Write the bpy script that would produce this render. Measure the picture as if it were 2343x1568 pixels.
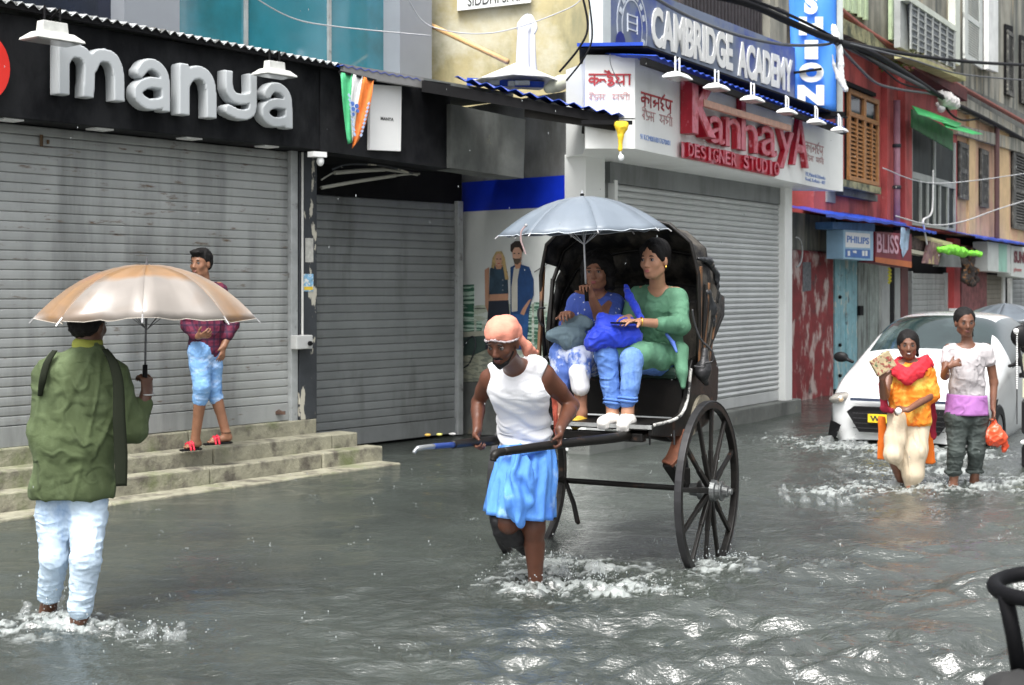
import bpy, math, random
import numpy as np
from mathutils import Vector, Matrix
random.seed(7); RNG = np.random.default_rng(7)
for o in list(bpy.data.objects): bpy.data.objects.remove(o)
SC = bpy.context.scene
COL = SC.collection
# ------------------------------------------------------------------ camera
F, CX, HZ, CH = 3200.0, 1171.5, 660.0, 1.6       # focal length etc. measured on the photograph
cam = bpy.data.cameras.new('camera'); cam_o = bpy.data.objects.new('camera', cam); COL.objects.link(cam_o)
cam.sensor_width = 36.0; cam.lens = F/2343*36.0; cam.shift_y = -(784-HZ)/2343.0
cam.clip_start = 0.1; cam.clip_end = 500
cam_o.location = (0, 0, CH); cam_o.rotation_euler = (math.pi/2, 0, 0)
cam.dof.use_dof = True; cam.dof.focus_distance = 7.9; cam.dof.aperture_fstop = 4.5
SC.camera = cam_o
# ------------------------------------------------------------------ sky and sun
W = bpy.data.worlds.new('World'); SC.world = W; W.use_nodes = True
nt = W.node_tree; bg = nt.nodes['Background']
sky = nt.nodes.new('ShaderNodeTexSky'); sky.sky_type = 'NISHITA'; sky.sun_disc = False
sky.sun_elevation = math.radians(62); sky.sun_rotation = math.radians(200)
sky.air_density = 1.0; sky.dust_density = 6.0; sky.ozone_density = 1.0
hs = nt.nodes.new('ShaderNodeHueSaturation'); hs.inputs['Saturation'].default_value = 0.22
nt.links.new(sky.outputs[0], hs.inputs['Color']); nt.links.new(hs.outputs[0], bg.inputs[0])
bg.inputs[1].default_value = 0.145
sl = bpy.data.lights.new('sun', 'SUN'); sl.energy = 1.5; sl.angle = math.radians(25); sl.color = (1, .97, .93)
so = bpy.data.objects.new('sun', sl); COL.objects.link(so)
so.rotation_euler = (math.radians(28), 0, math.radians(-20)); so.location = (0, 0, 20)
SC.view_settings.view_transform = 'Standard'; SC.view_settings.look = 'None'
SC.view_settings.exposure = 1.08; SC.view_settings.gamma = 1.0; SC.view_settings.use_curve_mapping = False
SC.render.engine = 'CYCLES'
# ------------------------------------------------------------------ helpers
def P(u, v, Y): return Vector(((u-CX)*Y/F, Y, CH-(v-HZ)*Y/F))
ORG = {}
def tag(o, label=None, cat=None, group=None, kind=None):
    if label: o['label'] = label
    if cat: o['category'] = cat
    if group: o['group'] = group
    if kind: o['kind'] = kind
    return o
def thing(name, loc, label, cat, group=None):
    o = bpy.data.objects.new(name, None); COL.objects.link(o); o.location = loc; o.empty_display_size = .1
    ORG[o.name] = Vector(loc); return tag(o, label, cat, group)
def org(o): return ORG.get(o.name, Vector((0, 0, 0)))
def link(name, me, mat, parent=None, loc=None, smooth=False, kind=None):
    """me has WORLD coordinates; moved so that its origin is loc"""
    o = bpy.data.objects.new(name, me); COL.objects.link(o)
    n = len(me.vertices); co = np.empty(n*3); me.vertices.foreach_get('co', co); co = co.reshape(-1, 3)
    if loc is None:
        loc = Vector(((co[:,0].min()+co[:,0].max())/2, (co[:,1].min()+co[:,1].max())/2, co[:,2].min())) if n else Vector()
    loc = Vector(loc); co = co-np.array(loc); me.vertices.foreach_set('co', co.ravel())
    if parent is not None: o.parent = parent; o.location = loc-org(parent)
    else: o.location = loc
    ORG[o.name] = loc
    if mat is not None and len(me.materials) == 0:
        for m in (mat if isinstance(mat, (list, tuple)) else [mat]): me.materials.append(m)
    me.polygons.foreach_set('use_smooth', [bool(smooth)]*len(me.polygons))
    if kind: o['kind'] = kind
    me.update(); return o
def dup(o, loc, parent=None):
    """copy sharing mesh data, at world loc"""
    c = o.copy(); COL.objects.link(c)
    for k in ('label', 'category'):
        if k in c and parent is not None: del c[k]
    c.parent = parent; c.location = Vector(loc)-(org(parent) if parent is not None else Vector()); ORG[c.name] = Vector(loc)
    return c
class MB:
    """collects simple solids in world space and links them as one mesh"""
    def __init__(s): s.v = []; s.f = []; s.m = []; s.cur = 0
    def add(s, vs, fs):
        n = len(s.v); s.v += [tuple(v) for v in vs]; s.f += [tuple(i+n for i in f) for f in fs]; s.m += [s.cur]*len(fs); return s
    def hexa(s, p):   # 8 points: bottom ring 0-3, top ring 4-7
        return s.add(p, [(3,2,1,0),(4,5,6,7),(0,1,5,4),(1,2,6,5),(2,3,7,6),(3,0,4,7)])
    def box(s, c, d, R=None):
        hx, hy, hz = d[0]/2, d[1]/2, d[2]/2; c = Vector(c)
        p = [Vector(q) for q in ((-hx,-hy,-hz),(hx,-hy,-hz),(hx,hy,-hz),(-hx,hy,-hz),(-hx,-hy,hz),(hx,-hy,hz),(hx,hy,hz),(-hx,hy,hz))]
        if R is not None: p = [R @ q for q in p]
        return s.hexa([c+q for q in p])
    def bar(s, a, b, w, t, side=None):  # box beam from a to b, width w along side
        a, b = Vector(a), Vector(b); d = (b-a).normalized()
        side = Vector(side) if side is not None else (Vector((0,0,1)) if abs(d.z) < .9 else Vector((1,0,0)))
        x = (side-d*side.dot(d)).normalized(); y = d.cross(x)
        r = [x*w/2+y*t/2, -x*w/2+y*t/2, -x*w/2-y*t/2, x*w/2-y*t/2]
        return s.hexa([a+q for q in r]+[b+q for q in r])
    def tube(s, pts, r, n=8, closed=False, cap=True):
        pts = [Vector(p) for p in pts]; N = len(pts); rr = r if isinstance(r, (list, tuple)) else [r]*N
        vs = []; up = None
        for i, p in enumerate(pts):
            if closed: d = pts[(i+1) % N]-pts[i-1]
            else: d = pts[min(i+1, N-1)]-pts[max(i-1, 0)]
            d = d.normalized() if d.length > 1e-9 else Vector((0,0,1))
            if up is None: up = Vector((0,0,1)) if abs(d.z) < .9 else Vector((1,0,0))
            x = (up-d*up.dot(d)).normalized(); y = d.cross(x); up = x
            vs += [p+(x*math.cos(2*math.pi*k/n)+y*math.sin(2*math.pi*k/n))*rr[i] for k in range(n)]
        fs = []
        for i in range(N if closed else N-1):
            j = (i+1) % N
            for k in range(n): fs.append((i*n+k, i*n+(k+1) % n, j*n+(k+1) % n, j*n+k))
        if cap and not closed: fs += [tuple(reversed(range(n))), tuple(range((N-1)*n, N*n))]
        return s.add(vs, fs)
    def grid(s, rows, closed=False):  # rows of points
        nr, nc = len(rows), len(rows[0]); fs = []
        for i in range(nr-1):
            for j in range(nc if closed else nc-1): fs.append((i*nc+j, i*nc+(j+1) % nc, (i+1)*nc+(j+1) % nc, (i+1)*nc+j))
        return s.add([p for r in rows for p in r], fs)
    def poly(s, pts, off):   # flat polygon extruded by vector off
        n = len(pts); off = Vector(off); pts = [Vector(p) for p in pts]
        return s.add(pts+[p+off for p in pts], [tuple(range(n-1,-1,-1)), tuple(range(n, 2*n))]+[(i,(i+1)%n,(i+1)%n+n,i+n) for i in range(n)])
    def sphere(s, c, r, n=8, m=6, sc=(1,1,1)):
        c = Vector(c); rows = []
        for i in range(m+1):
            a = math.pi*i/m
            rows.append([c+Vector((r*sc[0]*math.sin(a)*math.cos(2*math.pi*k/n), r*sc[1]*math.sin(a)*math.sin(2*math.pi*k/n), -r*sc[2]*math.cos(a))) for k in range(n)])
        return s.grid(rows, True)
    def mesh(s, name):
        me = bpy.data.meshes.new(name); me.from_pydata(s.v, [], s.f)
        if any(s.m): me.polygons.foreach_set('material_index', s.m)
        return me
    def build(s, name, mat, parent=None, smooth=False, loc=None, kind=None, bevel=0):
        o = link(name, s.mesh(name), mat, parent, loc, smooth, kind)
        if bevel:
            b = o.modifiers.new('bevel', 'BEVEL'); b.width = bevel; b.segments = 2; b.limit_method = 'ANGLE'
        return o
def spline(pts, n=8):   # Catmull-Rom
    pts = [Vector(p) for p in pts]; out = []
    for i in range(len(pts)-1):
        p0 = pts[max(i-1, 0)]; p1 = pts[i]; p2 = pts[i+1]; p3 = pts[min(i+2, len(pts)-1)]
        for k in range(n):
            t = k/n
            out.append(.5*((2*p1)+(p2-p0)*t+(2*p0-5*p1+4*p2-p3)*t*t+(3*p1-p0-3*p2+p3)*t**3))
    out.append(pts[-1]); return out
# ------------------------------------------------------------------ facade planes
class Pl:
    """vertical plane through A along d (unit, away along the street); n points at the street; coordinates (s, z, out)"""
    def __init__(s, u, Y, vp=None, u2=None, Y2=None):
        s.A = Vector(((u-CX)*Y/F, Y, 0))
        if vp is not None: d = Vector((vp-CX, F, 0))
        else: d = Vector(((u2-CX)*Y2/F, Y2, 0))-s.A
        s.d = d.normalized(); s.n = Vector((s.d.y, -s.d.x, 0))
        if s.n.y > 0: s.n = -s.n
    def S(s, u, out=0):
        A = s.A+s.n*out; r = (u-CX)/F   # A.x+d.x t = r (A.y+d.y t)
        return (r*A.y-A.x)/(s.d.x-r*s.d.y)
    def Yat(s, u, out=0): return (s.A+s.n*out).y+s.d.y*s.S(u, out)
    def Z(s, u, v, out=0): return CH-(v-HZ)*s.Yat(u, out)/F
    def W(s, t, z, out=0): p = s.A+s.d*t+s.n*out; return Vector((p.x, p.y, z))
    def px(s, u, v, out=0): return s.W(s.S(u, out), s.Z(u, v, out), out)
    def box(s, mb, s0, s1, z0, z1, o0, o1):
        return mb.hexa([s.W(s0,z0,o1), s.W(s1,z0,o1), s.W(s1,z0,o0), s.W(s0,z0,o0), s.W(s0,z1,o1), s.W(s1,z1,o1), s.W(s1,z1,o0), s.W(s0,z1,o0)])
    def rect(s, mb, u0, v0, u1, v1, o0, o1):  # box from pixel corners: z from the mean of both sides
        z1 = s.Z(u0, v0, o1); z0 = s.Z(u0, v1, o1); return s.box(mb, s.S(u0, o1), s.S(u1, o1), z0, z1, o0, o1)
    def quad(s, mb, pts, o0, o1): return mb.poly([s.px(u, v, o1) for u, v in pts], s.n*(o0-o1))
# ------------------------------------------------------------------ materials
def lin(r, g, b):
    f = lambda c: (c/255/12.92) if c/255 <= .04045 else ((c/255+.055)/1.055)**2.4
    return (f(r), f(g), f(b), 1)
MATS = {}
def mat(name, c, rough=.6, metal=0, var=.15, vs=3.0, c2=None, m2=(.45,.62), s2=1.5, st2=(1,1,1), bump=0, bs=30, bst=(1,1,1), spec=.5, coat=0, detail=6, emis=None, alpha=1, trans=0, sss=0, c3=None, m3=(.55,.7), s3=6, st3=(1,1,1), sheen=0, crease=0, crs=9, crst=(1,1,1), rnd=0):
    if name in MATS: return MATS[name]
    m = bpy.data.materials.new(name); m.use_nodes = True; t = m.node_tree; N = t.nodes; L = t.links
    b = N['Principled BSDF']; c = tuple(c[:3])+(1,)
    geo = N.new('ShaderNodeNewGeometry')
    def noise(scale, st, det=detail):
        mp = N.new('ShaderNodeMapping'); mp.inputs['Scale'].default_value = st; L.new(geo.outputs['Position'], mp.inputs[0])
        n = N.new('ShaderNodeTexNoise'); n.inputs['Scale'].default_value = scale; n.inputs['Detail'].default_value = det; n.inputs['Roughness'].default_value = .62
        L.new(mp.outputs[0], n.inputs['Vector']); return n.outputs[0]
    col = N.new('ShaderNodeMix'); col.data_type = 'RGBA'
    col.inputs['A'].default_value = tuple(max(0, x*(1-var)) for x in c[:3])+(1,); col.inputs['B'].default_value = tuple(min(1, x*(1+var)) for x in c[:3])+(1,)
    rp = N.new('ShaderNodeMapRange'); rp.inputs[1].default_value = .3; rp.inputs[2].default_value = .7
    L.new(noise(vs, (1,1,1)), rp.inputs[0]); L.new(rp.outputs[0], col.inputs['Factor']); out = col.outputs['Result']
    for cc, mm, sc, st in ((c2, m2, s2, st2), (c3, m3, s3, st3)):
        if cc is None: continue
        r2 = N.new('ShaderNodeMapRange'); r2.inputs[1].default_value = mm[0]; r2.inputs[2].default_value = mm[1]
        L.new(noise(sc, st), r2.inputs[0]); mx = N.new('ShaderNodeMix'); mx.data_type = 'RGBA'
        L.new(r2.outputs[0], mx.inputs['Factor']); L.new(out, mx.inputs['A']); mx.inputs['B'].default_value = tuple(cc[:3])+(1,); out = mx.outputs['Result']
    if rnd:
        oi = N.new('ShaderNodeObjectInfo'); hv = N.new('ShaderNodeHueSaturation'); m1 = N.new('ShaderNodeMapRange'); m1.inputs[3].default_value = 1-rnd; m1.inputs[4].default_value = 1+rnd
        L.new(oi.outputs['Random'], m1.inputs[0]); L.new(m1.outputs[0], hv.inputs['Value']); L.new(out, hv.inputs['Color']); out = hv.outputs[0]
    L.new(out, b.inputs['Base Color'])
    b.inputs['Roughness'].default_value = rough; b.inputs['Metallic'].default_value = metal; b.inputs['Specular IOR Level'].default_value = spec
    b.inputs['Coat Weight'].default_value = coat; b.inputs['Coat Roughness'].default_value = .08
    b.inputs['Transmission Weight'].default_value = trans; b.inputs['Alpha'].default_value = alpha
    if sheen: b.inputs['Sheen Weight'].default_value = sheen
    if sss: b.inputs['Subsurface Weight'].default_value = sss; b.inputs['Subsurface Scale'].default_value = .01
    if emis: b.inputs['Emission Color'].default_value = tuple(emis[:3])+(1,); b.inputs['Emission Strength'].default_value = emis[3]
    if bump:
        bp = N.new('ShaderNodeBump'); bp.inputs['Strength'].default_value = min(1, bump); bp.inputs['Distance'].default_value = .004 if bump <= 1 else .004*bump
        L.new(noise(bs, bst, 4), bp.inputs['Height']); L.new(bp.outputs[0], b.inputs['Normal'])
    if crease:
        def ridge(sc, st):
            q = N.new('ShaderNodeMath'); q.operation = 'SUBTRACT'; L.new(noise(sc, st, 1), q.inputs[0]); q.inputs[1].default_value = .5
            a = N.new('ShaderNodeMath'); a.operation = 'ABSOLUTE'; L.new(q.outputs[0], a.inputs[0]); r = N.new('ShaderNodeMapRange'); r.interpolation_type = 'SMOOTHSTEP'; r.inputs[1].default_value = 0; r.inputs[2].default_value = .10; r.inputs[3].default_value = 1; r.inputs[4].default_value = 0
            L.new(a.outputs[0], r.inputs[0]); return r.outputs[0]
        ad = N.new('ShaderNodeMath'); ad.operation = 'ADD'; L.new(ridge(crs, crst), ad.inputs[0]); L.new(ridge(crs*1.7, (crst[1], crst[0], crst[2]*1.2)), ad.inputs[1])
        b2 = N.new('ShaderNodeBump'); b2.inputs['Strength'].default_value = 1; b2.inputs['Distance'].default_value = crease
        mr = N.new('ShaderNodeMapRange'); mr.inputs[1].default_value = .38; mr.inputs[2].default_value = .62; L.new(noise(2.6, (1,1,1), 1), mr.inputs[0]); mu = N.new('ShaderNodeMath'); mu.operation = 'MULTIPLY'; L.new(ad.outputs[0], mu.inputs[0]); L.new(mr.outputs[0], mu.inputs[1]); L.new(mu.outputs[0], b2.inputs['Height'])
        if b.inputs['Normal'].links: L.new(b.inputs['Normal'].links[0].from_socket, b2.inputs['Normal'])
        L.new(b2.outputs[0], b.inputs['Normal'])
    MATS[name] = m; return m
# ------------------------------------------------------------------ noise and implicit-surface modelling
def _h(i, j, k, s):
    n = (i*374761393+j*668265263+k*1274126177+s*362437) & 0x7fffffff
    n = ((n ^ (n >> 13))*1274126177) & 0x7fffffff
    return ((n ^ (n >> 16)) & 0xffff)/65535.0
def vnoise(p, seed=0):
    p = np.asarray(p, dtype=np.float64); i = np.floor(p).astype(np.int64); f = p-i; f = f*f*(3-2*f); r = 0
    for a in (0, 1):
        for b in (0, 1):
            for c in (0, 1):
                w = (f[:,0] if a else 1-f[:,0])*(f[:,1] if b else 1-f[:,1])*(f[:,2] if c else 1-f[:,2])
                r = r+w*_h(i[:,0]+a, i[:,1]+b, i[:,2]+c, seed)
    return r*2-1
def fbm(p, o=3, seed=0):
    r = 0; a = 1
    for k in range(o): r = r+a*vnoise(np.asarray(p)*2**k, seed+k*17); a *= .5
    return r
A_ = lambda v: np.array(v, dtype=np.float64)
SLIM = 1.0
def ribbon(name, pts, half, side, thick, mt, parent):
    side = V3(side).normalized(); sp = spline(pts, 6); n = len(sp)-1; mb = MB(); hw = lambda t: np.interp(t*(len(half)-1), range(len(half)), half)
    mb.grid([[p-side*hw(i/n), p-side*hw(i/n)*.5+V3((0,-.003,0)), p+side*hw(i/n)*.5+V3((0,-.003,0)), p+side*hw(i/n)] for i, p in enumerate(sp)])
    o = mb.build(name, mt, parent, smooth=True); s_ = o.modifiers.new('s', 'SOLIDIFY'); s_.thickness = thick; return o
class SDF:
    def __init__(s): s.p = []
    def cap(s, a, b, ra, rb=None, k=.02, sub=False):
        rb = ra if rb is None else rb; a, b = A_(a), A_(b); R = max(ra, rb)
        def f(X):
            ba = b-a; q = X-a; t = np.clip((q@ba)/max(ba@ba, 1e-12), 0, 1)
            return np.linalg.norm(q-t[..., None]*ba, axis=-1)-(ra+t*(rb-ra))
        s.p.append((f, np.minimum(a, b)-R, np.maximum(a, b)+R, k, sub)); return s
    def ecap(s, a, b, ra, rb, side, k=.03, sub=False):
        """tapered capsule with elliptical section: ra, rb = (lateral, depth); side = lateral axis"""
        ra = (ra[0]*SLIM, ra[1]*SLIM); rb = (rb[0]*SLIM, rb[1]*SLIM)
        a, b = A_(a), A_(b); ba = b-a; L = np.linalg.norm(ba); z = ba/max(L, 1e-9)
        x = A_(side); x = x-z*(x@z); x /= np.linalg.norm(x); y = np.cross(z, x); R = max(*ra, *rb)
        def f(X):
            q = X-a; h = q@z; t = np.clip(h/max(L, 1e-9), 0, 1); lz = h-t*L
            rx = ra[0]+t*(rb[0]-ra[0]); ry = ra[1]+t*(rb[1]-ra[1]); m = np.minimum(rx, ry)
            return (np.sqrt((q@x/rx)**2+(q@y/ry)**2+(lz/m)**2)-1)*m
        s.p.append((f, np.minimum(a, b)-R, np.maximum(a, b)+R, k, sub)); return s
    def ell(s, c, r, M=None, k=.02, sub=False):
        c = A_(c); r = A_(r); R = r.max(); M = np.eye(3) if M is None else np.array(M)  # rows = local axes
        def f(X):
            q = (X-c)@M.T; n = np.linalg.norm(q/r, axis=-1); g = np.linalg.norm(q/(r*r), axis=-1)
            return np.where(g > 1e-6, n*(n-1)/np.maximum(g, 1e-6), -r.min())
        s.p.append((f, c-R, c+R, k, sub)); return s
    def chain(s, pts, rr, k=.02):
        for i in range(len(pts)-1): s.cap(pts[i], pts[i+1], rr[i], rr[i+1], k)
        return s
    def build(s, h):
        adds = [q for q in s.p if not q[4]]; pad = .03+2*h
        lo = np.min([q[1] for q in adds], axis=0)-pad; hi = np.max([q[2] for q in adds], axis=0)+pad
        n = np.ceil((hi-lo)/h).astype(int)+1
        ax = [lo[i]+h*np.arange(n[i]) for i in range(3)]
        D = np.full(n, .08, dtype=np.float32)
        for f, l, u, k, sub in s.p:
            m = k+2*h; i0 = np.maximum(0, np.floor((l-m-lo)/h).astype(int)); i1 = np.minimum(n, np.ceil((u+m-lo)/h).astype(int)+1)
            if np.any(i1 <= i0): continue
            X = np.stack(np.meshgrid(*[ax[i][i0[i]:i1[i]] for i in range(3)], indexing='ij'), -1)
            sl = tuple(slice(i0[i], i1[i]) for i in range(3)); a = D[sl]; b = f(X).astype(np.float32)
            kk = max(k, 1e-4)
            if sub: hh = np.maximum(kk-np.abs(a+b), 0)/kk; D[sl] = np.maximum(a, -b)+hh*hh*kk*.25
            else: hh = np.maximum(kk-np.abs(a-b), 0)/kk; D[sl] = np.minimum(a, b)-hh*hh*kk*.25
        return surfnets(D, lo, h)
def surfnets(D, lo, h):
    S = D < 0; nx, ny, nz = D.shape
    c = [S[i:nx-1+i, j:ny-1+j, k:nz-1+k] for i in (0,1) for j in (0,1) for k in (0,1)]
    al = c[0].copy(); an = c[0].copy()
    for q in c[1:]: al &= q; an |= q
    act = an & ~al; I = np.argwhere(act); idx = np.full(act.shape, -1, dtype=np.int64); idx[act] = np.arange(len(I))
    acc = np.zeros((len(I), 3)); cnt = np.zeros(len(I))
    corners = [(i,j,k) for i in (0,1) for j in (0,1) for k in (0,1)]
    for a in corners:
        for d in range(3):
            if a[d]: continue
            b = list(a); b[d] = 1
            va = D[I[:,0]+a[0], I[:,1]+a[1], I[:,2]+a[2]]; vb = D[I[:,0]+b[0], I[:,1]+b[1], I[:,2]+b[2]]
            m = (va < 0) != (vb < 0); t = np.where(m, va/np.where(m, va-vb, 1), 0)
            p = np.tile(A_(a), (len(I), 1)); p[:, d] = t
            acc[m] += p[m]; cnt[m] += 1
    V = lo+h*(I+acc/np.maximum(cnt, 1)[:, None]); fs = []
    for d in range(3):
        e, g = [(1,2),(2,0),(0,1)][d]
        s0 = [slice(None)]*3; s1 = [slice(None)]*3; s0[d] = slice(0, -1); s1[d] = slice(1, None)
        A, B = S[tuple(s0)], S[tuple(s1)]; df = A != B; E = np.argwhere(df)
        if not len(E): continue
        ok = (E[:, e] >= 1) & (E[:, g] >= 1) & (E[:, e] < D.shape[e]-1) & (E[:, g] < D.shape[g]-1); E = E[ok]; fl = A[E[:,0], E[:,1], E[:,2]]
        def ci(de, dg):
            q = E.copy(); q[:, e] -= de; q[:, g] -= dg; return idx[q[:,0], q[:,1], q[:,2]]
        quad = np.stack([ci(1,1), ci(0,1), ci(0,0), ci(1,0)], 1)
        quad[~fl] = quad[~fl][:, ::-1]; fs.append(quad)
    Fq = np.concatenate(fs); return V, Fq
def vnormals(V, Fq):
    n = np.cross(V[Fq[:,2]]-V[Fq[:,0]], V[Fq[:,3]]-V[Fq[:,1]]); N = np.zeros_like(V)
    for i in range(4): np.add.at(N, Fq[:, i], n)
    return N/np.maximum(np.linalg.norm(N, axis=1), 1e-9)[:, None]
def npmesh(name, V, Fq):
    me = bpy.data.meshes.new(name); me.vertices.add(len(V)); me.vertices.foreach_set('co', V.ravel())
    k = Fq.shape[1]; me.loops.add(len(Fq)*k); me.loops.foreach_set('vertex_index', Fq.ravel().astype(np.int32))
    me.polygons.add(len(Fq)); me.polygons.foreach_set('loop_start', np.arange(len(Fq), dtype=np.int32)*k)
    me.polygons.foreach_set('loop_total', np.full(len(Fq), k, dtype=np.int32)); me.update(calc_edges=True); me.validate(); return me
def sdf_obj(s, h, name, mt, parent, fold=None, smooth=1):
    V, Fq = s.build(h)
    if smooth:
        for _ in range(smooth):
            acc = np.zeros_like(V); c = np.zeros(len(V))
            for i in range(4):
                np.add.at(acc, Fq[:, i], V[Fq[:, (i+1) % 4]]); np.add.at(c, Fq[:, i], 1)
            V = V*.5+.5*acc/np.maximum(c, 1)[:, None]
    if fold is not None:
        N = vnormals(V, Fq); V = V+N*fold(V)[:, None]
    return link(name, npmesh(name, V, Fq), mt, parent, None, True)
def folds(amp, scale, stretch, seed=0, sharp=True, axis=None):
    """wrinkle field: noise stretched along 'stretch' (per-axis frequency factors), ridged"""
    st = A_(stretch)
    def f(V):
        w = vnoise(V*4, seed+5)[:, None]*.12
        n = vnoise((V+w)*scale*st, seed)
        r = np.clip(1-np.abs(n)*3.4, 0, 1)**1.4; r2 = np.clip(1-np.abs(vnoise((V-w)*scale*1.7*st, seed+3))*3.6, 0, 1)**1.4
        return amp*(r*.75+r2*.5-.10+.22*vnoise(V*scale*.5*st, seed+9))
    return f
# ------------------------------------------------------------------ text
def text_mesh(txt, fat=0, extr=0.0):
    cu = bpy.data.curves.new('t', 'FONT'); cu.body = txt; cu.offset = fat; cu.extrude = extr; cu.align_x = 'LEFT'; cu.resolution_u = 4
    o = bpy.data.objects.new('t', cu); me = bpy.data.meshes.new_from_object(o); bpy.data.objects.remove(o)
    return me
def place_text(name, txt, mt, parent, O, X, Z, w, h, Nn, depth=.004, fat=0, sx=None, kind=None, warp=None):
    """text fitted in the rectangle with lower-left O, unit axes X, Z, size w x h, thickness along Nn"""
    me = text_mesh(txt, fat, .5); n = len(me.vertices)
    if n == 0: return None
    co = np.empty(n*3); me.vertices.foreach_get('co', co); co = co.reshape(-1, 3)
    mn, mx = co.min(0), co.max(0); t = (co-mn)/np.maximum(mx-mn, 1e-9)
    if warp is not None: t = warp(t)
    V = A_(O)+t[:, :1]*w*A_(X)+t[:, 1:2]*h*A_(Z)+t[:, 2:3]*depth*A_(Nn)
    me.vertices.foreach_set('co', V.ravel()); me.update()
    return link(name, me, mt, parent, None, False, kind)
V3 = Vector
def loft(rings, name, mt, parent, side, n=56, nf=9, amp=.01, seed=0, thick=.004, cap=False):
    """open cloth tube: rings = (centre, lateral radius, depth radius); folds deepen along it"""
    side = V3(side); rs = random.Random(seed); ph = [rs.uniform(0, 6.28) for _ in range(5)]; fine = []
    for i in range(len(rings)-1):
        for k in range(5): t = k/5; a, b = rings[i], rings[i+1]; fine.append((V3(a[0]).lerp(V3(b[0]), t), a[1]+(b[1]-a[1])*t, a[2]+(b[2]-a[2])*t))
    fine.append((V3(rings[-1][0]), rings[-1][1], rings[-1][2])); rows = []; N = len(fine)
    for i, (c, rx, ry) in enumerate(fine):
        d = (fine[min(i+1, N-1)][0]-fine[max(0, i-1)][0]).normalized(); x = (side-d*side.dot(d)).normalized(); y = d.cross(x); f = i/(N-1); row = []
        for k in range(n):
            a = 2*math.pi*k/n; w = amp*(.25+.75*f)*(math.sin(nf*a+ph[0]+1.3*math.sin(3*f+ph[1]))+.6*math.sin((nf*1.7//1)*a+ph[2]+2*f)+.35*math.sin(3*a+ph[3]+5*f))
            row.append(c+x*math.cos(a)*(rx+w)+y*math.sin(a)*(ry+w))
        rows.append(row)
    mb = MB(); mb.grid(rows, True)
    if cap: mb.f.append(tuple(range(n)))
    o = mb.build(name, mt, parent, smooth=True); s_ = o.modifiers.new('s', 'SOLIDIFY'); s_.thickness = thick; return o
# ================================================================== SETTING
M = Pl(0, 10.45, vp=3750)            # big shutter shop on the left
M2 = Pl(820, 14.1, vp=3900)          # recessed second shutter
F2 = Pl(732, 12.55, u2=1200, Y2=14.2)
R = Pl(1057, 15.5, u2=1338, Y2=14.0) # return wall with the poster
K = Pl(1812, 18.1, vp=3260)          # white studio shop
KF = Pl(1453, 12.72, u2=1897, Y2=18.04)
CB = Pl(1396, 13.4, vp=3230)
RB = Pl(1817, 19.8, vp=3050)         # red house and beyond
YW = Pl(980, 16.2, u2=1370, Y2=15.6)
EN = RNG
m_steel = mat('galvanised steel', (.365,.38,.372), rough=.5, metal=.2, var=.12, vs=2.2, c2=(.19,.20,.195), m2=(.46,.70), s2=1.8, st2=(1.6,1.6,.22), c3=(.14,.10,.07), m3=(.61,.72), s3=5, st3=(.9,.9,4), rnd=.07, bump=.3, bs=90)
m_steel2 = mat('dull steel', (.235,.25,.25), rough=.5, metal=.2, var=.12, vs=2.5, c2=(.12,.125,.12), m2=(.5,.72), s2=1.8, st2=(1.4,1.4,.3), rnd=.08, bump=.3, bs=70)
m_steel3 = mat('pale steel', (.54,.56,.555), rough=.45, metal=.2, var=.08, vs=1.8, c2=(.33,.35,.35), m2=(.55,.8), s2=1.1, st2=(1,1,.3), rnd=.04, bump=.2, bs=70)
m_frame = mat('steel channel', (.40,.42,.42), rough=.5, metal=.3, var=.2, vs=6, c2=(.1,.09,.08), m2=(.6,.75), s2=9)
m_black = mat('black sign panel', (.006,.0065,.008), rough=.6, spec=.12, var=.3, vs=2.0, c2=(.022,.023,.025), m2=(.42,.62), s2=2.5, st2=(1,1,.5), bump=.3, bs=40)
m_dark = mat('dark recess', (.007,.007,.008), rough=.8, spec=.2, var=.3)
m_sign = mat('letter paint', (.50,.53,.545), rough=.35, var=.03)
m_white = mat('white sheet', (.82,.84,.82), rough=.4, var=.04, vs=2, c2=(.62,.63,.6), m2=(.55,.8), s2=1.6, st2=(1,1,.35))
m_whitep = mat('white enamel', (.85,.86,.85), rough=.3, var=.03)
m_pillar = mat('dark painted pillar', (.035,.04,.046), rough=.6, var=.25, vs=5, c2=(.50,.48,.40), m2=(.585,.60), s2=3.1, st2=(1.6,1.6,.55), bump=.5, bs=30)
m_stone = mat('step stone', (.285,.275,.205), rough=.75, var=.2, vs=7, c2=(.11,.10,.08), m2=(.48,.64), s2=5, c3=(.16,.18,.09), m3=(.52,.66), s3=2.2, bump=2, bs=30)
m_conc = mat('weathered concrete', (.14,.15,.14), rough=.85, var=.25, vs=3, c2=(.07,.075,.07), m2=(.5,.68), s2=1.8, st2=(1,1,.4), c3=(.30,.27,.16), m3=(.62,.75), s3=4, bump=1, bs=22)
m_greyw = mat('grey render', (.24,.25,.245), rough=.85, var=.15, vs=3, c2=(.14,.14,.13), m2=(.5,.68), s2=2.2, st2=(1,1,.35), bump=.8, bs=25)
m_yel = mat('old yellow plaster', (.46,.40,.22), rough=.9, var=.15, vs=2, c2=(.26,.25,.15), m2=(.54,.70), s2=1.3, st2=(1.6,1.6,.55), c3=(.58,.56,.44), m3=(.5,.62), s3=.8, bump=1, bs=18)
m_bluet = mat('blue tin', (.015,.07,.50), rough=.35, metal=.1, var=.25, vs=5)
m_tin = mat('bare tin roof', (.55,.57,.57), rough=.4, metal=.4, var=.35, vs=8, c2=(.12,.12,.11), m2=(.5,.6), s2=6)
m_pil = mat('grey cladding', (.26,.28,.31), rough=.45, var=.06, vs=2)
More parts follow.
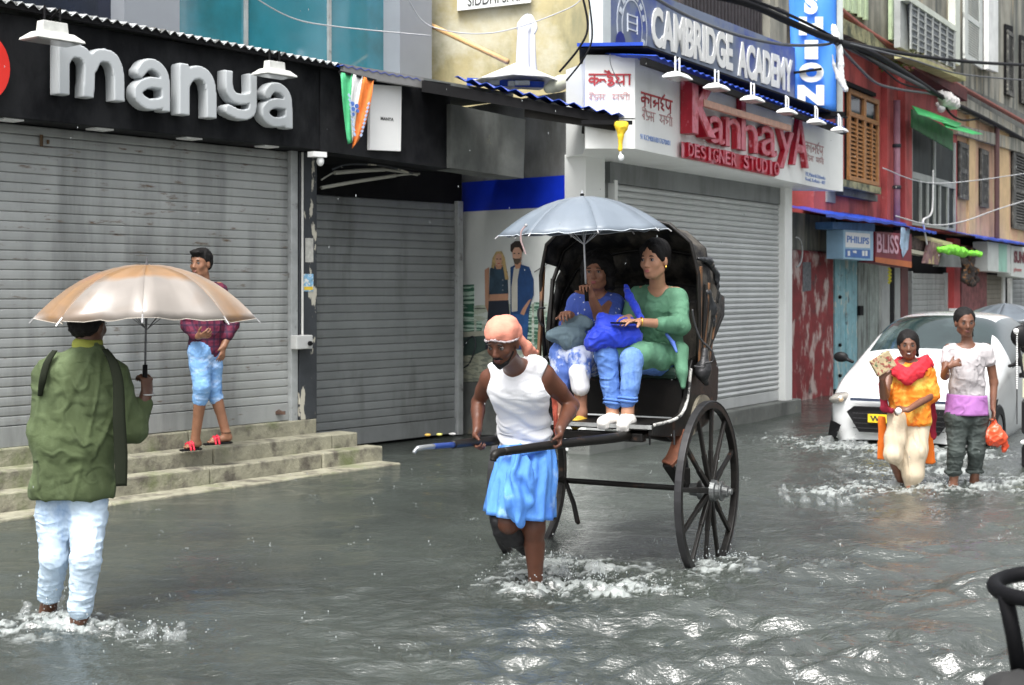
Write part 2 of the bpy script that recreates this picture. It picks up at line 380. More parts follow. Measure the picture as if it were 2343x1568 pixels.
m_glass = mat('teal glass', (.03,.22,.29), rough=.06, metal=.0, var=.2, vs=.8, spec=1, coat=1, c2=(.02,.10,.11), m2=(.5,.7), s2=.6)
m_navy = mat('dark window glass', (.012,.016,.035), rough=.12, var=.3, spec=.8)
m_red = mat('red wall paint', (.48,.085,.078), rough=.7, var=.14, vs=2.5, c2=(.22,.035,.035), m2=(.45,.62), s2=1.8, st2=(1,1,.35), c3=(.50,.22,.19), m3=(.63,.76), s3=3, bump=.7, bs=20)
m_redp = mat('peeling red plaster', (.21,.02,.022), rough=.7, var=.3, vs=4, c2=(.48,.38,.35), m2=(.50,.60), s2=2.6, st2=(1.3,1.3,.8), c3=(.05,.03,.03), m3=(.58,.7), s3=3.4, bump=1, bs=20)
m_grim = mat('grimy old render', (.33,.32,.27), rough=.9, var=.25, vs=2.2, c2=(.10,.11,.10), m2=(.46,.64), s2=1.1, st2=(2.2,2.2,.3), c3=(.52,.44,.30), m3=(.56,.7), s3=1.3, st3=(1.8,1.8,.3), bump=1, bs=16)
m_peach = mat('peach plaster', (.58,.36,.24), rough=.85, var=.15, vs=2, c2=(.25,.17,.13), m2=(.5,.7), s2=1.2, st2=(1.5,1.5,.35), c3=(.62,.50,.28), m3=(.5,.65), s3=.9, bump=.6, bs=18)
m_wood = mat('varnished shutter wood', (.36,.17,.06), rough=.5, var=.25, vs=9, c2=(.16,.07,.03), m2=(.55,.75), s2=6, st2=(3,3,.6), bump=.5, bs=40)
m_mud = mat('mossy ledge', (.30,.29,.16), rough=.9, var=.3, vs=6, c2=(.07,.08,.05), m2=(.45,.6), s2=4, bump=1, bs=25)

# ---- ground and water
mb = MB(); mb.box((5, 25, -.32), (130, 130, .1)); tag(mb.build('road', mat('wet asphalt', (.05,.05,.048), rough=.5)), kind='structure')
def wave(X, Y):
    z = np.zeros_like(X); r = np.random.default_rng(3)
    agit = .36+1.35/(1+np.exp(-((X*.55-(Y-7.2)*.22)*2.2)))+1.7/(1+np.exp(-(X-.25)*3))*np.clip((8.5-Y)/2.5, 0, 1)       # rougher towards the open street on the right
    agit = agit*(.75+.25*np.clip((12-Y)/6, 0, 1))
    patch = np.clip(.75+.9*vnoise(np.stack([X.ravel()*.8, Y.ravel()*1.5, 0*X.ravel()], 1), 77).reshape(X.shape), .25, 1.7)
    wx = X+.10*np.sin(Y*1.3+X*.6); wy = Y+.08*np.sin(X*1.7+.5*Y)
    for i in range(96):
        L = .06*(1.35/.06)**((i/95)**1.15); th = math.radians(r.normal(84, 30)); k = 2*math.pi/L; a = .034*L/(2*math.pi)*(1.2 if L < .35 else .62)
        ph = r.uniform(0, 6.28); q = np.sin(k*(wx*math.cos(th)+wy*math.sin(th))+ph); w = np.clip(1.5-.0035*Y*4.5/L, 0, 1)
        z += a*(q+.22*np.cos(2*(k*(wx*math.cos(th)+wy*math.sin(th))+ph)))*w*agit*(patch if L < .5 else 1)
    return z
SRC = [(-2.2, 6.70, .20, .8), (-2.05, 6.6, .16, .75), (-2.45, 6.5, .28, .7), (-1.65, 6.40, .26, .5), (.13, 7.45, .30, 1.0), (.28, 7.85, .3, .9), (.45, 7.55, .28, .75), (.75, 7.35, .30, .45), (.33, 8.1, .22, .7), (1.12, 7.95, .28, .8), (1.3, 8.3, .22, .5), (.12, 8.3, .2, .5),
       (2.45, 10.9, .28, .85), (2.95, 11.2, .40, .75), (3.45, 11.2, .40, .8), (3.3, 14.0, .5, 1.0), (3.9, 13.7, .5, .9), (4.5, 13.3, .45, .7), (1.75, 8.0, .22, .35), (3.6, 12.2, .7, .5), (4.1, 11.6, .6, .55), (2.9,14.8,.4,.6)]
drops = [(EN.uniform(-.40, .40), EN.uniform(3.9, 13)) for _ in range(230)]
def build_water():
    nY, nX = 860, 860
    Ys = 3.3*(46/3.3)**(np.linspace(0, 1, nY)**1.22); t = np.linspace(-1, 1, nX)
    Yg, T = np.meshgrid(Ys, t, indexing='ij'); Xg = T*(Yg*.44+.5)+.15*(Yg-3.3)*0+ .02*Yg
    Z = wave(Xg, Yg)*np.clip((30-Yg)/15, .25, 1)
    foam = np.zeros_like(Z); P3 = np.stack([Xg.ravel()*1.0, Yg.ravel(), Xg.ravel()*0], 1)
    n1 = fbm(P3*np.array([9, 17, 1]), 4, 11).reshape(Z.shape); n2 = fbm(P3*np.array([38, 62, 1]), 3, 23).reshape(Z.shape)
    for x, y, r, a in SRC:
        d = np.sqrt(((Xg-x)/1.25)**2+(Yg-y)**2); g = np.exp(-(d/r)**2)
        foam += a*g*(.42+.85*n1+.65*n2); Z += a*g*(.022*n1+.011*np.abs(n2)+.004)+.006*a*np.cos(d*34)*np.exp(-(d/(r*2.1))**2)
    # breaking crests out in the street
    lane = np.clip((Xg-.9)/2.2, 0, 1)*np.clip((Yg-7.5)/3, 0, 1)*np.clip((16-Yg)/4, 0, 1)
    foam += lane*np.clip(fbm(P3*np.array([1.6, 6.5, 1]), 4, 31).reshape(Z.shape)-.30, 0, 1)*1.0*(.5+n2)
    for fx, y in drops:
        x = fx*y; r0 = EN.uniform(.02, .07); j0 = np.searchsorted(Ys, y-.16); j1 = np.searchsorted(Ys, y+.16)
        if j1 <= j0: continue
        X_, Y_ = Xg[j0:j1], Yg[j0:j1]; d = np.sqrt((X_-x)**2+(Y_-y)**2)
        Z[j0:j1] += .0035*np.sin((d-r0)*110)*np.exp(-((d-r0)/.022)**2)
    V = np.stack([Xg.ravel(), Yg.ravel(), Z.ravel()], 1)
    I = np.arange(nY*nX).reshape(nY, nX); Fq = np.stack([I[:-1,:-1].ravel(), I[:-1,1:].ravel(), I[1:,1:].ravel(), I[1:,:-1].ravel()], 1)
    me = npmesh('street_water', V, Fq)
    at = me.attributes.new('foam', 'FLOAT', 'POINT'); at.data.foreach_set('value', np.clip(foam, 0, 1).ravel().astype(np.float32))
    return link('street_water', me, m_water, None, (0, 3, 0), True, 'structure')
m_water = mat('flood water', (.044,.052,.045), rough=.05, var=.28, vs=.8, spec=.5, bump=3.2, bs=17, bst=(1,1.9,1))
m_water.node_tree.nodes['Principled BSDF'].inputs['IOR'].default_value = 1.95
def foamify(m):
    t = m.node_tree; N = t.nodes; L = t.links; b = N['Principled BSDF']
    at = N.new('ShaderNodeAttribute'); at.attribute_name = 'foam'
    r = N.new('ShaderNodeMapRange'); r.inputs[1].default_value = .32; r.inputs[2].default_value = .85; L.new(at.outputs['Fac'], r.inputs[0])
    src = b.inputs['Base Color'].links[0].from_socket; mx = N.new('ShaderNodeMix'); mx.data_type = 'RGBA'
    L.new(r.outputs[0], mx.inputs['Factor']); L.new(src, mx.inputs['A']); mx.inputs['B'].default_value = (.29,.315,.305,1); L.new(mx.outputs['Result'], b.inputs['Base Color'])
    r2 = N.new('ShaderNodeMapRange'); r2.inputs[1].default_value = .3; r2.inputs[2].default_value = .9; r2.inputs[3].default_value = .07; r2.inputs[4].default_value = .35
    L.new(at.outputs['Fac'], r2.inputs[0]); L.new(r2.outputs[0], b.inputs['Roughness'])
foamify(m_water); build_water()
mb = MB()
for x0, x1, y0, y1 in ((-60, 60, -40, 3.25), (-60, -24, 3.25, 70), (24, 60, 3.25, 70)): mb.add([(x0,y0,-.02),(x1,y0,-.02),(x1,y1,-.02),(x0,y1,-.02)], [(0,1,2,3)])
mb.add([(-24,3.25,-.07),(24,3.25,-.07),(24,70,-.07),(-24,70,-.07)], [(0,1,2,3)])
tag(mb.build('side_water', m_water), kind='structure')
# splashes: crowns, droplets
def splash(name, src, n, label, amp=.10, spread=.16, sheet=0):
    s = MB(); rr = random.Random(hash(label) % 1000 if False else len(label)*7+n)
    for _ in range(n):
        x, y, r, a = rr.choice(src); ang = rr.uniform(0, 6.28); d = abs(rr.gauss(0, 1))*r*spread*4
        px, py = x+d*math.cos(ang), y+d*math.sin(ang)*.8; z = abs(rr.gauss(0, 1))*amp*.8*a*max(.15, 1-d/(r*2.5)); q = rr.uniform(.0018, .0048)*(1 if rr.random() < .93 else 1.6)
        s.sphere((px, py, z+.005), q, 6, 4, (1, 1, rr.uniform(.8, 1.5)))
    return tag(s.build(name, m_spray, smooth=True, kind='stuff'), label, 'splash')
m_spray = mat('water spray', (.55,.60,.60), rough=.12, var=.1, alpha=.42, spec=.8)
m_froth = mat('froth', (.40,.43,.43), rough=.15, var=.3, vs=30, alpha=.24, spec=1, bump=1, bs=60)
def froth(s, h, name, label, seed):
    s.p = [q_ for k_, q_ in enumerate(s.p) if k_ % 3 or name == 'bow_wave']
    o = sdf_obj(s, h, name, m_froth, None, fold=lambda V: .012*fbm(V*26, 3, seed)+.006*fbm(V*70, 2, seed+1), smooth=0)
    return tag(o, label, 'splash', kind='stuff')
s = SDF(); q = random.Random(4)
for cx, cy, hh in ((-2.24,6.86,.10),(-2.12,6.84,.12),(-2.36,6.8,.05),(-2.5,6.7,.03),(-1.75,6.5,.03),(-1.62,6.5,.045),(-1.5,6.46,.04),(-1.9,6.55,.03)):
    for _ in range(3):
        x, y = cx+q.uniform(-.07,.07), cy+q.uniform(-.05,.05); s.cap((x, y, -.03), (x+q.uniform(-.03,.03), y+q.uniform(-.03,.03), hh*q.uniform(.5,1)), .045, .018, k=.025)
froth(s, .008, 'water_splash', 'frothing splash kicked up round the ankles of the man in light jeans', 5)
s = SDF()
for cx, cy, hh in ((.30,7.74,.09),(.35,7.8,.15),(.40,7.75,.08),(.1,7.7,.04),(.02,7.65,.03)):
    for _ in range(2):
        x, y = cx+q.uniform(-.05,.05), cy+q.uniform(-.04,.04); s.cap((x, y, -.03), (x+q.uniform(-.03,.03), y, hh*q.uniform(.5,1)), .04, .014, k=.025)
froth(s, .008, 'water_splash', 'white splash thrown up behind the wading leg of the rickshaw puller', 9)
s = SDF()
for i in range(34):
    t = i/33; x, y = 3.02+1.35*t+q.uniform(-.12,.12), 14.35-.82*t+q.uniform(-.2,.05); hh = q.uniform(.01,.06)*(1.4-t)
    s.cap((x, y, -.04), (x, y, hh), .075, .03, k=.05)
froth(s, .014, 'bow_wave', 'white bow wave pushed along the flood water by the front of the car', 15)
s = SDF()
for i in range(12):
    x, y = 2.02+i*.045+q.uniform(-.03,.03), 10.6-i*.01+q.uniform(-.04,.04); s.cap((x, y, -.03), (x-.03, y, .15*(1-i/13)*q.uniform(.5,1)), .03, .010, k=.03)
froth(s, .009, 'water_splash', 'small leaping splash in open water right of the big spoked wheel', 19)
splash('water_spray', SRC[:4], 260, 'spray of droplets round the ankles of the man in light jeans', .10, .2)
splash('water_spray', SRC[4:9], 420, 'spray of droplets round the legs of the rickshaw puller', .09, .2)
splash('water_spray', SRC[9:12], 240, 'spray of droplets where the right rickshaw wheel cuts the water', .07, .2)
splash('water_spray', SRC[12:15], 260, 'spray of droplets round the feet of the two walking women', .05, .25)
splash('water_spray', SRC[15:18]+[SRC[-1]], 260, 'spray of droplets along the bumper of the white car', .10, .25)
s = MB()
for fx, y in drops:
    x = fx*y
    for k in range(EN.integers(1, 5)): s.sphere((x+EN.normal(0, .012), y+EN.normal(0, .012), abs(EN.normal(0, .022))+.006), EN.uniform(.0016, .0038), 6, 4, (1,1,1.8))
for _ in range(180):
    y = EN.uniform(5.0, 13); x = EN.uniform(-.37, .37)*y; z = EN.uniform(0, 4.2)
    s.sphere((x, y, z), EN.uniform(.0013, .0022), 6, 4, (1, 1, EN.uniform(1.5, 4)))
tag(s.build('rain_drops', m_spray, smooth=True, kind='stuff'), 'raindrops falling and bouncing off the flooded street', 'rain')

# ---- stone steps
SE = -.6
steps = thing('stone_steps', M.W(2, 0, .4), 'three worn stone steps rising from the flood water to the shutter under the big sign', 'steps')
e1, eA, eB, eL = M.S(724, .05), M.S(818, .30), M.S(872, .50), M.S(912, .77)
def blocks(s0, s1, z0, z1, o0, o1, seed, L=1.15):
    r = random.Random(seed); s_ = s0
    while s_ < s1-.05:
        e = min(s1, s_+L*r.uniform(.8, 1.25)); e = s1 if s1-e < .3 else e; mb = MB(); j = r.uniform(-.004, .004)
        M.box(mb, s_+.004, e-.004, z0, z1+j, o0, o1+j*2); mb.build('stone_block', m_stone, steps, bevel=.012); s_ = e
blocks(SE, e1, -.25, .402, -.35, .06, 1); blocks(SE, eA, -.25, .270, .062, .31, 2); blocks(SE, eB, -.25, .145, .314, .52, 3); blocks(SE, eL, -.25, .018, .524, .80, 4)

# ---- left shop: walls, shutter, fascia
shop = thing('shop_building', M.W(2, 0, -1), 'dark fronted shop building with tinted glass upper floor over the big grey shutter', 'building')
mb = MB(); M.box(mb, -1, M.S(720), 2.84, 3.62, -1.1, -.12); M.box(mb, -1, M.S(715), -.2, 2.84, -.6, -.10); mb.build('wall', m_dark, shop)
mb = MB(); M.box(mb, -1, M.S(985, -1.1), 3.62, 3.7, -3.0, .1); mb.build('floor_slab', m_conc, shop)
def shutter(name_l, pl, s0, s1, z0, z1, pitch, material, frame, out=0, gw=.07, parts=True, bottom=.16, prof=.12):
    """roller shutter: one mesh slat shared by all rows"""
    th = thing('rolling_shutter', pl.W((s0+s1)/2, z0, out), name_l, 'shutter')
    n = int(round((z1-z0-bottom)/pitch)); pitch = (z1-z0-bottom)/n; first = None
    for i in range(n):
        z = z0+bottom+i*pitch
        if first is None:
            mb = MB(); rows = []
            for kk, (dz, oo) in enumerate(((0, -.012), (.045, -.002), (.12, .008*prof), (.5, .020*prof), (.86, .008*prof), (.94, -.002), (1.0, -.012))):
                rows.append([pl.W(s0, z+dz*pitch, out+oo), pl.W(s1, z+dz*pitch, out+oo)])
            mb.grid(rows); mb.grid([[pl.W(s0, z, out-.03), pl.W(s1, z, out-.03)], [pl.W(s0, z+pitch, out-.03), pl.W(s1, z+pitch, out-.03)]])
            L0 = pl.W((s0+s1)/2, z, out); first = mb.build('slat', material, th, loc=L0); f0 = L0; fz = z
        else: dup(first, (f0.x, f0.y, f0.z+z-fz+0), th)
    mb = MB(); pl.box(mb, s0+.01, s1-.01, z0, z0+bottom-.004, out-.02, out+.012); mb.build('bottom_rail', material, th, bevel=.004)
    for a, b in ((s0-gw, s0+.012), (s1-.012, s1+gw)):
        mb = MB(); pl.box(mb, a, b, z0-.02, z1+.03, out-.04, out+.045); mb.build('guide_channel', frame, th, bevel=.006)
    return th
zs1 = 2.84; s660 = M.S(661)
sh1 = shutter('huge closed grey roller shutter under the big black sign at the left edge', M, -1.0, s660, .405, zs1, .0735, m_steel, m_frame)
for u, v in ((385, 905), (640, 945)):   # lock lugs on the bottom rail
    pass
mb = MB(); p = M.px(640, 945, .03); mb.box(p, (.10,.03,.03)); mb.tube([p+Vector((-.03,-.03,.01)), p+Vector((0,-.04,.03)), p+Vector((.03,-.03,.01))], .006); mb.build('lock', mat('rusty iron', (.12,.07,.05), rough=.7, var=.4, vs=30), sh1)
mb = MB(); p = M.px(95, 322, .02); mb.box(p, (.02,.02,.09)); p = M.px(110, 325, .02); mb.box(p, (.015,.02,.03)); mb.build('hanging_charm', mat('dried chilli', (.10,.06,.03), rough=.8), sh1)
# pillar with conduit
pil = thing('shop_pillar', M.W(M.S(692), .4, 0), 'dark pillar with flaking cream paint between the two grey shutters', 'pillar')
mb = MB(); M.box(mb, M.S(676), M.S(716), .40, 2.86, -.5, .055); mb.build('shaft', m_pillar, pil, bevel=.006)
mb = MB(); mb.tube([M.px(692, 345, .075), M.px(692, 770, .075)], .011); mb.build('conduit', mat('white conduit', (.6,.6,.57), rough=.5), pil)
jb = thing('junction_box', M.px(698, 800, .08), 'grey electrical junction box at the lower end of the white conduit', 'junction box')
mb = MB(); M.rect(mb, 679, 768, 716, 800, .055, .14); mb.build('box', mat('grey plastic', (.5,.51,.5), rough=.5), jb, bevel=.008)
mb = MB(); c = M.px(708, 786, .145); mb.tube([c, c+M.n*.02], .022, 12); mb.build('dial', m_dark, jb)
mb = MB(); M.rect(mb, 695, 627, 717, 667, .056, .062); o = tag(mb.build('sticker', mat('sticker blue', (.25,.5,.75), rough=.4, var=.4, vs=25, c2=(.85,.85,.8), m2=(.52,.56), s2=28)), 'small blue and white printed sticker on the dark pillar', 'sticker')
mb = MB(); M.rect(mb, 696, 656, 716, 664, .0625, .064); mb.build('yellow_strip', mat('yellow print', (.8,.55,.05), rough=.4), o)
mb = MB(); M.rect(mb, 699, 545, 717, 600, .056, .060); tag(mb.build('torn_poster', mat('torn paper', (.5,.5,.46), rough=.9, var=.3, vs=20)), 'torn remains of a pale poster high on the dark pillar', 'poster')

fas = thing('shop_sign', M.W(2, 2.84, .3), 'long black sign board over the shutter with raised silver grey lettering', 'sign')
sF = M.S(735, .3)
mb = MB(); M.box(mb, -1, sF, 2.845, 3.60, -.12, .30); mb.build('panel', m_black, fas, bevel=.006)
GLY = {'m': (1.62, [[(.16,.9),(.16,-.2)], [(.16,.62),(.28,.80),(.47,.86),(.66,.78),(.74,.55),(.70,-.2)], [(.80,.60),(.92,.80),(1.12,.85),(1.32,.78),(1.43,.5),(1.45,-.2)]]),
       'a': (1.0, [[(.22,.70),(.36,.84),(.56,.86),(.76,.74),(.83,.5),(.84,-.2)], [(.83,.52),(.45,.52),(.20,.40),(.17,.24),(.36,.12),(.62,.13),(.83,.20)]]),
       'n': (1.0, [[(.16,.9),(.16,-.2)], [(.16,.58),(.30,.78),(.52,.86),(.74,.78),(.84,.5),(.84,-.2)]]),
       'y': (1.0, [[(.17,1.1),(.17,.66),(.32,.47),(.58,.45),(.83,.52)], [(.84,1.1),(.84,.34),(.70,.16),(.45,.13),(.16,.20)]])}
def glyph(ch, pl, u0, u1, vt, vb, out0, out1, mt, parent, res=.011, rad=.145, name='letter'):
    w, st = GLY[ch]; s0, s1 = pl.S(u0, out1), pl.S(u1, out1); z1, z0 = pl.Z(u0, vt, out1), pl.Z(u0, vb, out1)
    W_, H_ = s1-s0, z1-z0; xs = np.arange(-.06, W_+.06, res); zz = np.arange(-.06, H_+.06, res); dp = out1-out0; ys = np.array([-.5, -.02, .0, .02, .2, .98, 1.0, 1.02, 1.5])*dp
    ys = np.array([-.012, 0.0, .012, dp*.5, dp-.012, dp, dp+.012])
    X, Z = np.meshgrid(xs, zz, indexing='ij'); gx, gz = X/W_*w, Z/H_; d = np.full(X.shape, 9.)
    for line in st:
        pp = spline([(a, b, 0) for a, b in line], 6) if len(line) > 2 else [Vector((a, b, 0)) for a, b in line]
        for a, b in zip(pp[:-1], pp[1:]):
            bx, bz = b.x-a.x, b.y-a.y; t = np.clip(((gx-a.x)*bx+(gz-a.y)*bz)/(bx*bx+bz*bz), 0, 1); d = np.minimum(d, np.hypot(gx-a.x-t*bx, gz-a.y-t*bz))
    d = np.maximum(d-rad, np.maximum(-gz, gz-1.0))*H_
    # pad planes
    D = np.stack([np.maximum(d, v) for v in (.012, .0005, -.012, -dp*.5, -.012, .0005, .012)], -1).astype(np.float32)
    V, Fq = surfnets(D, np.zeros(3), 1.0)
    s_ = s0-.06+V[:,0]*res; z_ = z0-.06+V[:,1]*res; o_ = out0+np.interp(V[:,2], np.arange(7), ys)
    Aa, dd, nn = A_(pl.A), A_(pl.d), A_(pl.n); Wd = Aa+s_[:,None]*dd+o_[:,None]*nn; Wd[:,2] = z_
    return link(name, npmesh(name, Wd, Fq), mt, parent)
for ch, u0, u1, vt, vb in (('m',131,291,92,215),('a',303,396,124,247),('n',408,499,142,262),('y',512,593,158,272),('a',596,675,180,287)):
    glyph(ch, M, u0, u1, vt, vb, .31, .43, m_sign, fas, rad=.112 if ch in 'ay' else .135)
# red round logo cut by the left edge
mb = MB(); c = M.px(-50, 152, .34); rr_ = .22
mb.poly([c+M.d*rr_*math.cos(a)+Vector((0,0,1.15*rr_*math.sin(a))) for a in [i*math.pi/16 for i in range(32)]], M.n*.05); mb.build('round_logo', mat('red plastic', (.75,.03,.02), rough=.4, var=.05), fas)
for i, (u, v) in enumerate(((22, 260), (230, 288), (435, 315), (612, 336))):   # recessed spots under the fascia
    mb = MB(); c = M.px(u, v, .2); s_ = (c-M.A).dot(M.d); M.box(mb, s_-.08, s_+.08, 2.832, 2.8445, .12, .26)
    mb.build('soffit_light', m_whitep, fas)
def corr(pl, u0, v0, u1, v1, out, back, mt, name, parent, pitch=.09, amp=.018, rise=.12, o2=None):
    """corrugated sheet whose front edge runs through the two pixels"""
    a, b = pl.px(u0, v0, out), pl.px(u1, v1, out); L = (b-a).length; n = int(L/pitch*4); mb = MB(); rows = []
    for q_ in (0, 1):
        rows.append([a.lerp(b, i/n)+Vector((0,0,amp*math.sin(i/4*2*math.pi)+q_*rise))-pl.n*back*q_ for i in range(n+1)])
    mb.grid([[p+Vector((0,0,-.004)) for p in rows[0]], rows[0], rows[1]])
    return mb.build(name, mt, parent, smooth=False)
corr(M, -60, -12, 782, 149, .42, .9, m_tin, 'tin_roof', shop)
mb = MB(); mb.bar(M.px(-60, -2, .38), M.px(782, 157, .38), .04, .05); mb.build('roof_beam', m_dark, shop)
# upper storey in glass
G = M; go = -1.3
def gpan(u0, u1, z0, z1, mt, name, th=.05, o=go): 
    mb = MB(); M.box(mb, M.S(u0, o), M.S(u1, o), z0, z1, o-th, o); return mb.build(name, mt, shop)
gpan(410, 563, 3.7, 5.8, m_glass, 'glass_pane'); gpan(567, 753, 3.7, 5.8, m_glass, 'glass_pane'); gpan(758, 906, 3.7, 5.8, m_glass, 'glass_pane')
for u in (565, 755.5): gpan(u-3, u+3, 3.7, 5.8, m_frame, 'mullion', .12, go+.03)
gpan(906, 917, 3.7, 5.8, m_navy, 'dark_jamb', .3, go+.05)
gpan(915, 988, 3.6, 5.85, m_pil, 'cladding_panel', .6, go+.25); gpan(284, 411, 3.6, 5.85, m_pil, 'cladding_panel', .6, go+.2)
gpan(-300, 284, 3.7, 5.8, m_navy, 'glass_pane'); gpan(-300, 284, 3.70, 4.02, m_dark, 'sill_panel', .3, go+.1)
mb = MB(); M.box(mb, -3, M.S(985, go), 3.6, 5.9, go-4, go-.7); mb.build('upper_wall', m_greyw, shop)
# flood lamps over the sign
def floodlamp(c, w, d_, label, arm_to, material=m_whitep, group=None, gb=.03):
    th = thing('flood_lamp', c, label, 'lamp', group); n = Vector((d_.y, -d_.x, 0)); n = n if n.y < 0 else -n
    def ring(sx, sy, z): return [c+d_*sx*a+n*sy*b+Vector((0,0,z)) for a, b in ((-1,-1),(1,-1),(1,1),(-1,1))]
    mb = MB(); mb.hexa(ring(w*.5, w*.30, -.01)+ring(w*.48, w*.28, .01)); mb.hexa(ring(w*.47, w*.27, .0101)+ring(w*.34, w*.17, w*.13)); mb.build('shade', material, th, bevel=.004)
    mb = MB(); mb.hexa(ring(w*.27, w*.11, w*.13+.001)+ring(w*.25, w*.10, w*.13+gb*w)); mb.build('gear_box', material, th, bevel=.004)
    mb = MB(); mb.hexa(ring(w*.44, w*.25, -.016)+ring(w*.44, w*.25, -.0102)); mb.build('lens', mat('lamp lens', (.35,.37,.37), rough=.15), th)
    mb = MB()
    for q_ in (-.16, .16): mb.tube([c+d_*w*q_+Vector((0,0,w*.10)), c+d_*w*q_+Vector((0,0,w*.60)), Vector(arm_to)+d_*w*q_*.3], .008, 6)
    mb.build('bracket', m_dark if material is not m_whitep else m_whitep, th); return th
m_lampg = mat('weathered lamp', (.60,.61,.58), rough=.45, var=.15, vs=15)
c = M.px(120, 93, .62); floodlamp(c, .40, M.d, 'big pale flood lamp hanging over the first letter of the black sign', M.px(100, 55, .3), m_lampg, gb=.2)
c = M.px(628, 172, .62); floodlamp(c, .34, M.d, 'pale flood lamp hanging over the last letter of the black sign', M.px(628, 140, .3), m_lampg, gb=.2)

# ---- dark fascia 2, recess, second shutter
ann = thing('side_shop', M2.W(0, 0, -.5), 'recessed side shop with blackened canopy box over a grey shutter', 'building')
def fq(pts, o0, o1, mt, name, parent=ann, pl=F2): mb = MB(); pl.quad(mb, pts, o0, o1); return mb.build(name, mt, parent)
fq([(733,150),(1031,192),(1031,387),(733,345)], -.25, .0, m_black, 'canopy_panel')
fq([(1031,238),(1202,274),(1198,408),(1031,384)], -.25, .06, m_conc, 'concrete_panel')
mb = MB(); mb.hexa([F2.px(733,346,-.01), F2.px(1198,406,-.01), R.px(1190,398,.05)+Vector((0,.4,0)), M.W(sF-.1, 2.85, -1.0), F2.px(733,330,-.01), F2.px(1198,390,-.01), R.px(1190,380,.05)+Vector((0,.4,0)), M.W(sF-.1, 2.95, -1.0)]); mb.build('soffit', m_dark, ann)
mb = MB(); M2.box(mb, -3, M2.S(1062), -.2, 3.4, -.5, -.06); mb.build('wall', m_dark, ann)
mb = MB(); M2.box(mb, -1.2, M2.S(1056), M2.Z(820, 452), 3.0, -.05, .0); mb.build('shutter_box', m_dark, ann)
zt2 = M2.Z(820, 452); zb2 = .03
shutter('closed darker grey roller shutter set back beside the pillar', M2, M2.S(640), M2.S(1041), zb2, zt2, .0815, m_steel2, m_frame, .01, .075, bottom=.17)
tb = thing('tube_light_rack', F2.px(850, 420, -.5), 'sagging rack of pale tubes and cables under the dark canopy', 'lamp rack')
for a, b, r_ in (((735,430),(905,402),.017), ((765,396),(880,388),.02), ((905,402),(960,398),.010), ((880,388),(955,400),.014), ((735,412),(770,392),.008)):
    mb = MB(); mb.tube(spline([F2.px(*a, -.35), F2.px((a[0]+b[0])/2, (a[1]+b[1])/2-1, -.35), F2.px(*b, -.35)], 4), r_, 8); mb.build('tube', mat('dusty tube', (.30,.30,.26), rough=.5), tb)
mb = MB(); mb.tube(spline([F2.px(760,388,-.3), F2.px(800,376,-.3), F2.px(880,380,-.3), F2.px(945,398,-.3)], 6), .008, 6); mb.build('cable', m_pillar, tb)
cm = thing('security_camera', F2.px(732, 365, .05), 'small white camera bracket hanging at the corner under the black sign', 'camera')
mb = MB(); F2.rect(mb, 718, 346, 748, 358, .0, .10); mb.build('mount', m_whitep, cm); mb = MB(); mb.sphere(F2.px(733, 369, .06), .035, 8, 6, (1,1,1.3)); mb.build('dome', m_whitep, cm, smooth=True)
# white panel with small lettering, dark sign text, flag
wp = thing('hanging_sign', F2.px(883, 345, .05), 'tall plain white panel with one tiny word fixed to the black canopy', 'sign')
mb = MB(); F2.quad(mb, [(848,193),(919,198),(917,346),(846,343)], .01, .05); mb.build('board', m_whitep, wp)
p = F2.px(871, 275, .052); place_text('lettering', 'MANYA', mat('black print', (.03,.03,.03)), wp, p, F2.d, (0,0,1), (F2.px(900,275,.05)-p).length, .032, F2.n, .002, fat=.02)
p = F2.px(807, 283, .002); place_text('faint_lettering', 'JOCKEY', mat('faded print', (.25,.25,.25)), ann, p, F2.d, (0,0,1), .5, .05, F2.n, .002)
fl = thing('party_flag', F2.px(815, 345, .2), 'drooping green white and orange flag with blue flower emblem beside the white panel', 'flag')
def strip(l0, r0, l1, r1, lm, rm, mt, name, off=.2):
    rows = []
    for i in range(13):
        t = i/12
        def q3(a, m, b): return (a[0]*(1-t)**2+2*m[0]*t*(1-t)+b[0]*t*t, a[1]*(1-t)**2+2*m[1]*t*(1-t)+b[1]*t*t)
        L_, R_ = q3(l0, lm, l1), q3(r0, rm, r1); rows.append([F2.px(L_[0]+(R_[0]-L_[0])*k/4, L_[1]+(R_[1]-L_[1])*k/4, off+.02*math.sin(k*1.7+t*5)) for k in range(5)])
    mb = MB(); mb.grid(rows); o = mb.build(name, mt, fl, smooth=True); so_ = o.modifiers.new('s', 'SOLIDIFY'); so_.thickness = .003
mF = lambda n, c: mat(n, c, rough=.7, var=.15, vs=12, bump=.4, bs=30)
strip((779,166),(806,170),(796,330),(806,326),(785,270),(800,280), mF('flag green', (.08,.50,.22)), 'green_stripe')
strip((806,170),(830,175),(806,326),(808,318),(798,270),(818,250), mF('flag white', (.75,.76,.75)), 'white_stripe')
strip((830,175),(855,184),(806,340),(820,322),(815,260),(848,270), mF('flag orange', (.85,.22,.04)), 'orange_stripe')
mb = MB()
for u, v, r_ in ((806,238,.022),(816,243,.022),(808,250,.022),(818,254,.018),(808,262,.018)): c = F2.px(u, v, .235); mb.poly([c+F2.d*r_*math.cos(a)+Vector((0,0,r_*math.sin(a))) for a in [k*.785 for k in range(8)]], F2.n*.004)
mb.build('emblem', mat('flag blue', (.08,.18,.55)), fl)
mb = MB()
for k in range(9):
    a, b = F2.px(797+k*1.5, 215+k*11, .237), F2.px(801+k*1.5, 223+k*11, .237); mb.bar(a, b, .02, .004)
    a, b = F2.px(846-k*2.2, 235+k*9, .237), F2.px(842-k*2.2, 240+k*9, .237); mb.bar(a, b, .02, .004)
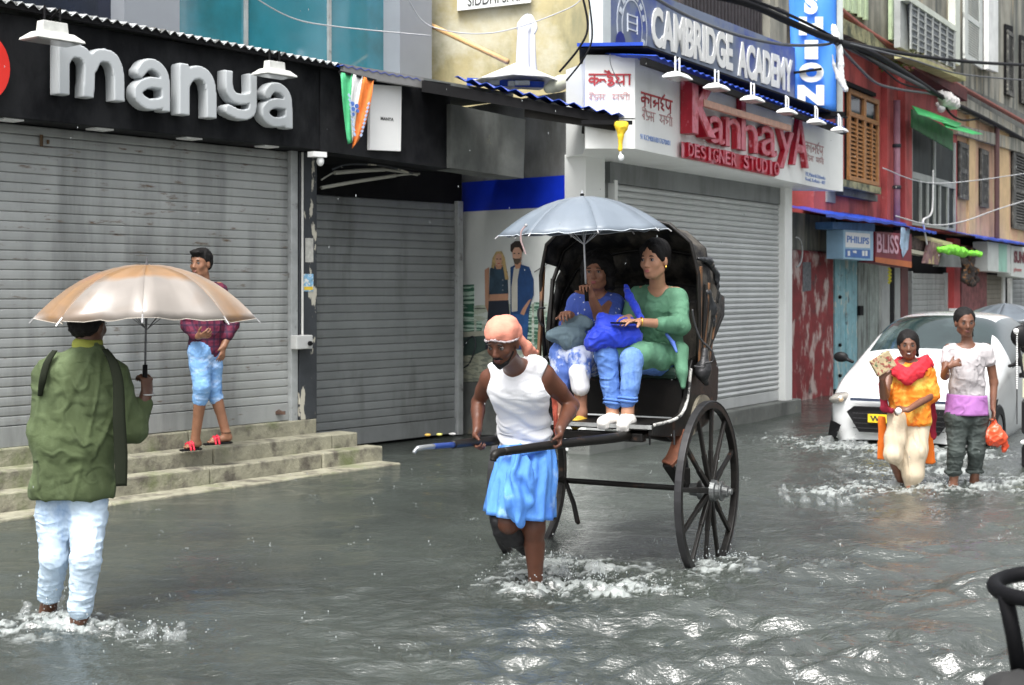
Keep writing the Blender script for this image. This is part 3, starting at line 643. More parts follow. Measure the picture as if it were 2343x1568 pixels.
mb.build('flag_lettering', mat('flag pale blue', (.45,.55,.75)), fl, kind='stuff')
mb = MB(); mb.bar(F2.px(776,164,.2), F2.px(860,185,.2), .02, .02); mb.build('flag_rod', m_dark, fl)

# ---- blue tin canopies over the side shop
can = thing('tin_canopy', F2.W(1.2, 3.3, .3), 'sloping blue edged corrugated tin canopy over the side shop', 'canopy')
corr(F2, 782, 150, 962, 182, .18, 1.0, m_bluet, 'tin_sheet', can, rise=.02, amp=.010)
mb = MB(); mb.bar(F2.px(782,160,.15), F2.px(965,190,.15), .10, .05); mb.build('edge_board', mat('grey edge board', (.2,.2,.2), rough=.6), can)
RF = Pl(1040, 12.9, u2=1418, Y2=12.5)
corr(RF, 1040, 176, 1416, 262, .05, .45, m_bluet, 'tin_sheet', can, pitch=.14, rise=.0)
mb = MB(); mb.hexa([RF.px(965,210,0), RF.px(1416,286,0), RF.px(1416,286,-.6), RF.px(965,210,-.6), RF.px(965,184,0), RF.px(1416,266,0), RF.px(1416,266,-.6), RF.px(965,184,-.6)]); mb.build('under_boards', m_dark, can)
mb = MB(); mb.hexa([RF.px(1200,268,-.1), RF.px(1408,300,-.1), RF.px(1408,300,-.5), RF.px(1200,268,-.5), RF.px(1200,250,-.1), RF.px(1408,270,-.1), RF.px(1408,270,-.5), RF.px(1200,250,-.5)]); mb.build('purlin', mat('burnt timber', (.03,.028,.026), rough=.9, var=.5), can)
r3 = random.Random(5); mb = MB()
for i in range(40): u = 1335+r3.random()*72; v = 288+r3.random()*4; l = r3.uniform(6, 34)*(1-(u-1335)/110); mb.bar(RF.px(u, v, -.3), RF.px(u+r3.uniform(-2,2), v+l, -.3), .03, .02)
mb.build('hanging_rags', mat('burnt timber', (.03,.03,.03)), can)
bar_ = Pl(1338, 12.5, u2=1500, Y2=12.5); mb = MB(); mb.bar(bar_.px(1330,280), bar_.px(1447,281), .035, .03); mb.build('support_bar', m_dark, can)
yc = thing('yellow_cloth', bar_.px(1420, 344), 'twisted yellow cloth knotted round the dark bar in front of the white shop', 'cloth')
s = SDF(); q4 = bar_.px
s.ell(q4(1422,288), (.055,.04,.045)); s.cap(q4(1422,292), q4(1420,315), .045, .02); s.cap(q4(1420,312), q4(1419,343), .022, .018); s.cap(q4(1409,283), q4(1418,300), .02, .02); s.cap(q4(1434,283), q4(1426,300), .02, .02)
sdf_obj(s, .007, 'knot', mat('yellow cotton', (.85,.58,.03), rough=.8, var=.15, vs=20), yc, folds(.006, 30, (1,1,.3), 3))
blb = thing('light_bulb', q4(1421, 368), 'bare glass bulb hanging under the yellow cloth', 'bulb')
mb = MB(); mb.sphere(q4(1421,361), .028, 10, 8, (1,1,1.2)); mb.build('glass', mat('clear glass', (.75,.78,.8), rough=.1, spec=1), blb, smooth=True)
mb = MB(); mb.tube([q4(1419,343), q4(1420,354)], .01, 6); mb.build('holder', m_whitep, blb)

# ---- poster wall
pw = thing('poster_wall', R.W(1, 0, 0), 'short grey return wall carrying the large poster beside the white studio', 'wall')
mb = MB(); R.box(mb, -.4, R.S(1350), -.3, 3.6, -.4, 0); mb.build('render', m_greyw, pw)
mb = MB(); R.quad(mb, [(1057,872),(1345,862),(1345,1010),(1057,992)], 0, .03); mb.build('plinth', m_conc, pw)
ad = thing('advert_poster', R.px(1196, 870, .03), 'large printed poster of a young couple in denim under a plain blue band', 'poster')
def adq(pts, c, name, o=.042, parent=None, **k): 
    mb = MB(); mb.poly([R.px(u, v, o) for u, v in pts], -R.n*.006); return mb.build(name, mat('print '+name, c, rough=.45, **k), parent or ad)
mb = MB(); R.quad(mb, [(1057,485),(1337,470),(1337,864),(1057,874)], .0, .03); mb.build('sheet', mat('print sheet', (.66,.69,.67), rough=.5, var=.08, vs=1.5), ad)
mb = MB(); R.quad(mb, [(1057,418),(1337,398),(1337,470),(1057,485)], .0, .034); mb.build('blue_band', mat('print blue band', (.005,.03,.52), rough=.4, var=.2, vs=2), ad)
adq([(1057,700),(1337,690),(1337,864),(1057,874)], (.40,.45,.36), 'city', .034, var=.3, vs=4, c2=(.62,.68,.62), m2=(.5,.55), s2=6, st2=(1,1,4))
for i, (u, w, v0, v1) in enumerate(((1058,26,652,762),(1090,12,735,760),(1200,16,700,790),(1222,22,692,800),(1248,20,715,800),(1270,26,688,800),(1300,30,702,805))):
    adq([(u,v0),(u+w,v0-1),(u+w,v1),(u,v1)], ((.05,.16,.10),(.28,.42,.30),(.20,.36,.26),(.32,.50,.40))[i%4], 'tower', .037+.0004*i, var=.2, vs=3, c2=(.5,.66,.55), m2=(.5,.52), s2=7, st2=(.3,.3,5))
adq([(1057,760),(1110,757),(1112,768),(1057,772)], (.45,.45,.36), 'kerb', .040)
adq([(1057,772),(1112,768),(1112,800),(1085,812),(1057,815)], (.05,.08,.07), 'parapet', .0405)
adq([(1057,815),(1085,812),(1115,800),(1160,860),(1160,868),(1057,874)], (.36,.37,.28), 'pavement', .0405, var=.3, vs=5, c2=(.2,.22,.18), m2=(.5,.55), s2=6, st2=(1,1,6))
mb = MB(); mb.tube(spline([R.px(1058,795,.05), R.px(1080,760+10,.05), R.px(1088,790,.05), R.px(1075,830,.05), R.px(1059,843,.05)], 6), .008, 6); mb.build('coiled_wire', m_pillar, pw)
skin_p = (.50,.27,.17)
adq([(1109,618),(1118,612),(1118,690),(1123,702),(1118,720),(1110,700)], skin_p, 'printed arm', .044)
adq([(1150,625),(1160,660),(1158,690),(1150,690)], skin_p, 'printed arm', .044)
adq([(1121,615),(1132,608),(1148,610),(1160,622),(1162,672),(1119,674)], (.03,.06,.09), 'vest', .046, var=.5, vs=6)
adq([(1119,674),(1162,672),(1161,689),(1120,690)], skin_p, 'midriff', .0455)
adq([(1118,689),(1162,687),(1165,720),(1158,800),(1140,800),(1138,740),(1122,800),(1110,800),(1116,720)], (.02,.025,.04), 'trousers', .0465)
adq([(1132,606),(1150,606),(1146,616),(1136,616)], skin_p, 'neck', .047)
adq([(1124,612),(1127,590),(1135,576),(1147,575),(1154,590),(1157,612),(1163,640),(1156,640),(1150,605),(1132,604),(1130,615)], (.50,.36,.16), 'blonde hair', .0475, var=.3, vs=15)
adq([(1134,585),(1140,580),(1147,583),(1149,596),(1146,606),(1141,610),(1136,606),(1133,596)], (.58,.34,.24), 'face', .0485)
adq([(1168,612),(1184,603),(1210,611),(1220,640),(1220,675),(1214,690),(1208,725),(1168,725)], (.02,.06,.17), 'denim shirt', .0488, var=.25, vs=8)
adq([(1176,612),(1190,608),(1184,640),(1184,712),(1171,714),(1170,660)], (.55,.53,.46), 'undershirt', .0495)
adq([(1168,720),(1209,718),(1207,760),(1202,800),(1184,800),(1168,790)], (.03,.10,.28), 'jeans', .049, var=.4, vs=8)
adq([(1209,688),(1216,684),(1205,706),(1199,722),(1190,718),(1196,706)], skin_p, 'forearm', .050)
adq([(1176,600),(1192,600),(1190,614),(1180,616)], skin_p, 'neck', .050)
adq([(1172,575),(1178,566),(1188,566),(1193,576),(1192,592),(1186,604),(1178,602),(1173,590)], (.52,.32,.23), 'face', .0505)
adq([(1168,575),(1168,560),(1178,552),(1190,552),(1197,562),(1196,578),(1192,572),(1188,566),(1176,567),(1172,578)], (.04,.03,.025), 'dark hair', .0510)
adq([(1173,590),(1178,592),(1188,592),(1192,588),(1190,600),(1184,606),(1177,603)], (.10,.07,.05), 'beard', .0512)
for u in (1177, 1187): adq([(u-2,579),(u+2,579),(u+2,581.5),(u-2,581.5)], (.03,.02,.02), 'eye', .0514)
for u in (1137.5, 1145): adq([(u-1.7,592),(u+1.7,592),(u+1.7,594),(u-1.7,594)], (.05,.03,.03), 'eye', .0514)
adq([(1138,602),(1144,602),(1143,604),(1139,604)], (.5,.10,.09), 'mouth', .0514)
for v in (640, 652, 663): adq([(1149,v),(1151,v),(1151,v+2),(1149,v+2)], (.3,.32,.35), 'button', .0514)
adq([(1222,622),(1260,598),(1260,600),(1222,624)], (.1,.1,.1), 'railing', .046); adq([(1085,705),(1110,705),(1110,706.5),(1085,706.5)], (.1,.1,.1), 'railing', .046)
# bits of litter at the foot of the wall
for i, (u, v, c, l) in enumerate(((982,991,(.8,.5,.1),'orange scrap of litter at the foot of the recessed shutter'),(1004,990,(.75,.7,.2),'yellow scrap of litter at the foot of the recessed shutter'),(1032,989,(.8,.8,.78),'white scrap of litter at the foot of the recessed shutter'))):
    s = SDF(); c0 = P(u, v, 14.2 if i < 2 else 14.4); 
    for k in range(3): s.ell(c0+Vector((r3.uniform(-.03,.03), r3.uniform(-.02,.02), -.02)), (.022,.014,.008))
    tag(sdf_obj(s, .008, 'litter', mat('litter %d' % i, c, rough=.5), None), l, 'litter')
# ================================================================== white studio shop
ks = thing('studio_shop', K.W(-2, 0, -.3), 'white pillared shop building with a projecting sign box over its wide shutter', 'building')
zb = .18; sK0, sK1 = K.S(1340, .1), K.S(1813, .1)
mb = MB(); K.box(mb, K.S(1392,-.12), sK1+.2, -.2, 4.0, -.3, -.12); mb.build('wall', m_greyw, ks)
for a, b, nm in ((1340, 1385, 'pillar'), (1797, 1813, 'pillar')):
    mb = MB(); K.box(mb, K.S(a, .1), K.S(b, .1), .02, 2.9, -.14, .10); mb.build(nm, m_white, ks, bevel=.01)
mb = MB(); K.box(mb, sK0-.0, sK1+.22, -.3, zb, -.11, .14); mb.build('plinth', m_conc, ks, bevel=.015)
shutter('closed wide pale roller shutter under the white sign box with red lettering', K, K.S(1404,.0), K.S(1794,.0), zb+.005, 2.66, .066, m_steel3, m_white, .0, .05, bottom=.13, prof=1.0)
mb = MB(); K.box(mb, K.S(1390), K.S(1797), 2.66, 2.9, -.1, .03); mb.build('shutter_hood', m_steel2, ks)
zk0, zk1 = 2.87, 3.72; BL = Vector((.665, 12.70, 0)); BC = KF.W(0, 0, 0); BE = KF.W(KF.S(1897), 0, 0)
sgn = thing('studio_sign', (BC.x, BC.y, zk0), 'white box sign with raised red lettering and painted Hindi words on its two faces', 'sign')
def prism(name, pts, z0, z1, mt, parent, **k):
    mb = MB(); mb.poly([Vector((p.x, p.y, z0)) for p in pts], (0,0,z1-z0)); return mb.build(name, mt, parent, **k)
bk = K.W(K.S(1813), 0, -.12); prism('box', [BL, BC, BE, Vector((BE.x+.25, BE.y+.3, 0)), Vector((bk.x,bk.y,0)), K.W(sK0, 0, -.12), Vector((BL.x-.0, BL.y+.5, 0))], zk0, zk1, m_white, sgn)
mb = MB(); mb.bar(Vector((BL.x, BL.y-.004, zk0+.275)), Vector((BC.x, BC.y-.004, zk0+.275)), .006, .004); mb.build('joint', m_dark, sgn)
m_lred = mat('letter red', (.34,.006,.02), rough=.35, var=.2, vs=10, c2=(.60,.25,.30), m2=(.58,.66), s2=8)
m_lface = mat('faded letter face', (.58,.15,.20), rough=.4, var=.2, vs=14, c2=(.45,.03,.05), m2=(.5,.6), s2=9)
def hwarp(t):
    y = t[:, 1]; t = t.copy(); t[:, 1] = np.where(y < .76, y*.50/.76, .50+(y-.76)*.50/.24); return t
def klet(ch, u0, u1, vt, vb, dep=.085, fat=.022, face=True, nm='letter'):
    O = KF.px(u0, vb, .01); z1 = KF.Z(u0, vt, .01); w = KF.S(u1, .01)-KF.S(u0, .01)
    o = place_text(nm, ch, m_lred, sgn, O, KF.d, (0,0,1), w, z1-O.z, KF.n, dep, fat, warp=hwarp if ch == 'h' else None)
    if face: place_text('letter_face', ch, m_lface, o, O+KF.n*(dep+.001)+Vector((0,0,.006)), KF.d, (0,0,1), w-.004, z1-O.z-.012, KF.n, .004, max(fat-.02, 0), warp=hwarp if ch == 'h' else None)
klet('K', 1557, 1613, 183, 306, fat=.05, dep=.12)
for ch, u0, u1, vt, vb in (('a',1612,1647,262,326),('n',1649,1683,266,335),('h',1685,1723,202,344),('a',1731,1767,284,354),('y',1772,1806,294,384),('A',1803,1840,262,377)): klet(ch, u0, u1, vt, vb, dep=.055, fat=.012)
a0, a1 = KF.px(1606, 241, .12), KF.px(1806, 301, .12)
mb = MB(); mb.bar(a0+Vector((0,0,.025)), a1+Vector((0,0,.035)), .065, .05, side=(0,0,1)); mb.build('head_bar', mat('faded pink strip', (.62,.36,.27), rough=.5, var=.2, vs=12), sgn)
us = np.linspace(1562, 1774, 16)
for i, ch in enumerate('DESIGNER STUDIO'):
    if ch == ' ': continue
    u0, u1 = us[i], us[i+1]-2
    if ch == 'I': u0, u1 = u0+4, u0+8.5
    f = (u0-1562)/212; vt = 326+f*46; vb = 359+f*46
    klet(ch, u0, u1, vt, vb, dep=.06, fat=.03, face=True)
mb = MB(); mb.hexa([KF.px(1559,361,.012), KF.px(1774,405,.012), KF.px(1774,405,.05), KF.px(1559,361,.05), KF.px(1559,324,.012), KF.px(1774,371,.012), KF.px(1774,371,.05), KF.px(1559,324,.05)]); mb.build('letter_backing', m_lred, sgn)
# painted Hindi words, drawn as brush strokes
DEV = [ # कन्हैया  (0..1, 0..1 ; headline at y=.8)
 [(0,.8),(1,.8)],
 [(.13,.8),(.13,.22)], [(.13,.55),(.05,.60),(.0,.48),(.05,.38),(.13,.45)], [(.13,.55),(.2,.58),(.22,.45),(.17,.32)],
 [(.27,.52),(.36,.52)], [(.27,.52),(.25,.47),(.28,.42)], [(.36,.52),(.40,.40)],
 [(.46,.8),(.46,.66),(.55,.64),(.56,.52),(.47,.48),(.56,.42),(.60,.32),(.52,.20),(.46,.26),(.52,.33)],
 [(.50,.8),(.44,.93),(.38,1.0)], [(.54,.8),(.50,.92),(.47,1.0)],
 [(.68,.8),(.66,.66),(.72,.60),(.68,.48),(.66,.40),(.74,.36),(.82,.44)], [(.84,.8),(.84,.25)], [(.98,.8),(.98,.25)]]
DEV2 = [[(0,.8),(.42,.8)], [(.06,.8),(.06,.3)], [(.06,.6),(0,.5),(.05,.42)], [(.12,.8),(.14,.55),(.2,.5),(.2,.35),(.13,.3)], [(.28,.8),(.28,.3)], [(.22,.55),(.28,.5)], [(.36,.8),(.36,.3)], [(.0,.92),(.06,1.0),(.12,.82)], [(.30,.55),(.36,.5)],
        [(.56,.8),(1,.8)], [(.6,.8),(.62,.6),(.58,.5),(.64,.4)], [(.72,.8),(.72,.3)], [(.66,.5),(.72,.5)], [(.8,.8),(.78,.6),(.86,.55),(.80,.4)], [(.92,.8),(.92,.3)], [(.98,.8),(.98,.3)], [(.84,.9),(.9,1.0),(.95,.84)]]
DEV3 = [[(0,.8),(1,.8)], [(.12,.8),(.12,.2)], [(.12,.6),(.02,.55),(.03,.4),(.12,.45)], [(.12,.6),(.24,.55),(.22,.4)], [(.3,.8),(.3,.2)], [(.44,.6),(.38,.5),(.46,.45),(.40,.3)], [(.55,.8),(.55,.2)], [(.47,.5),(.55,.5)], [(.66,.8),(.62,.6),(.7,.5),(.64,.35),(.72,.25)], [(.68,.85),(.74,1.0)], [(.8,.8),(.8,.5),(.88,.4),(.92,.55)], [(.94,.8),(.94,.2)]]
def strokes(name, S_, O, X, w, h, Nn, th, mt, parent):
    mb = MB(); X = Vector(X); Nn = Vector(Nn)
    for line in S_:
        pts = [Vector(O)+X*(a*w)+Vector((0,0,b*h)) for a, b in line]; pts = spline(pts, 3) if len(pts) > 2 else pts
        for a, b in zip(pts[:-1], pts[1:]):
            if (b-a).length > 1e-5: e = (b-a).normalized()*th*.35; mb.bar(a-e+Nn*.002, b+e+Nn*.002, th, .003, side=Nn.cross(b-a))
    return mb.build(name, mt, parent)
m_pred = mat('brush red', (.42,.04,.05), rough=.6); m_ppale = mat('brush faded red', (.52,.30,.30), rough=.6, var=.3, vs=20); m_pblue = mat('brush blue', (.22,.32,.60), rough=.6, var=.2, vs=20)
LX = (BC-BL).normalized(); LN = Vector((0,-1,0)); fl_ = lambda u, v: Vector(((u-CX)*12.7/F, 12.696, CH-(v-HZ)*12.7/F))
strokes('painted_word', DEV, fl_(1348,204), LX, .375, .165, LN, .016, m_pred, sgn)
strokes('painted_word', DEV2, fl_(1348,236), LX, .37, .10, LN, .007, m_ppale, sgn)
def kst(name, S_, u0, vb, u1, vt, th, mt): O = KF.px(u0, vb, .004); strokes(name, S_, O, KF.d, KF.S(u1)-KF.S(u0), KF.Z(u0, vt)-KF.Z(u0, vb), KF.n, th, mt, sgn)
kst('painted_word', DEV3, 1467, 250, 1538, 202, .018, m_pred); kst('painted_word', DEV2, 1470, 284, 1538, 244, .010, m_ppale)
kst('painted_word', DEV3, 1843, 352, 1884, 318, .016, m_ppale); kst('painted_word', DEV2, 1845, 373, 1884, 350, .010, m_ppale)
def ktext(txt, u0, vb, u1, vt, mt): O = KF.px(u0, vb, .003); place_text('painted_line', txt, mt, sgn, O, KF.d, (0,0,1), KF.S(u1)-KF.S(u0), KF.Z(u0,vt)-KF.Z(u0,vb), KF.n, .003, kind='stuff')
ktext('9/ KCM0010017670001', 1465, 318, 1533, 306, m_pblue)
ktext('7/3, Maharshi Debendra', 1843, 403, 1888, 393, m_pblue); ktext('Road, Kolkata - 007', 1843, 414, 1888, 405, m_pblue)
# blue tin edge over the box, lamps
kc = thing('tin_canopy', KF.W(1, 3.8, .3), 'thin blue edged tin canopy above the white sign box', 'canopy')
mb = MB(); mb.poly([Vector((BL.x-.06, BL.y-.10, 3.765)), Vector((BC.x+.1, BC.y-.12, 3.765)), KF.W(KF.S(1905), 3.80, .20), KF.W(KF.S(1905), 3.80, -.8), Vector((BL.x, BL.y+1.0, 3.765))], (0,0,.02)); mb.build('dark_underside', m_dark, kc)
mb = MB(); mb.bar(Vector((BL.x-.08, BL.y-.12, 3.79)), Vector((BC.x+.06, BC.y-.13, 3.80)), .03, .02); mb.build('tin_edge', m_bluet, kc)
corr(KF, 1500, 128, 1935, 293, .28, .5, m_bluet, 'tin_sheet', kc, pitch=.16, amp=.013, rise=.06)
mb = MB(); mb.bar(KF.px(1470,140,.24), KF.px(1930,303,.24), .06, .05); mb.build('edge_beam', m_dark, kc)
for i, (u, v, w, l) in enumerate(((1550,178,.30,'white flood lamp on twin stems, nearest of the row above the red lettering'),(1640,203,.29,'white flood lamp above the first red letter n of the studio sign'),(1722,230,.29,'white flood lamp above the middle of the studio sign, third in its row'),(1801,258,.27,'white flood lamp above the last red capital letter of the studio sign'),(1868,281,.27,'white flood lamp above the small Hindi words at the far end of the studio sign'),(1921,299,.26,'white flood lamp sticking out past the far end of the studio sign'))):
    o_ = .42; c = KF.px(u, v, o_); floodlamp(c, w, KF.d, l, KF.px(u-3, v-38, .26), group='flood lamps above the studio sign')
# academy board
cb = thing('academy_board', CB.px(1396, 118), 'long blue grey board with white academy lettering and round crest above the studio sign', 'sign')
mb = MB(); CB.box(mb, 0, CB.S(1819), 3.86, CB.Z(1819, 110)+0, -.12, .0)
m_cb = mat('academy blue', (.17,.21,.30), rough=.4, var=.2, vs=.9, c2=(.035,.07,.33), m2=(.54,.62), s2=.6, c3=(.30,.33,.36), m3=(.6,.8), s3=.8)
mb.build('board', m_cb, cb)
mb = MB(); CB.box(mb, -.16, -.004, 3.86, 5.9, -.14, .01); mb.build('side_post', mat('pale post', (.62,.68,.70), rough=.5), cb)
zA = CB.Z(1480,150)
O = CB.px(1490, 88, .012); 
def cbt(txt, u0, vt, vb, u1): O = CB.px(u0, vb, .003); place_text('lettering', txt, m_whitep, cb, O, CB.d, (0,0,1), CB.S(u1)-CB.S(u0), CB.Z(u0,vt)-CB.Z(u0,vb), CB.n, .012, fat=.035)
cbt('CAMBRIDGE', 1490, 12, 105, 1675); cbt('ACADEMY', 1687, 92, 174, 1812)
# crest: two rings, book and letters
def ring(pl, u, v, r0, r1, o, mt, name, parent, sz=1.0, n=28):
    c = pl.px(u, v, o); mb = MB(); rows = [[c+pl.d*r_*math.cos(k*2*math.pi/n)+Vector((0,0,sz*r_*math.sin(k*2*math.pi/n))) for k in range(n)] for r_ in (r0, r1)]
    mb.grid(rows, True); mb.grid([[p-pl.n*.006 for p in rows[1]], rows[1]], True); return mb.build(name, mt, parent)
m_crest = mat('crest white', (.55,.60,.68), rough=.5, var=.2, vs=12)
ring(CB, 1447, 62, .30, .32, .004, m_crest, 'crest_ring', cb, 1.25); ring(CB, 1447, 62, .20, .215, .004, m_crest, 'crest_ring', cb, 1.3)
c0 = CB.px(1447, 62, .005)
for k in range(16):
    a = k*2*math.pi/16; c = c0+CB.d*.255*math.cos(a)+Vector((0,0,.32*math.sin(a))); t_ = CB.d*(-math.sin(a))+Vector((0,0,math.cos(a)))
    mb = MB(); mb.bar(c-t_*.03, c+t_*.03, .05, .004, side=CB.n.cross(t_)); mb.build('crest_mark', m_crest, cb) if k % 4 else None
for dz in (.02, .09, .16): 
    mb = MB(); mb.bar(c0+CB.d*-.10+Vector((0,0,dz-.05)), c0+CB.d*.10+Vector((0,0,dz-.05)), .014, .004); mb.build('crest_book', m_crest, cb)
for sx in (-.10, .10): mb = MB(); mb.bar(c0+CB.d*sx+Vector((0,0,-.06)), c0+CB.d*sx+Vector((0,0,.12)), .014, .004); mb.build('crest_book', m_crest, cb)
mb = MB(); c = CB.px(1420, 100, .005); mb.poly([c+CB.d*.10*math.cos(a)+Vector((0,0,.12*math.sin(a))) for a in [k*.5236 for k in range(12)]], CB.n*.003); mb.build('blue_patch', mat('deep blue print', (.01,.02,.22)), cb)
# upper floor of that building
ZT = 6.9
kb = thing('corner_house', K.W(1, 3.9, -1), 'grey old house rising behind the academy board', 'building')
mb = MB(); K.box(mb, K.S(1350, -1.0), K.S(1890, -1.0), 3.75, ZT, -5, -1.0); mb.build('wall', m_grim, kb)
mb = MB(); K.box(mb, K.S(1560,-.8), K.S(1795,-.8), 5.0, 5.06, -.84, -.76); K.box(mb, K.S(1560,-.8), K.S(1795,-.8), 6.4, 6.5, -.86, -.74); mb.build('balcony_rail', mat('dark iron', (.05,.045,.05), rough=.6, var=.3, vs=10), kb)
mb = MB(); K.box(mb, K.S(1560,-.9), K.S(1795,-.9), 4.0, 6.4, -.95, -.9); mb.build('balcony_mesh', mat('rusty mesh', (.10,.08,.09), rough=.8, var=.6, vs=40), kb)
s_ = K.S(1562,-.8); bal = None
while s_ < K.S(1793,-.8):
    if bal is None: mb = MB(); K.box(mb, s_, s_+.03, 3.9, 6.4, -.83, -.79); bal = mb.build('baluster', MATS['dark iron'], kb); b0 = s_; bl0 = ORG[bal.name].copy()
    else: dup(bal, bl0+K.d*(s_-b0), kb)
    s_ += .105
mb = MB(); K.box(mb, K.S(1762,-.7), K.S(1800,-.7), 3.8, 7, -.9, -.7); mb.build('pier', m_grim, kb)
# blue vertical banner
BN = Pl(1800, 17.5, u2=1925, Y2=17.5)
bn = thing('vertical_banner', BN.px(1860, 254), 'tall bright blue banner with stacked white letters facing down the street', 'banner')
mb = MB(); rows = [[BN.px(1801+(1913-1801)*i/8+(1-t)*0+ (14*t*(1-i/8)), -90+345*t, .03*math.sin(i*.9+t*9)) for i in range(9)] for t in [k/16 for k in range(17)]]
mb.grid(rows); o = mb.build('cloth', mat('banner blue', (.07,.30,.95), rough=.5, var=.08, vs=3), bn, smooth=True); o.modifiers.new('s','SOLIDIFY').thickness = .01
def bnt(ch, u0, u1, vt, vb): O = BN.px(u0, vb, .075); place_text('letter', ch, m_whitep, bn, O, BN.d, (0,0,1), (u1-u0)*17.5/F, (vb-vt)*17.5/F, BN.n, .01, fat=.07)
def bc(x, y): return (2280+x/4.481)*.781, (y/4.481)*.781
for ch, x0, y0, x1, y1 in (('S',340,-110,515,190),('H',270,225,585,465),('I',345,530,520,780),('O',270,825,595,1085),('N',250,1120,600,1385)):
    u0, v0 = bc(x0, y0); u1, v1 = bc(x1, y1); bnt(ch, u0, u1, v0, v1)
mb = MB(); mb.bar(BN.px(1788,171,.1), BN.px(1880,158,.12), .03, .03); mb.build('cross_bar', m_dark, bn)
mb = MB(); mb.bar(BN.px(1814,257,.02), BN.px(1932,262,.02), .06, .05); mb.build('bottom_bar', m_dark, bn)
mb = MB(); mb.box(BN.px(1920,80,-.06)+Vector((0,0,-.0)), (.075,.08,2.35)); mb.build('side_post', mat('grey post', (.42,.46,.45), rough=.7, var=.2), bn)
# white torn sheet tied to the cables beside the banner
s = SDF(); b_ = lambda u, v: BN.px(u, v, .25)
s.chain([b_(1908,62), b_(1912,85), b_(1920,110), b_(1924,150), b_(1927,185), b_(1935,205)], [.035,.05,.035,.03,.03,.035], k=.02); s.chain([b_(1905,125), b_(1908,150), b_(1918,178), b_(1930,200)], [.008,.02,.025,.02])
tag(sdf_obj(s, .012, 'tied_rag', mat('white plastic rag', (.72,.74,.74), rough=.4), None, folds(.012, 18, (1,1,.3), 2)), 'torn white plastic rag tied to the cable bundle at the edge of the blue banner', 'rag')

# ================================================================== old yellow house
yh = thing('yellow_house', YW.W(1, 3, -1), 'stained old yellow plaster house behind the tin canopies', 'building')
mb = MB(); YW.box(mb, -.6, YW.S(1400), -.2, 6.2, -4, 0); mb.build('wall', m_yel, yh)
mb = MB(); YW.box(mb, YW.S(1372), YW.S(1392), 3.0, 6.2, .0, .25); mb.build('edge_pier', m_grim, yh)
ys = thing('name_board', YW.px(1122, 20, .03), 'white name board with dark capitals cut by the top edge of the picture', 'sign')
mb = MB(); mb.hexa([YW.px(1046,25,.08), YW.px(1215,6,.08), YW.px(1215,6,.02), YW.px(1046,25,.02), YW.px(1046,-50,.08), YW.px(1215,-66,.08), YW.px(1215,-66,.02), YW.px(1046,-50,.02)]); mb.build('board', m_white, ys)
p = YW.px(1070, 15, .083); q_ = YW.px(1190, 2, .083); X_ = (q_-p); place_text('lettering', 'SIDDHI S. K.', MATS['black print'], ys, p, X_.normalized(), (0,0,1), X_.length, .12, YW.n, .003, fat=.01)
bp_ = thing('bamboo_pole', YW.px(1160, 142, .6), 'pale bamboo pole slanting down across the yellow wall', 'pole')
mb = MB(); mb.tube([YW.px(985,58,.3), YW.px(1162,142,.9)], .03, 8); mb.build('pole', mat('bamboo', (.62,.38,.17), rough=.5, var=.15, vs=15), bp_, smooth=True)
y_ = lambda u, v: YW.px(u, v, 1.1)
wc = loft([(y_(1208,33), .03, .03), (y_(1208,40), .06, .035), (y_(1207,54), .10, .04), (y_(1208,66), .105, .04), (y_(1206,76), .085, .04), (y_(1205,105), .090, .045), (y_(1204,145), .098, .05), (y_(1205,187), .108, .05)], 'hanging_shirt', mat('white laundry', (.60,.62,.68), rough=.8, var=.03), None, YW.d, nf=5, amp=.018, seed=3, cap=True); tag(wc, 'white shirt hung out to dry in front of the yellow wall', 'laundry')
tb_ = thing('street_parasol', YW.px(1190, 188, 1.6), 'wide white parasol canopy over blue trimmed stall roof above the tin sheets', 'parasol')
AP = YW.px(1183, 143, 1.7); mb = MB(); rim = []
for k in range(8):
    a = 2*math.pi*k/8+.3; rim.append(AP+Vector((.50*math.cos(a), .5*math.sin(a), -.21+.015*math.sin(3*a))))
for k in range(8):
    a, b = rim[k], rim[(k+1)%8]; m_ = (a+b)/2+Vector((0,0,.02)); mb.add([AP, a, m_, b], [(0,1,2),(0,2,3)])
o = mb.build('canopy', mat('parasol white', (.85,.85,.83), rough=.5, var=.02), tb_); o.modifiers.new('s','SOLIDIFY').thickness = .01
mb = MB(); mb.hexa([YW.px(1068,196,1.5), YW.px(1245,201,1.5), YW.px(1245,201,.9), YW.px(1068,196,.9), YW.px(1068,178,1.5), YW.px(1245,187,1.5), YW.px(1245,187,.9), YW.px(1068,178,.9)]); mb.build('blue_trim', m_bluet, tb_)
for i, (u, v, w, h) in enumerate(((1095,188,30,12),(1130,190,26,10),(1195,190,34,10),(1170,192,16,12))): 
    mb = MB(); p = YW.px(u, v, 1.56); mb.box(p, (w*.0045, .06, h*.0045)); mb.build('stacked_box', mat('box pale', (.6,.65,.7), rough=.6, var=.3, vs=9), tb_, bevel=.01)
s = SDF(); y2 = lambda u, v: YW.px(u, v, 1.75)
s.chain([y2(1255,203), y2(1280,192), y2(1310,180), y2(1330,170)], [.05,.07,.05,.03], k=.03)
tag(sdf_obj(s, .014, 'rolled_sheet', mat('plastic sheet', (.60,.62,.50), rough=.35, var=.2, vs=4, c2=(.60,.58,.10), m2=(.5,.55), s2=1.2), None, folds(.015, 9, (.4,.4,1), 6)), 'crumpled grey and yellow plastic sheet rolled up on the blue tin canopy', 'plastic sheet')
s = SDF(); s.chain([y2(1325,192), y2(1328,210), y2(1328,240)], [.03,.05,.03], k=.02)
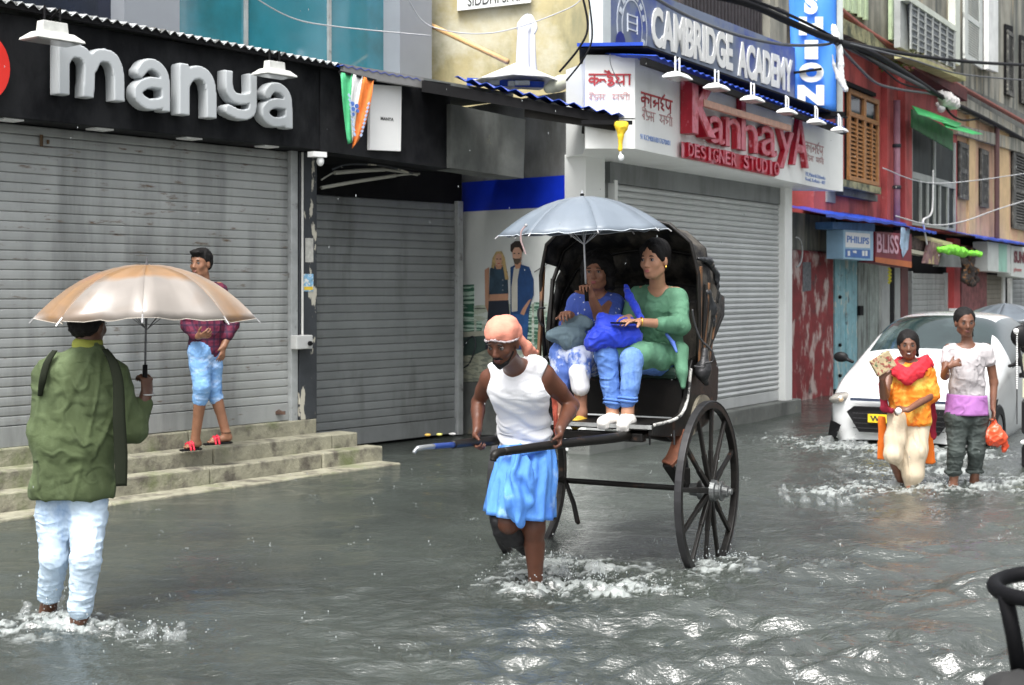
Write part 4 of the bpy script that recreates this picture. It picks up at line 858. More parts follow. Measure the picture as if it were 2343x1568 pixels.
tag(sdf_obj(s, .012, 'pink_cloth', mat('pink laundry', (.62,.28,.62), rough=.8), None, folds(.01, 14, (1,1,.3), 6)), 'small pink cloth hanging behind the white sign box', 'cloth')

# ================================================================== right hand houses
rh = thing('red_house', RB.W(3, 0, -1), 'old red painted street house with shuttered window and drain pipe', 'building')
sr0, sr1 = RB.S(1817), RB.S(2190); zr = 5.5
def rbox(u0, u1, z0, z1, o0, o1, mt, name, parent=rh, **k):
    mb = MB(); RB.box(mb, RB.S(u0, o1), RB.S(u1, o1), z0, z1, o0, o1); return mb.build(name, mt, parent, **k)
def rq(pts, o0, o1, mt, name, parent=rh, **k): mb = MB(); RB.quad(mb, pts, o0, o1); return mb.build(name, mt, parent, **k)
zs = 2.70
mb = MB(); RB.box(mb, RB.S(1862), sr1, zs, zr, -1, 0); mb.build('wall', m_red, rh)
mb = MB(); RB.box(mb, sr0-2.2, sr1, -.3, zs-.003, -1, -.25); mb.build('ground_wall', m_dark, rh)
rbox(1893, 1912, 2.9, 3.9, 0, .03, m_greyw, 'bare_patch')
rbox(2030, 2037, zs, zr, 0, .10, m_red, 'pilaster'); rbox(2071, 2087, zs+.0, zr, 0, .12, m_red, 'pilaster')
# window with louvred leaves
wn = rbox(1934, 2003, RB.Z(1934,418), RB.Z(1934,205), -.12, -.004+.02, m_dark, 'window_recess')
z0, z1 = RB.Z(1934, 412), RB.Z(1934, 202)
fr = MB(); sa, sb = RB.S(1934), RB.S(2003); Wd = sb-sa
for a, b in ((sa, sa+.08), (sb-.08, sb), (sa+Wd*.48, sa+Wd*.55)): RB.box(fr, a, b, z0, z1, .02, .07)
for za, zc in ((z0, z0+.07), (z1-.08, z1), (z0+(z1-z0)*.70, z0+(z1-z0)*.75)): RB.box(fr, sa, sb, za, zc, .021, .072)
fr.build('window_frame', m_wood, rh, bevel=.005)
slat = None
for cidx in range(4):
    a = sa+.10+cidx*(Wd-.2)/4; w_ = (Wd-.2)/4-.06
    for rr_ in range(13):
        z = z0+.10+rr_*((z1-z0)*.60/13); p = RB.W(a+w_/2, z, .03)
        if slat is None: mb = MB(); mb.hexa([RB.W(a, z, .055), RB.W(a+w_, z, .055), RB.W(a+w_, z+.045, .02), RB.W(a, z+.045, .02), RB.W(a, z+.012, .06), RB.W(a+w_, z+.012, .06), RB.W(a+w_, z+.057, .025), RB.W(a, z+.057, .025)]); slat = mb.build('louvre', m_wood, rh, loc=p)
        else: dup(slat, p, rh)
for a in (sa+Wd*.26, sa+Wd*.76): mb = MB(); RB.box(mb, a-.025, a+.025, z0, z0+(z1-z0)*.7, .022, .068); mb.build('stile', m_wood, rh)
for k in (0, 1): mb = MB(); RB.box(mb, sa+.09+k*Wd*.5, sa+Wd*.46+k*Wd*.46, z0+(z1-z0)*.76, z1-.09, .0, .03); mb.build('window_pane', m_navy, rh)
rbox(1924, 2016, z0-.16, z0-.05, 0, .22, m_mud, 'window_sill'); rbox(1930, 2008, z0-.27, z0-.165, 0, .12, m_conc, 'sill_moulding')
rbox(1932, 2005, z1+.01, z1+.07, 0, .12, m_dark, 'lintel')
mb = MB(); mb.tube([RB.px(2052, 230, .16), RB.px(2052, 555, .16)], .058, 10); mb.build('drain_pipe', mat('drain pink', (.40,.20,.26), rough=.5, var=.15, vs=5), rh, smooth=True)
for v in (425, 520, 330): mb = MB(); mb.tube([RB.px(2052, v, .16), RB.px(2052, v+8, .16)], .075, 10); mb.build('pipe_collar', m_pillar, rh, smooth=True)
# barred window with green tin hood
rbox(2088, 2187, RB.Z(2088,510), RB.Z(2088,295), 0, .03, mat('dusty dark glass', (.018,.025,.025), rough=.5, spec=.2, var=.4, vs=3, st2=(1,1,.3), c2=(.05,.055,.05), m2=(.5,.7), s2=2), 'window_pane')
zA_, zB_ = RB.Z(2088,510), RB.Z(2088,293)
for a, b, c_, d_ in ((2086,2187,zA_-.05,zA_),(2086,2187,zA_+(zB_-zA_)*.46,zA_+(zB_-zA_)*.53)): rbox(a, b, c_, d_, .03, .07, mat('grey window frame', (.36,.38,.37), rough=.6, var=.2), 'frame_rail')
for u, full in ((2087,1),(2140,1),(2186,1),(2108,0),(2124,0),(2152,0),(2170,0)): rbox(u-1.5, u+1.5, zA_, zB_ if full else zA_+(zB_-zA_)*.46, .031, .065, MATS['grey window frame'], 'window_bar')
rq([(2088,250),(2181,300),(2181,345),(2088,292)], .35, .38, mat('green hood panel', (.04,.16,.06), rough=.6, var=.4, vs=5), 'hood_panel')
m_gt = mat('green tin', (.02,.55,.12), rough=.35, var=.15, vs=6)
for pts in (((2087,244),(2140,262),(2160,278),(2100,262)), ((2122,256),(2200,284),(2190,292),(2130,272)), ((2150,275),(2248,308),(2225,308),(2165,292))):
    mb = MB(); mb.poly([RB.px(u, v, .55+.12*(i in (2,3))) for i, (u, v) in enumerate(pts)], (0,0,.015)); mb.build('tin_sheet', m_gt, rh)
fh = thing('flood_light', RB.px(2152, 250, .3), 'small white floodlight on the red wall above the green hood', 'lamp')
mb = MB(); mb.sphere(RB.px(2153,248,.3), .085, 10, 8, (1,.7,1)); mb.build('lamp_body', m_whitep, fh, smooth=True)
for u in (2145, 2161): mb = MB(); mb.sphere(RB.px(u,239,.3), .045, 8, 6); mb.build('lamp_ear', m_whitep, fh, smooth=True)
# white bent pipe
wpipe = thing('bent_pipe', RB.px(2122, 560, .5), 'thin white bent pipe hanging below the barred window', 'pipe')
mb = MB(); mb.tube(spline([RB.px(2135,390,.2), RB.px(2134,470,.3), RB.px(2128,493,.4), RB.px(2113,503,.5), RB.px(2115,525,.5), RB.px(2121,560,.5)], 5), .018, 6); mb.build('pipe', m_whitep, wpipe, smooth=True)

# grey upper storey and peach house beyond
gh = thing('grey_house', RB.W(8, zr, -1), 'grimy grey upper storey with shuttered windows and latticed balcony over the red wall', 'building')
mb = MB(); RB.box(mb, sr0-.5, RB.S(2480), zr+.005, 8.9, -1.2, -.06); mb.build('wall', m_grim, gh)
rq([(1925,40),(2090,125),(2090,150),(1925,75)], -.05, .35, m_mud, 'ledge', gh)
rq([(2082,120),(2210,176),(2210,186),(2082,132)], .5, .75, mat('yellow slab edge', (.42,.40,.20), rough=.8, var=.3, vs=6), 'balcony_slab', gh)
rq([(2084,-2),(2186,70),(2186,158),(2090,112)], .62, .68, mat('balcony lattice', (.15,.165,.18), rough=.7, var=.75, vs=20, c2=(.35,.37,.38), m2=(.55,.62), s2=22), 'balcony_lattice', gh)
for i in range(7):
    f = i/6; u = 2086+f*99; rq([(u-1.2, 0+f*68),(u+1.2, 1+f*68),(u+1.2,113+f*45),(u-1.2,112+f*45)], .685, .71, MATS['grey window frame'], 'lattice_bar', gh)
for j in range(1, 7):
    g = j/7; rq([(2086, 0+g*112),(2186, 68+g*90),(2186, 70.5+g*90),(2086, 2.5+g*112)], .684, .70, MATS['grey window frame'], 'lattice_bar', gh)
rq([(2078,-14),(2190,62),(2190,74),(2078,0)], .6, .72, mat('pale rail', (.62,.66,.58), rough=.6), 'balcony_rail', gh)
rq([(2186,-60),(2197,-60),(2197,150),(2186,145)], .55, .68, MATS['pale rail'], 'balcony_post', gh)
rq([(2060,-40),(2083,-40),(2083,120),(2060,108)], .5, .6, MATS['grey window frame'], 'balcony_post', gh)
m_pg = mat('pale green wood', (.50,.62,.40), rough=.6, var=.15, vs=8)
rq([(1925,-40),(1985,-40),(1985,45),(1925,15)], -.05, .0, m_dark, 'window_recess', gh)
for u, w in ((1930,5),(1942,6),(1952,9),(1970,6),(1982,5)): rq([(u,-40),(u+w,-40),(u+w,(u-1925)*.5+18),(u,(u-1925)*.5+16)], .0, .06, m_pg, 'window_stile', gh)
rq([(2040,-40),(2068,-40),(2068,102),(2040,88)], -.05, .01, mat('green dark glass', (.04,.07,.05), rough=.4, var=.5, vs=4), 'door_glass', gh)
for u in (2040, 2064): rq([(u,-40),(u+4,-40),(u+4,(u-2040)*.5+92),(u,(u-2040)*.5+90)], .011, .07, m_pg, 'door_stile', gh)
tag(rq([(2052,46),(2064,52),(2064,66),(2052,60)], .08, .12, m_whitep, 'meter_box', None), 'small white box on the green framed upper door', 'box'); 
m_dl = mat('dark louvre wood', (.085,.085,.078), rough=.7, var=.5, vs=9, c2=(.28,.27,.24), m2=(.58,.66), s2=9)
m_ws = mat('white louvre shutter', (.60,.63,.60), rough=.55, var=.1, vs=6)
def louvre_leaf(u0, u1, vt, vb, o, n, name_mat, parent=gh):
    pl = RB; s0, s1 = pl.S(u0, o), pl.S(u1, o); za, zc = pl.Z(u0, vb, o), pl.Z(u0, vt, o); w = s1-s0; mb = MB()
    for a, b in ((s0, s0+w*.18), (s1-w*.18, s1)): pl.box(mb, a, b, za, zc, o, o+.04)
    for k in range(3): z = za+(zc-za)*k/2.0; pl.box(mb, s0, s1, z-.05, z+.05, o+.001, o+.042)
    lf = mb.build('shutter_leaf', name_mat, parent); mb = MB()
    for k in range(n): z = za+.06+(zc-za-.12)*k/n; mb.hexa([pl.W(s0+w*.18, z, o+.03), pl.W(s1-w*.18, z, o+.03), pl.W(s1-w*.18, z+.04, o), pl.W(s0+w*.18, z+.04, o), pl.W(s0+w*.18, z+.015, o+.035), pl.W(s1-w*.18, z+.015, o+.035), pl.W(s1-w*.18, z+.055, o+.005), pl.W(s0+w*.18, z+.055, o+.005)])
    mb.build('louvres', name_mat, lf, kind='stuff')
louvre_leaf(2203, 2244, -60, 128, .3, 30, m_ws)
rq([(2244,-60),(2264,-60),(2264,150),(2244,140)], -.05, .02, mat('rusty red gap', (.18,.09,.08), rough=.8, var=.4, vs=6), 'window_gap', gh)
rq([(2262,-60),(2284,-60),(2284,166),(2262,158)], .2, .3, mat('white shutter leaf', (.78,.80,.78), rough=.5), 'shutter_leaf', gh)
rq([(2244,134),(2282,152),(2282,168),(2244,150)], .02, .10, m_mud, 'window_sill', gh)
for u0, u1, vt, vb in ((2302,2318,55,215),(2336,2350,80,235)): rq([(u0,vt),(u1,vt+6),(u1,vb+8),(u0,vb)], -.05, .0, m_dark, 'window_recess', gh); louvre_leaf(u0+1, u1-1, vt+18, vb-4, .01, 26, m_dl)
ph = thing('peach_house', RB.W(11.5, 0, -1), 'peach and ochre plastered house beyond the red one with dark louvred windows', 'building')
mb = MB(); RB.box(mb, sr1+.003, RB.S(2480), zs, zr, -1.2, -.02); mb.build('wall', m_peach, ph)
mb = MB(); RB.box(mb, sr1+.003, RB.S(2480), -.3, zs-.003, -1.2, -.25); mb.build('ground_wall', m_dark, ph)
for u0, u1, vt, vb in ((2192,2214,322,450),(2241,2260,338,470),(2314,2352,338,520)):
    rq([(u0,vt),(u1,vt+7),(u1,vb+4),(u0,vb)], -.01, .0, m_dark, 'window_recess', ph); louvre_leaf(u0+1, u1-1, vt+8, vb-2, .01, 24, m_dl, ph)
mb = MB(); mb.tube([RB.px(2281,268,.12), RB.px(2281,545,.12)], .06, 8); mb.build('down_pipe', mat('dark pipe', (.10,.05,.05), rough=.6), ph)
for u0, u1 in ((2218,2232),(2287,2309)): rbox(u0, u1, zs, zr, -.02, .04, mat('ochre pilaster', (.62,.44,.24), rough=.8, var=.15, vs=3), 'pilaster', ph)
rq([(2192,285),(2345,322),(2345,352),(2192,306)], .0, .10, m_grim, 'string_course', ph)
# roofline pipe and grime band between storeys
rq([(2093,128),(2213,205),(2213,232),(2093,158)], -.05, .3, mat('dark red beam', (.09,.02,.02), rough=.8, var=.4), 'dark_beam', gh)  # beam in plain dark red
rq([(2213,225),(2345,300),(2345,318),(2213,250)], -.05, .2, m_grim, 'ledge', gh)
rq([(2213,198),(2345,262),(2345,300),(2213,226)], -.05, .05, m_conc, 'base_course', gh)

# ================================================================== ground floor shops on the right
g0 = thing('corner_wall', RB.W(.6, 0, .2), 'low peeling red and white plastered wall end beside the white studio', 'wall')
mb = MB(); RB.box(mb, RB.S(1805,.05), RB.S(1909,.05), -.3, 2.15, -.25, .05); mb.build('plaster', m_redp, g0, bevel=.05)
mb = MB(); RB.box(mb, RB.S(1805,.0), RB.S(1912,.0), 2.15, 2.68, -.25, .0); mb.build('upper_band', m_grim, g0)  # band of old render above the red plaster
rq([(1837,600),(1856,600),(1856,665),(1837,668)], .051, .056, mat('old poster', (.13,.14,.15), rough=.8, var=.5, vs=25), 'old_poster', g0)
mb = MB(); mb.tube([RB.px(1823+13*math.cos(a), 577+34*math.sin(a), .25) for a in [k*.4-1.6 for k in range(9)]], .012, 6); tag(mb.build('wire_loop', m_frame), 'loop of pale wire hanging at the corner of the white studio', 'wire')
m_bd = mat('chalky blue door', (.22,.42,.47), rough=.7, var=.2, vs=5, c2=(.50,.55,.50), m2=(.55,.62), s2=4, st2=(1.5,1.5,.8), c3=(.10,.13,.14), m3=(.58,.7), s3=6, bump=.5)
bd = thing('blue_door', RB.W(RB.S(1940), .05, 0), 'chalky pale blue plank door with peeled notices beside the red plaster wall', 'door')
us_ = [1911, 1924, 1937, 1950, 1962]
for a, b in zip(us_[:-1], us_[1:]): rbox(a, b-.6, .05, RB.Z(1912, 592), -.2, -.02+.02*((a*7) % 2), m_bd, 'door_plank', bd, bevel=.006)
for v in (680, 790, 860): mb = MB(); mb.sphere(RB.px(1922, v, .02), .03, 8, 6); mb.build('door_knob', m_dark, bd, smooth=True)
m_gd = mat('grey green boards', (.24,.28,.26), rough=.7, var=.25, vs=6, c2=(.10,.11,.10), m2=(.5,.65), s2=3, st2=(2,2,.5))
gd = thing('grey_door', RB.W(RB.S(1985), .05, 0), 'tall grey green folding door next to the pale blue one', 'door')
for a, b in ((1964,1976),(1977,1990),(1991,2002),(2003,2014)): rbox(a, b, .05, RB.Z(1964, 600), -.22, -.05+.01*(a % 3), m_gd, 'door_leaf', gd, bevel=.006)
for v in (700, 840): rq([(1968,v),(1976,v),(1976,v+22),(1968,v+22)], -.02, .03, m_dark, 'hinge', gd)
for i, (a, b, mt, l) in enumerate(((2018,2036,mat('pale grey post', (.32,.34,.33), rough=.7, var=.2),'pale grey timber post right of the grey green door'),(2038,2046,m_dark,'black gap post beside the pale grey post'),(2048,2060,MATS['pale grey post'],'narrow grey door post under the maroon sign'),(2062,2078,mat('maroon wood', (.13,.03,.03), rough=.6, var=.3),'maroon timber post under the end of the maroon sign'))):
    tag(rbox(a, b, .02, zs-.4, -.2, .02+.004*i, mt, 'door_post', None), l, 'post')
gl_ = thing('marigold_garland', RB.px(2036, 650, .1), 'short yellow marigold garland hanging under the maroon sign', 'garland'); fb = None
for k in range(9):
    p = RB.px(2037+(k%2)*3-3, 615+k*4, .1)
    if fb is None: mb = MB(); mb.sphere(p, .024, 7, 5); fb = mb.build('flower', mat('marigold', (.65,.6,.05)), gl_, loc=p)
    else: dup(fb, p, gl_)
tag(rq([(2055,875),(2066,872),(2066,900),(2055,903)], .2, .5, m_bluet, 'blue_drum', None), 'blue drum standing in the doorway behind the car', 'drum')
# signs over these shops
sg1 = thing('shop_sign_box', RB.px(1965, 590, .4), 'small pale blue and white electrical shop sign box', 'sign')
rq([(1930,526),(1998,530),(1998,597),(1930,592)], .25, .5, mat('sign light blue', (.30,.50,.66), rough=.4), 'box', sg1)
rq([(1935,531),(1991,535),(1991,568),(1935,566)], .501, .506, m_whitep, 'white_field', sg1); rq([(1935,570),(1991,572),(1991,592),(1935,588)], .501, .506, mat('sign mid blue', (.03,.13,.42), rough=.4), 'blue_field', sg1)
p = RB.px(1938, 555, .508); place_text('lettering', 'PHILIPS', mat('sign blue print', (.10,.22,.55)), sg1, p, RB.d, (0,0,1), RB.S(1988,.508)-RB.S(1938,.508), .10, RB.n, .003, fat=.02)
for u in (1940, 1952, 1973, 1980): rq([(u,574),(u+(8 if u == 1952 else 5),574),(u+(8 if u == 1952 else 5),(580 if u == 1952 else 586)),(u,(578 if u == 1952 else 586))], .5065, .509, m_whitep, 'white_mark', sg1)
rq([(1905,508),(2002,512),(2002,531),(1905,524)], .2, .45, mat('dull blue board', (.07,.18,.36), rough=.6, var=.3, vs=6), 'upper_board', sg1)
sg2 = thing('shop_sign_box', RB.px(2043, 610, .4), 'maroon shop sign with pink lettering and a blue picture beside the small blue one', 'sign')
rq([(2003,530),(2086,536),(2086,613),(2003,600)], .25, .5, mat('sign maroon', (.20,.015,.03), rough=.5, var=.15), 'box', sg2); rq([(2003,588),(2086,599),(2086,613),(2003,600)], .501, .507, mat('sign orange strip', (.50,.13,.03), rough=.5), 'strip', sg2)
p = RB.px(2006, 578, .508); place_text('lettering', 'BLISS', mat('sign pink print', (.60,.35,.42)), sg2, p, RB.d, (0,0,1), RB.S(2056,.508)-RB.S(2006,.508), .30, RB.n, .003, fat=.02)
rq([(2063,520),(2082,524),(2078,570),(2066,590),(2060,560)], .508, .515, mat('sign picture', (.35,.50,.66), rough=.5, var=.5, vs=6, c2=(.5,.1,.1), m2=(.6,.63), s2=6), 'picture', sg2)
def awn(pts, o, mt, label, drop=.12, back=.9):
    t_ = thing('tin_awning', RB.px(*pts[0], o), label, 'awning'); a, b = RB.px(*pts[0], o), RB.px(*pts[1], o); n = 14; mb = MB()
    rows = [[a.lerp(b, i/n)+Vector((0,0,.012*math.sin(i*2.4)))-RB.n*q_*back+Vector((0,0,q_*.2)) for i in range(n+1)] for q_ in (0, 1)]
    mb.grid([[p_-Vector((0,0,.035)) for p_ in rows[0]], rows[0], rows[1]]); mb.build('sheet', mt, t_); return t_
awn(((1890,491),(2074,513)), .75, m_bluet, 'blue tin awning over the small blue and maroon signs'); awn(((2082,520),(2143,532)), .6, m_bluet, 'short blue tin awning over the cluttered stall front')
awn(((2232,541),(2360,560)), .6, m_bluet, 'blue tin awning over the white signed shop at the right edge')
zsh = RB.Z(2095, 625)
shutter('small grey roller shutter behind the roof of the white car', RB, RB.S(2096), RB.S(2174), .1, RB.Z(2096, 625), .10, m_steel, m_frame, -.1, .06)
shutter('brownish roller shutter under the white shop sign at the right edge', RB, RB.S(2262), RB.S(2302), .1, RB.Z(2262, 628), .11, mat('brown steel', (.20,.18,.14), rough=.6, var=.2), m_white, -.1, .2)
shutter('dark roller shutter cut by the right edge of the picture', RB, RB.S(2322), RB.S(2400), .1, RB.Z(2322, 640), .11, m_steel2, m_white, -.1, .2)
tag(rbox(2183, 2197, 1.2, zs-.1, -.1, .05, mat('red post', (.45,.06,.06), rough=.6, var=.2), 'red_post', None), 'red and white banded post between the shutters', 'post')
tag(rbox(2185, 2194, .2, 1.2, -.05, .07, m_whitep, 'white_pipe', None), 'white lower length of pipe between the shutters', 'pipe')
tag(rbox(2200, 2258, .0, zs-.2, -.2, -.04, mat('dark pink wall', (.20,.07,.07), rough=.8, var=.5, vs=6), 'market_stall', None), 'dark reddish stall front between the two far shutters', 'stall')  # stall front panel in dark pink
# stall clutter
cl = thing('stall_board', RB.px(2150, 608, .5), 'tilted faded poster board hanging over the small grey shutter', 'board')
rq([(2128,548),(2158,556),(2147,606),(2115,602)], .45, .5, mat('faded board', (.26,.15,.15), rough=.7, var=.5, vs=7, c2=(.5,.42,.2), m2=(.55,.6), s2=5), 'board', cl)
rq([(2158,572),(2196,582),(2200,612),(2147,610)], .2, .3, mat('grey tarpaulin', (.17,.18,.18), rough=.6, var=.3), 'tarpaulin', cl)
rq([(2070,536),(2118,552),(2118,574),(2070,566)], .35, .4, mat('brown clutter', (.10,.07,.06), rough=.8, var=.8, vs=12), 'bundle', cl)
rq([(2070,567),(2122,578),(2122,586),(2070,576)], .3, .45, mat('cream shelf', (.55,.52,.40), rough=.6), 'shelf', cl)
rq([(2118,540),(2180,556),(2178,566),(2118,549)], .3, .5, mat('cream board', (.60,.50,.30), rough=.6), 'fascia_board', cl)
gt = thing('green_sheet', RB.px(2210, 580, .6), 'bright lime green plastic sheet sagging over the stall', 'plastic sheet')
s = SDF(); gg = lambda u, v: RB.px(u, v, .6)
for a, b, ra in ((gg(2148,572), gg(2190,572), .07), (gg(2165,570), gg(2205,578), .075), (gg(2200,577), gg(2242,582), .05)): s.cap(a, b, ra*.6, ra, k=.06)
sdf_obj(s, .02, 'sheet', mat('lime plastic', (.22,.75,.05), rough=.4, var=.15, vs=4), gt, folds(.03, 6, (.7,.7,2), 3))
s = SDF(); r3 = random.Random(12)
s.cap(RB.px(2219, 580, .3), RB.px(2219, 650, .3), .10, .06, k=.05)
for k in range(26): u = r3.uniform(2204, 2234); v = r3.uniform(585, 655)-(abs(u-2219)*.8); s.ell(RB.px(u, v, .3), (.07, .06, .08), k=.03)
tag(sdf_obj(s, .025, 'hanging_bundle', mat('dark clutter', (.05,.04,.035), rough=.8, var=.9, vs=14, c2=(.25,.12,.05), m2=(.56,.6), s2=9), None, folds(.03, 14, (1,1,1), 4)), 'dark bundle of goods hanging under the lime green sheet', 'bundle')
for i, (pts, tx, l) in enumerate((([(2260,553),(2312,560),(2312,625),(2260,620)], None, 'white and green shop sign panel under the blue awning at the right'), ([(2314,562),(2370,570),(2370,640),(2314,632)], 'SUNG', 'white shop sign with dark red letters cut by the right edge'))):
    t_ = thing('shop_sign_box', RB.px(pts[3][0], pts[3][1], .3), l, 'sign'); rq(pts, .1, .4, mat('sign white '+str(i), (.66,.70,.66), rough=.5, var=.1), 'box', t_)
    if i == 0: rq([(2286,558),(2304,561),(2304,623),(2286,621)], .401, .407, mat('sign mint', (.35,.62,.50)), 'green_field', t_)
    else:
        p = RB.px(2320, 602, .408); place_text('lettering', tx, mat('sign dark red', (.16,.03,.04)), t_, p, RB.d, (0,0,1), 1.6, .28, RB.n, .003, fat=.05)
        p = RB.px(2320, 624, .408); place_text('lettering', 'phone', mat('sign red', (.5,.1,.1)), t_, p, RB.d, (0,0,1), .9, .12, RB.n, .003)
# fern on the ledge
pt = thing('wall_fern', RB.px(2055, 140, .3), 'clump of green weeds growing out of the wall ledge', 'plant')
mb = MB(); r3 = random.Random(3); c = RB.px(2056, 140, .3)
for k in range(230):
    a = r3.uniform(0, 6.28); l = r3.uniform(.1, .34); d = Vector((math.cos(a)*.8, math.sin(a)*.5, r3.uniform(-.5, 1))).normalized(); p = c+d*l*.9+Vector((r3.uniform(-.12,.12), 0, 0)); e = Vector((r3.uniform(-1,1), r3.uniform(-1,1), r3.uniform(-1,1))).normalized()*.03
    mb.add([p-e, p+d*.07, p+e, p-d*.03], [(0,1,2,3)])
mb.build('foliage', mat('weed green', (.16,.22,.04), rough=.7, var=.5, vs=20, c2=(.22,.10,.04), m2=(.5,.6), s2=3), pt, kind='stuff')
# ================================================================== cables
m_cab = mat('cable black', (.008,.008,.010), rough=.6, spec=.15); m_cabg = mat('cable grey', (.09,.095,.10), rough=.5); m_pipe = mat('rusty red pipe', (.22,.06,.04), rough=.6, var=.3, vs=9)
def cable(pts, r, mt, label, n=8):
    t_ = MB(); t_.tube(spline([P(*p) for p in pts], n), r, 6); tag(t_.build('cable', mt, smooth=True), label, 'cable', 'overhead street cables')
cable([(1530,-30,14),(1700,5,15),(1800,48,16),(1880,82,16.8),(1912,92,17.2)], .045, m_cab, 'thick black cable bundle ending at the white rag beside the blue banner')
cable([(1610,-40,14),(1760,15,15.2),(1850,55,16.5),(1912,88,17.2)], .02, m_cab, 'second black cable just above the thick bundle across the blue banner')
cable([(1440,-40,12.3),(1560,30,13),(1680,78,14.5),(1790,102,16),(1880,103,17),(1912,95,17.2)], .018, m_cabg, 'thin grey cable looping low over the blue banner')
cable([(1912,93,17.2),(1985,108,19),(2100,128,22),(2220,142,25),(2360,150,30)], .03, m_cab, 'black cable crossing the balcony level to the right edge')
cable([(1912,95,17.2),(1990,135,19.5),(2075,180,22),(2160,222,25)], .035, m_cabg, 'grey cable from the rag down to the white splice')
cable([(1915,100,17.2),(1960,150,18.6),(2005,190,20),(2060,205,21.5),(2130,215,24),(2160,224,25)], .02, m_cabg, 'sagging grey cable over the red wall')
cable([(1915,96,17.2),(2000,125,19.5),(2090,180,22.5),(2165,228,25),(2260,275,28),(2360,330,32)], .05, m_cab, 'thick black cable following the top of the red wall')
cable([(1925,98,17.4),(2010,150,19.9),(2065,192,21.8),(2130,205,23.8)], .015, m_cab, 'thin black cable sagging under the grey one on the red wall')
cable([(2163,226,25),(2170,255,25.3),(2200,275,26),(2240,272,27.5)], .02, m_cab, 'short black cable loop hanging under the white splice')
cable([(1915,93,17.2),(2080,135,21),(2200,170,25),(2360,185,30)], .015, m_cabg, 'thin pale cable below the black one across the balcony')
cable([(2050,495,21),(2130,515,22.5),(2200,508,24),(2280,480,27),(2360,455,30)], .012, mat('cable pale', (.45,.46,.47)), 'thin pale cable sagging across the peach house')
cable([(2020,385,20),(2150,420,23),(2360,395,30)], .009, MATS['cable pale'], 'faint pale cable in front of the barred window')
cable([(1868,-30,20.2),(1960,55,21.5),(2093,140,24),(2213,208,28.2),(2360,290,34)], .055, m_pipe, 'long rusty red pipe running down along the roofline')
cable([(930,-10,13),(985,60,13.2),(1130,75,13.2),(1300,20,13.2),(1340,-20,13.2)], .006, MATS['cable pale'], 'thin pale wire across the yellow wall')
cable([(560,-20,11.5),(660,38,12),(760,60,12.5),(985,82,13)], .006, MATS['cable pale'], 'thin wire across the tinted glass')
cable([(1330,-20,12.2),(1345,60,12.2),(1325,110,12.2),(1280,165,12.3)], .010, m_cab, 'black wire looping down beside the pale post')
cable([(1345,-20,12.2),(1355,80,12.2),(1338,130,12.2),(1296,185,12.3)], .008, m_cab, 'second black wire beside the pale post')
cable([(1396,124,12.4),(1398,150,12.4),(1420,200,12.4)], .004, m_cabg, 'fine grey wire in front of the white sign box')
s = SDF(); s.chain([P(2150,215,24.6), P(2165,228,25), P(2180,236,25.3), P(2190,240,25.6)], [.05,.12,.10,.04], k=.05)
tag(sdf_obj(s, .02, 'cable_splice', mat('white tape', (.75,.72,.70), rough=.5), None, folds(.03, 9, (1,1,1), 4)), 'white taped splice where cables meet over the red wall', 'cable splice')
# trees standing in the street outside the picture, mirrored by the tinted glass
def tree(x, y, h, label):
    t_ = thing('street_tree', (x, y, 0), label, 'tree'); mb = MB(); mb.tube(spline([(x,y,-.2),(x+.1,y,h*.3),(x-.1,y+.1,h*.55),(x,y,h*.8)], 5), [.22-.009*i for i in range(16)], 8); mb.build('trunk', mat('bark', (.10,.08,.06), rough=.9, var=.3, vs=9), t_, smooth=True)
    r_ = np.random.default_rng(int(x*10)); n = 9000; c = r_.normal(0, 1, (26, 3))*[1.3,1.3,1.1]+[x, y, h*.78]; k = r_.integers(0, 26, n); p = c[k]+r_.normal(0, .42, (n,3)); a = r_.normal(0,1,(n,3)); b = r_.normal(0,1,(n,3)); a /= np.linalg.norm(a,axis=1)[:,None]; b /= np.linalg.norm(b,axis=1)[:,None]
    V = np.stack([p-a*.08, p+b*.05, p+a*.08, p-b*.05], 1).reshape(-1, 3); link('crown', npmesh('crown', V, np.arange(n*4).reshape(n,4)), mat('leaves', (.05,.11,.02), rough=.6, var=.5, vs=9), t_, kind='stuff')
tree(12.5, 11.0, 7.5, 'leafy street tree outside the picture to the right'); tree(14.5, 14.5, 8.5, 'taller leafy street tree outside the picture to the far right')
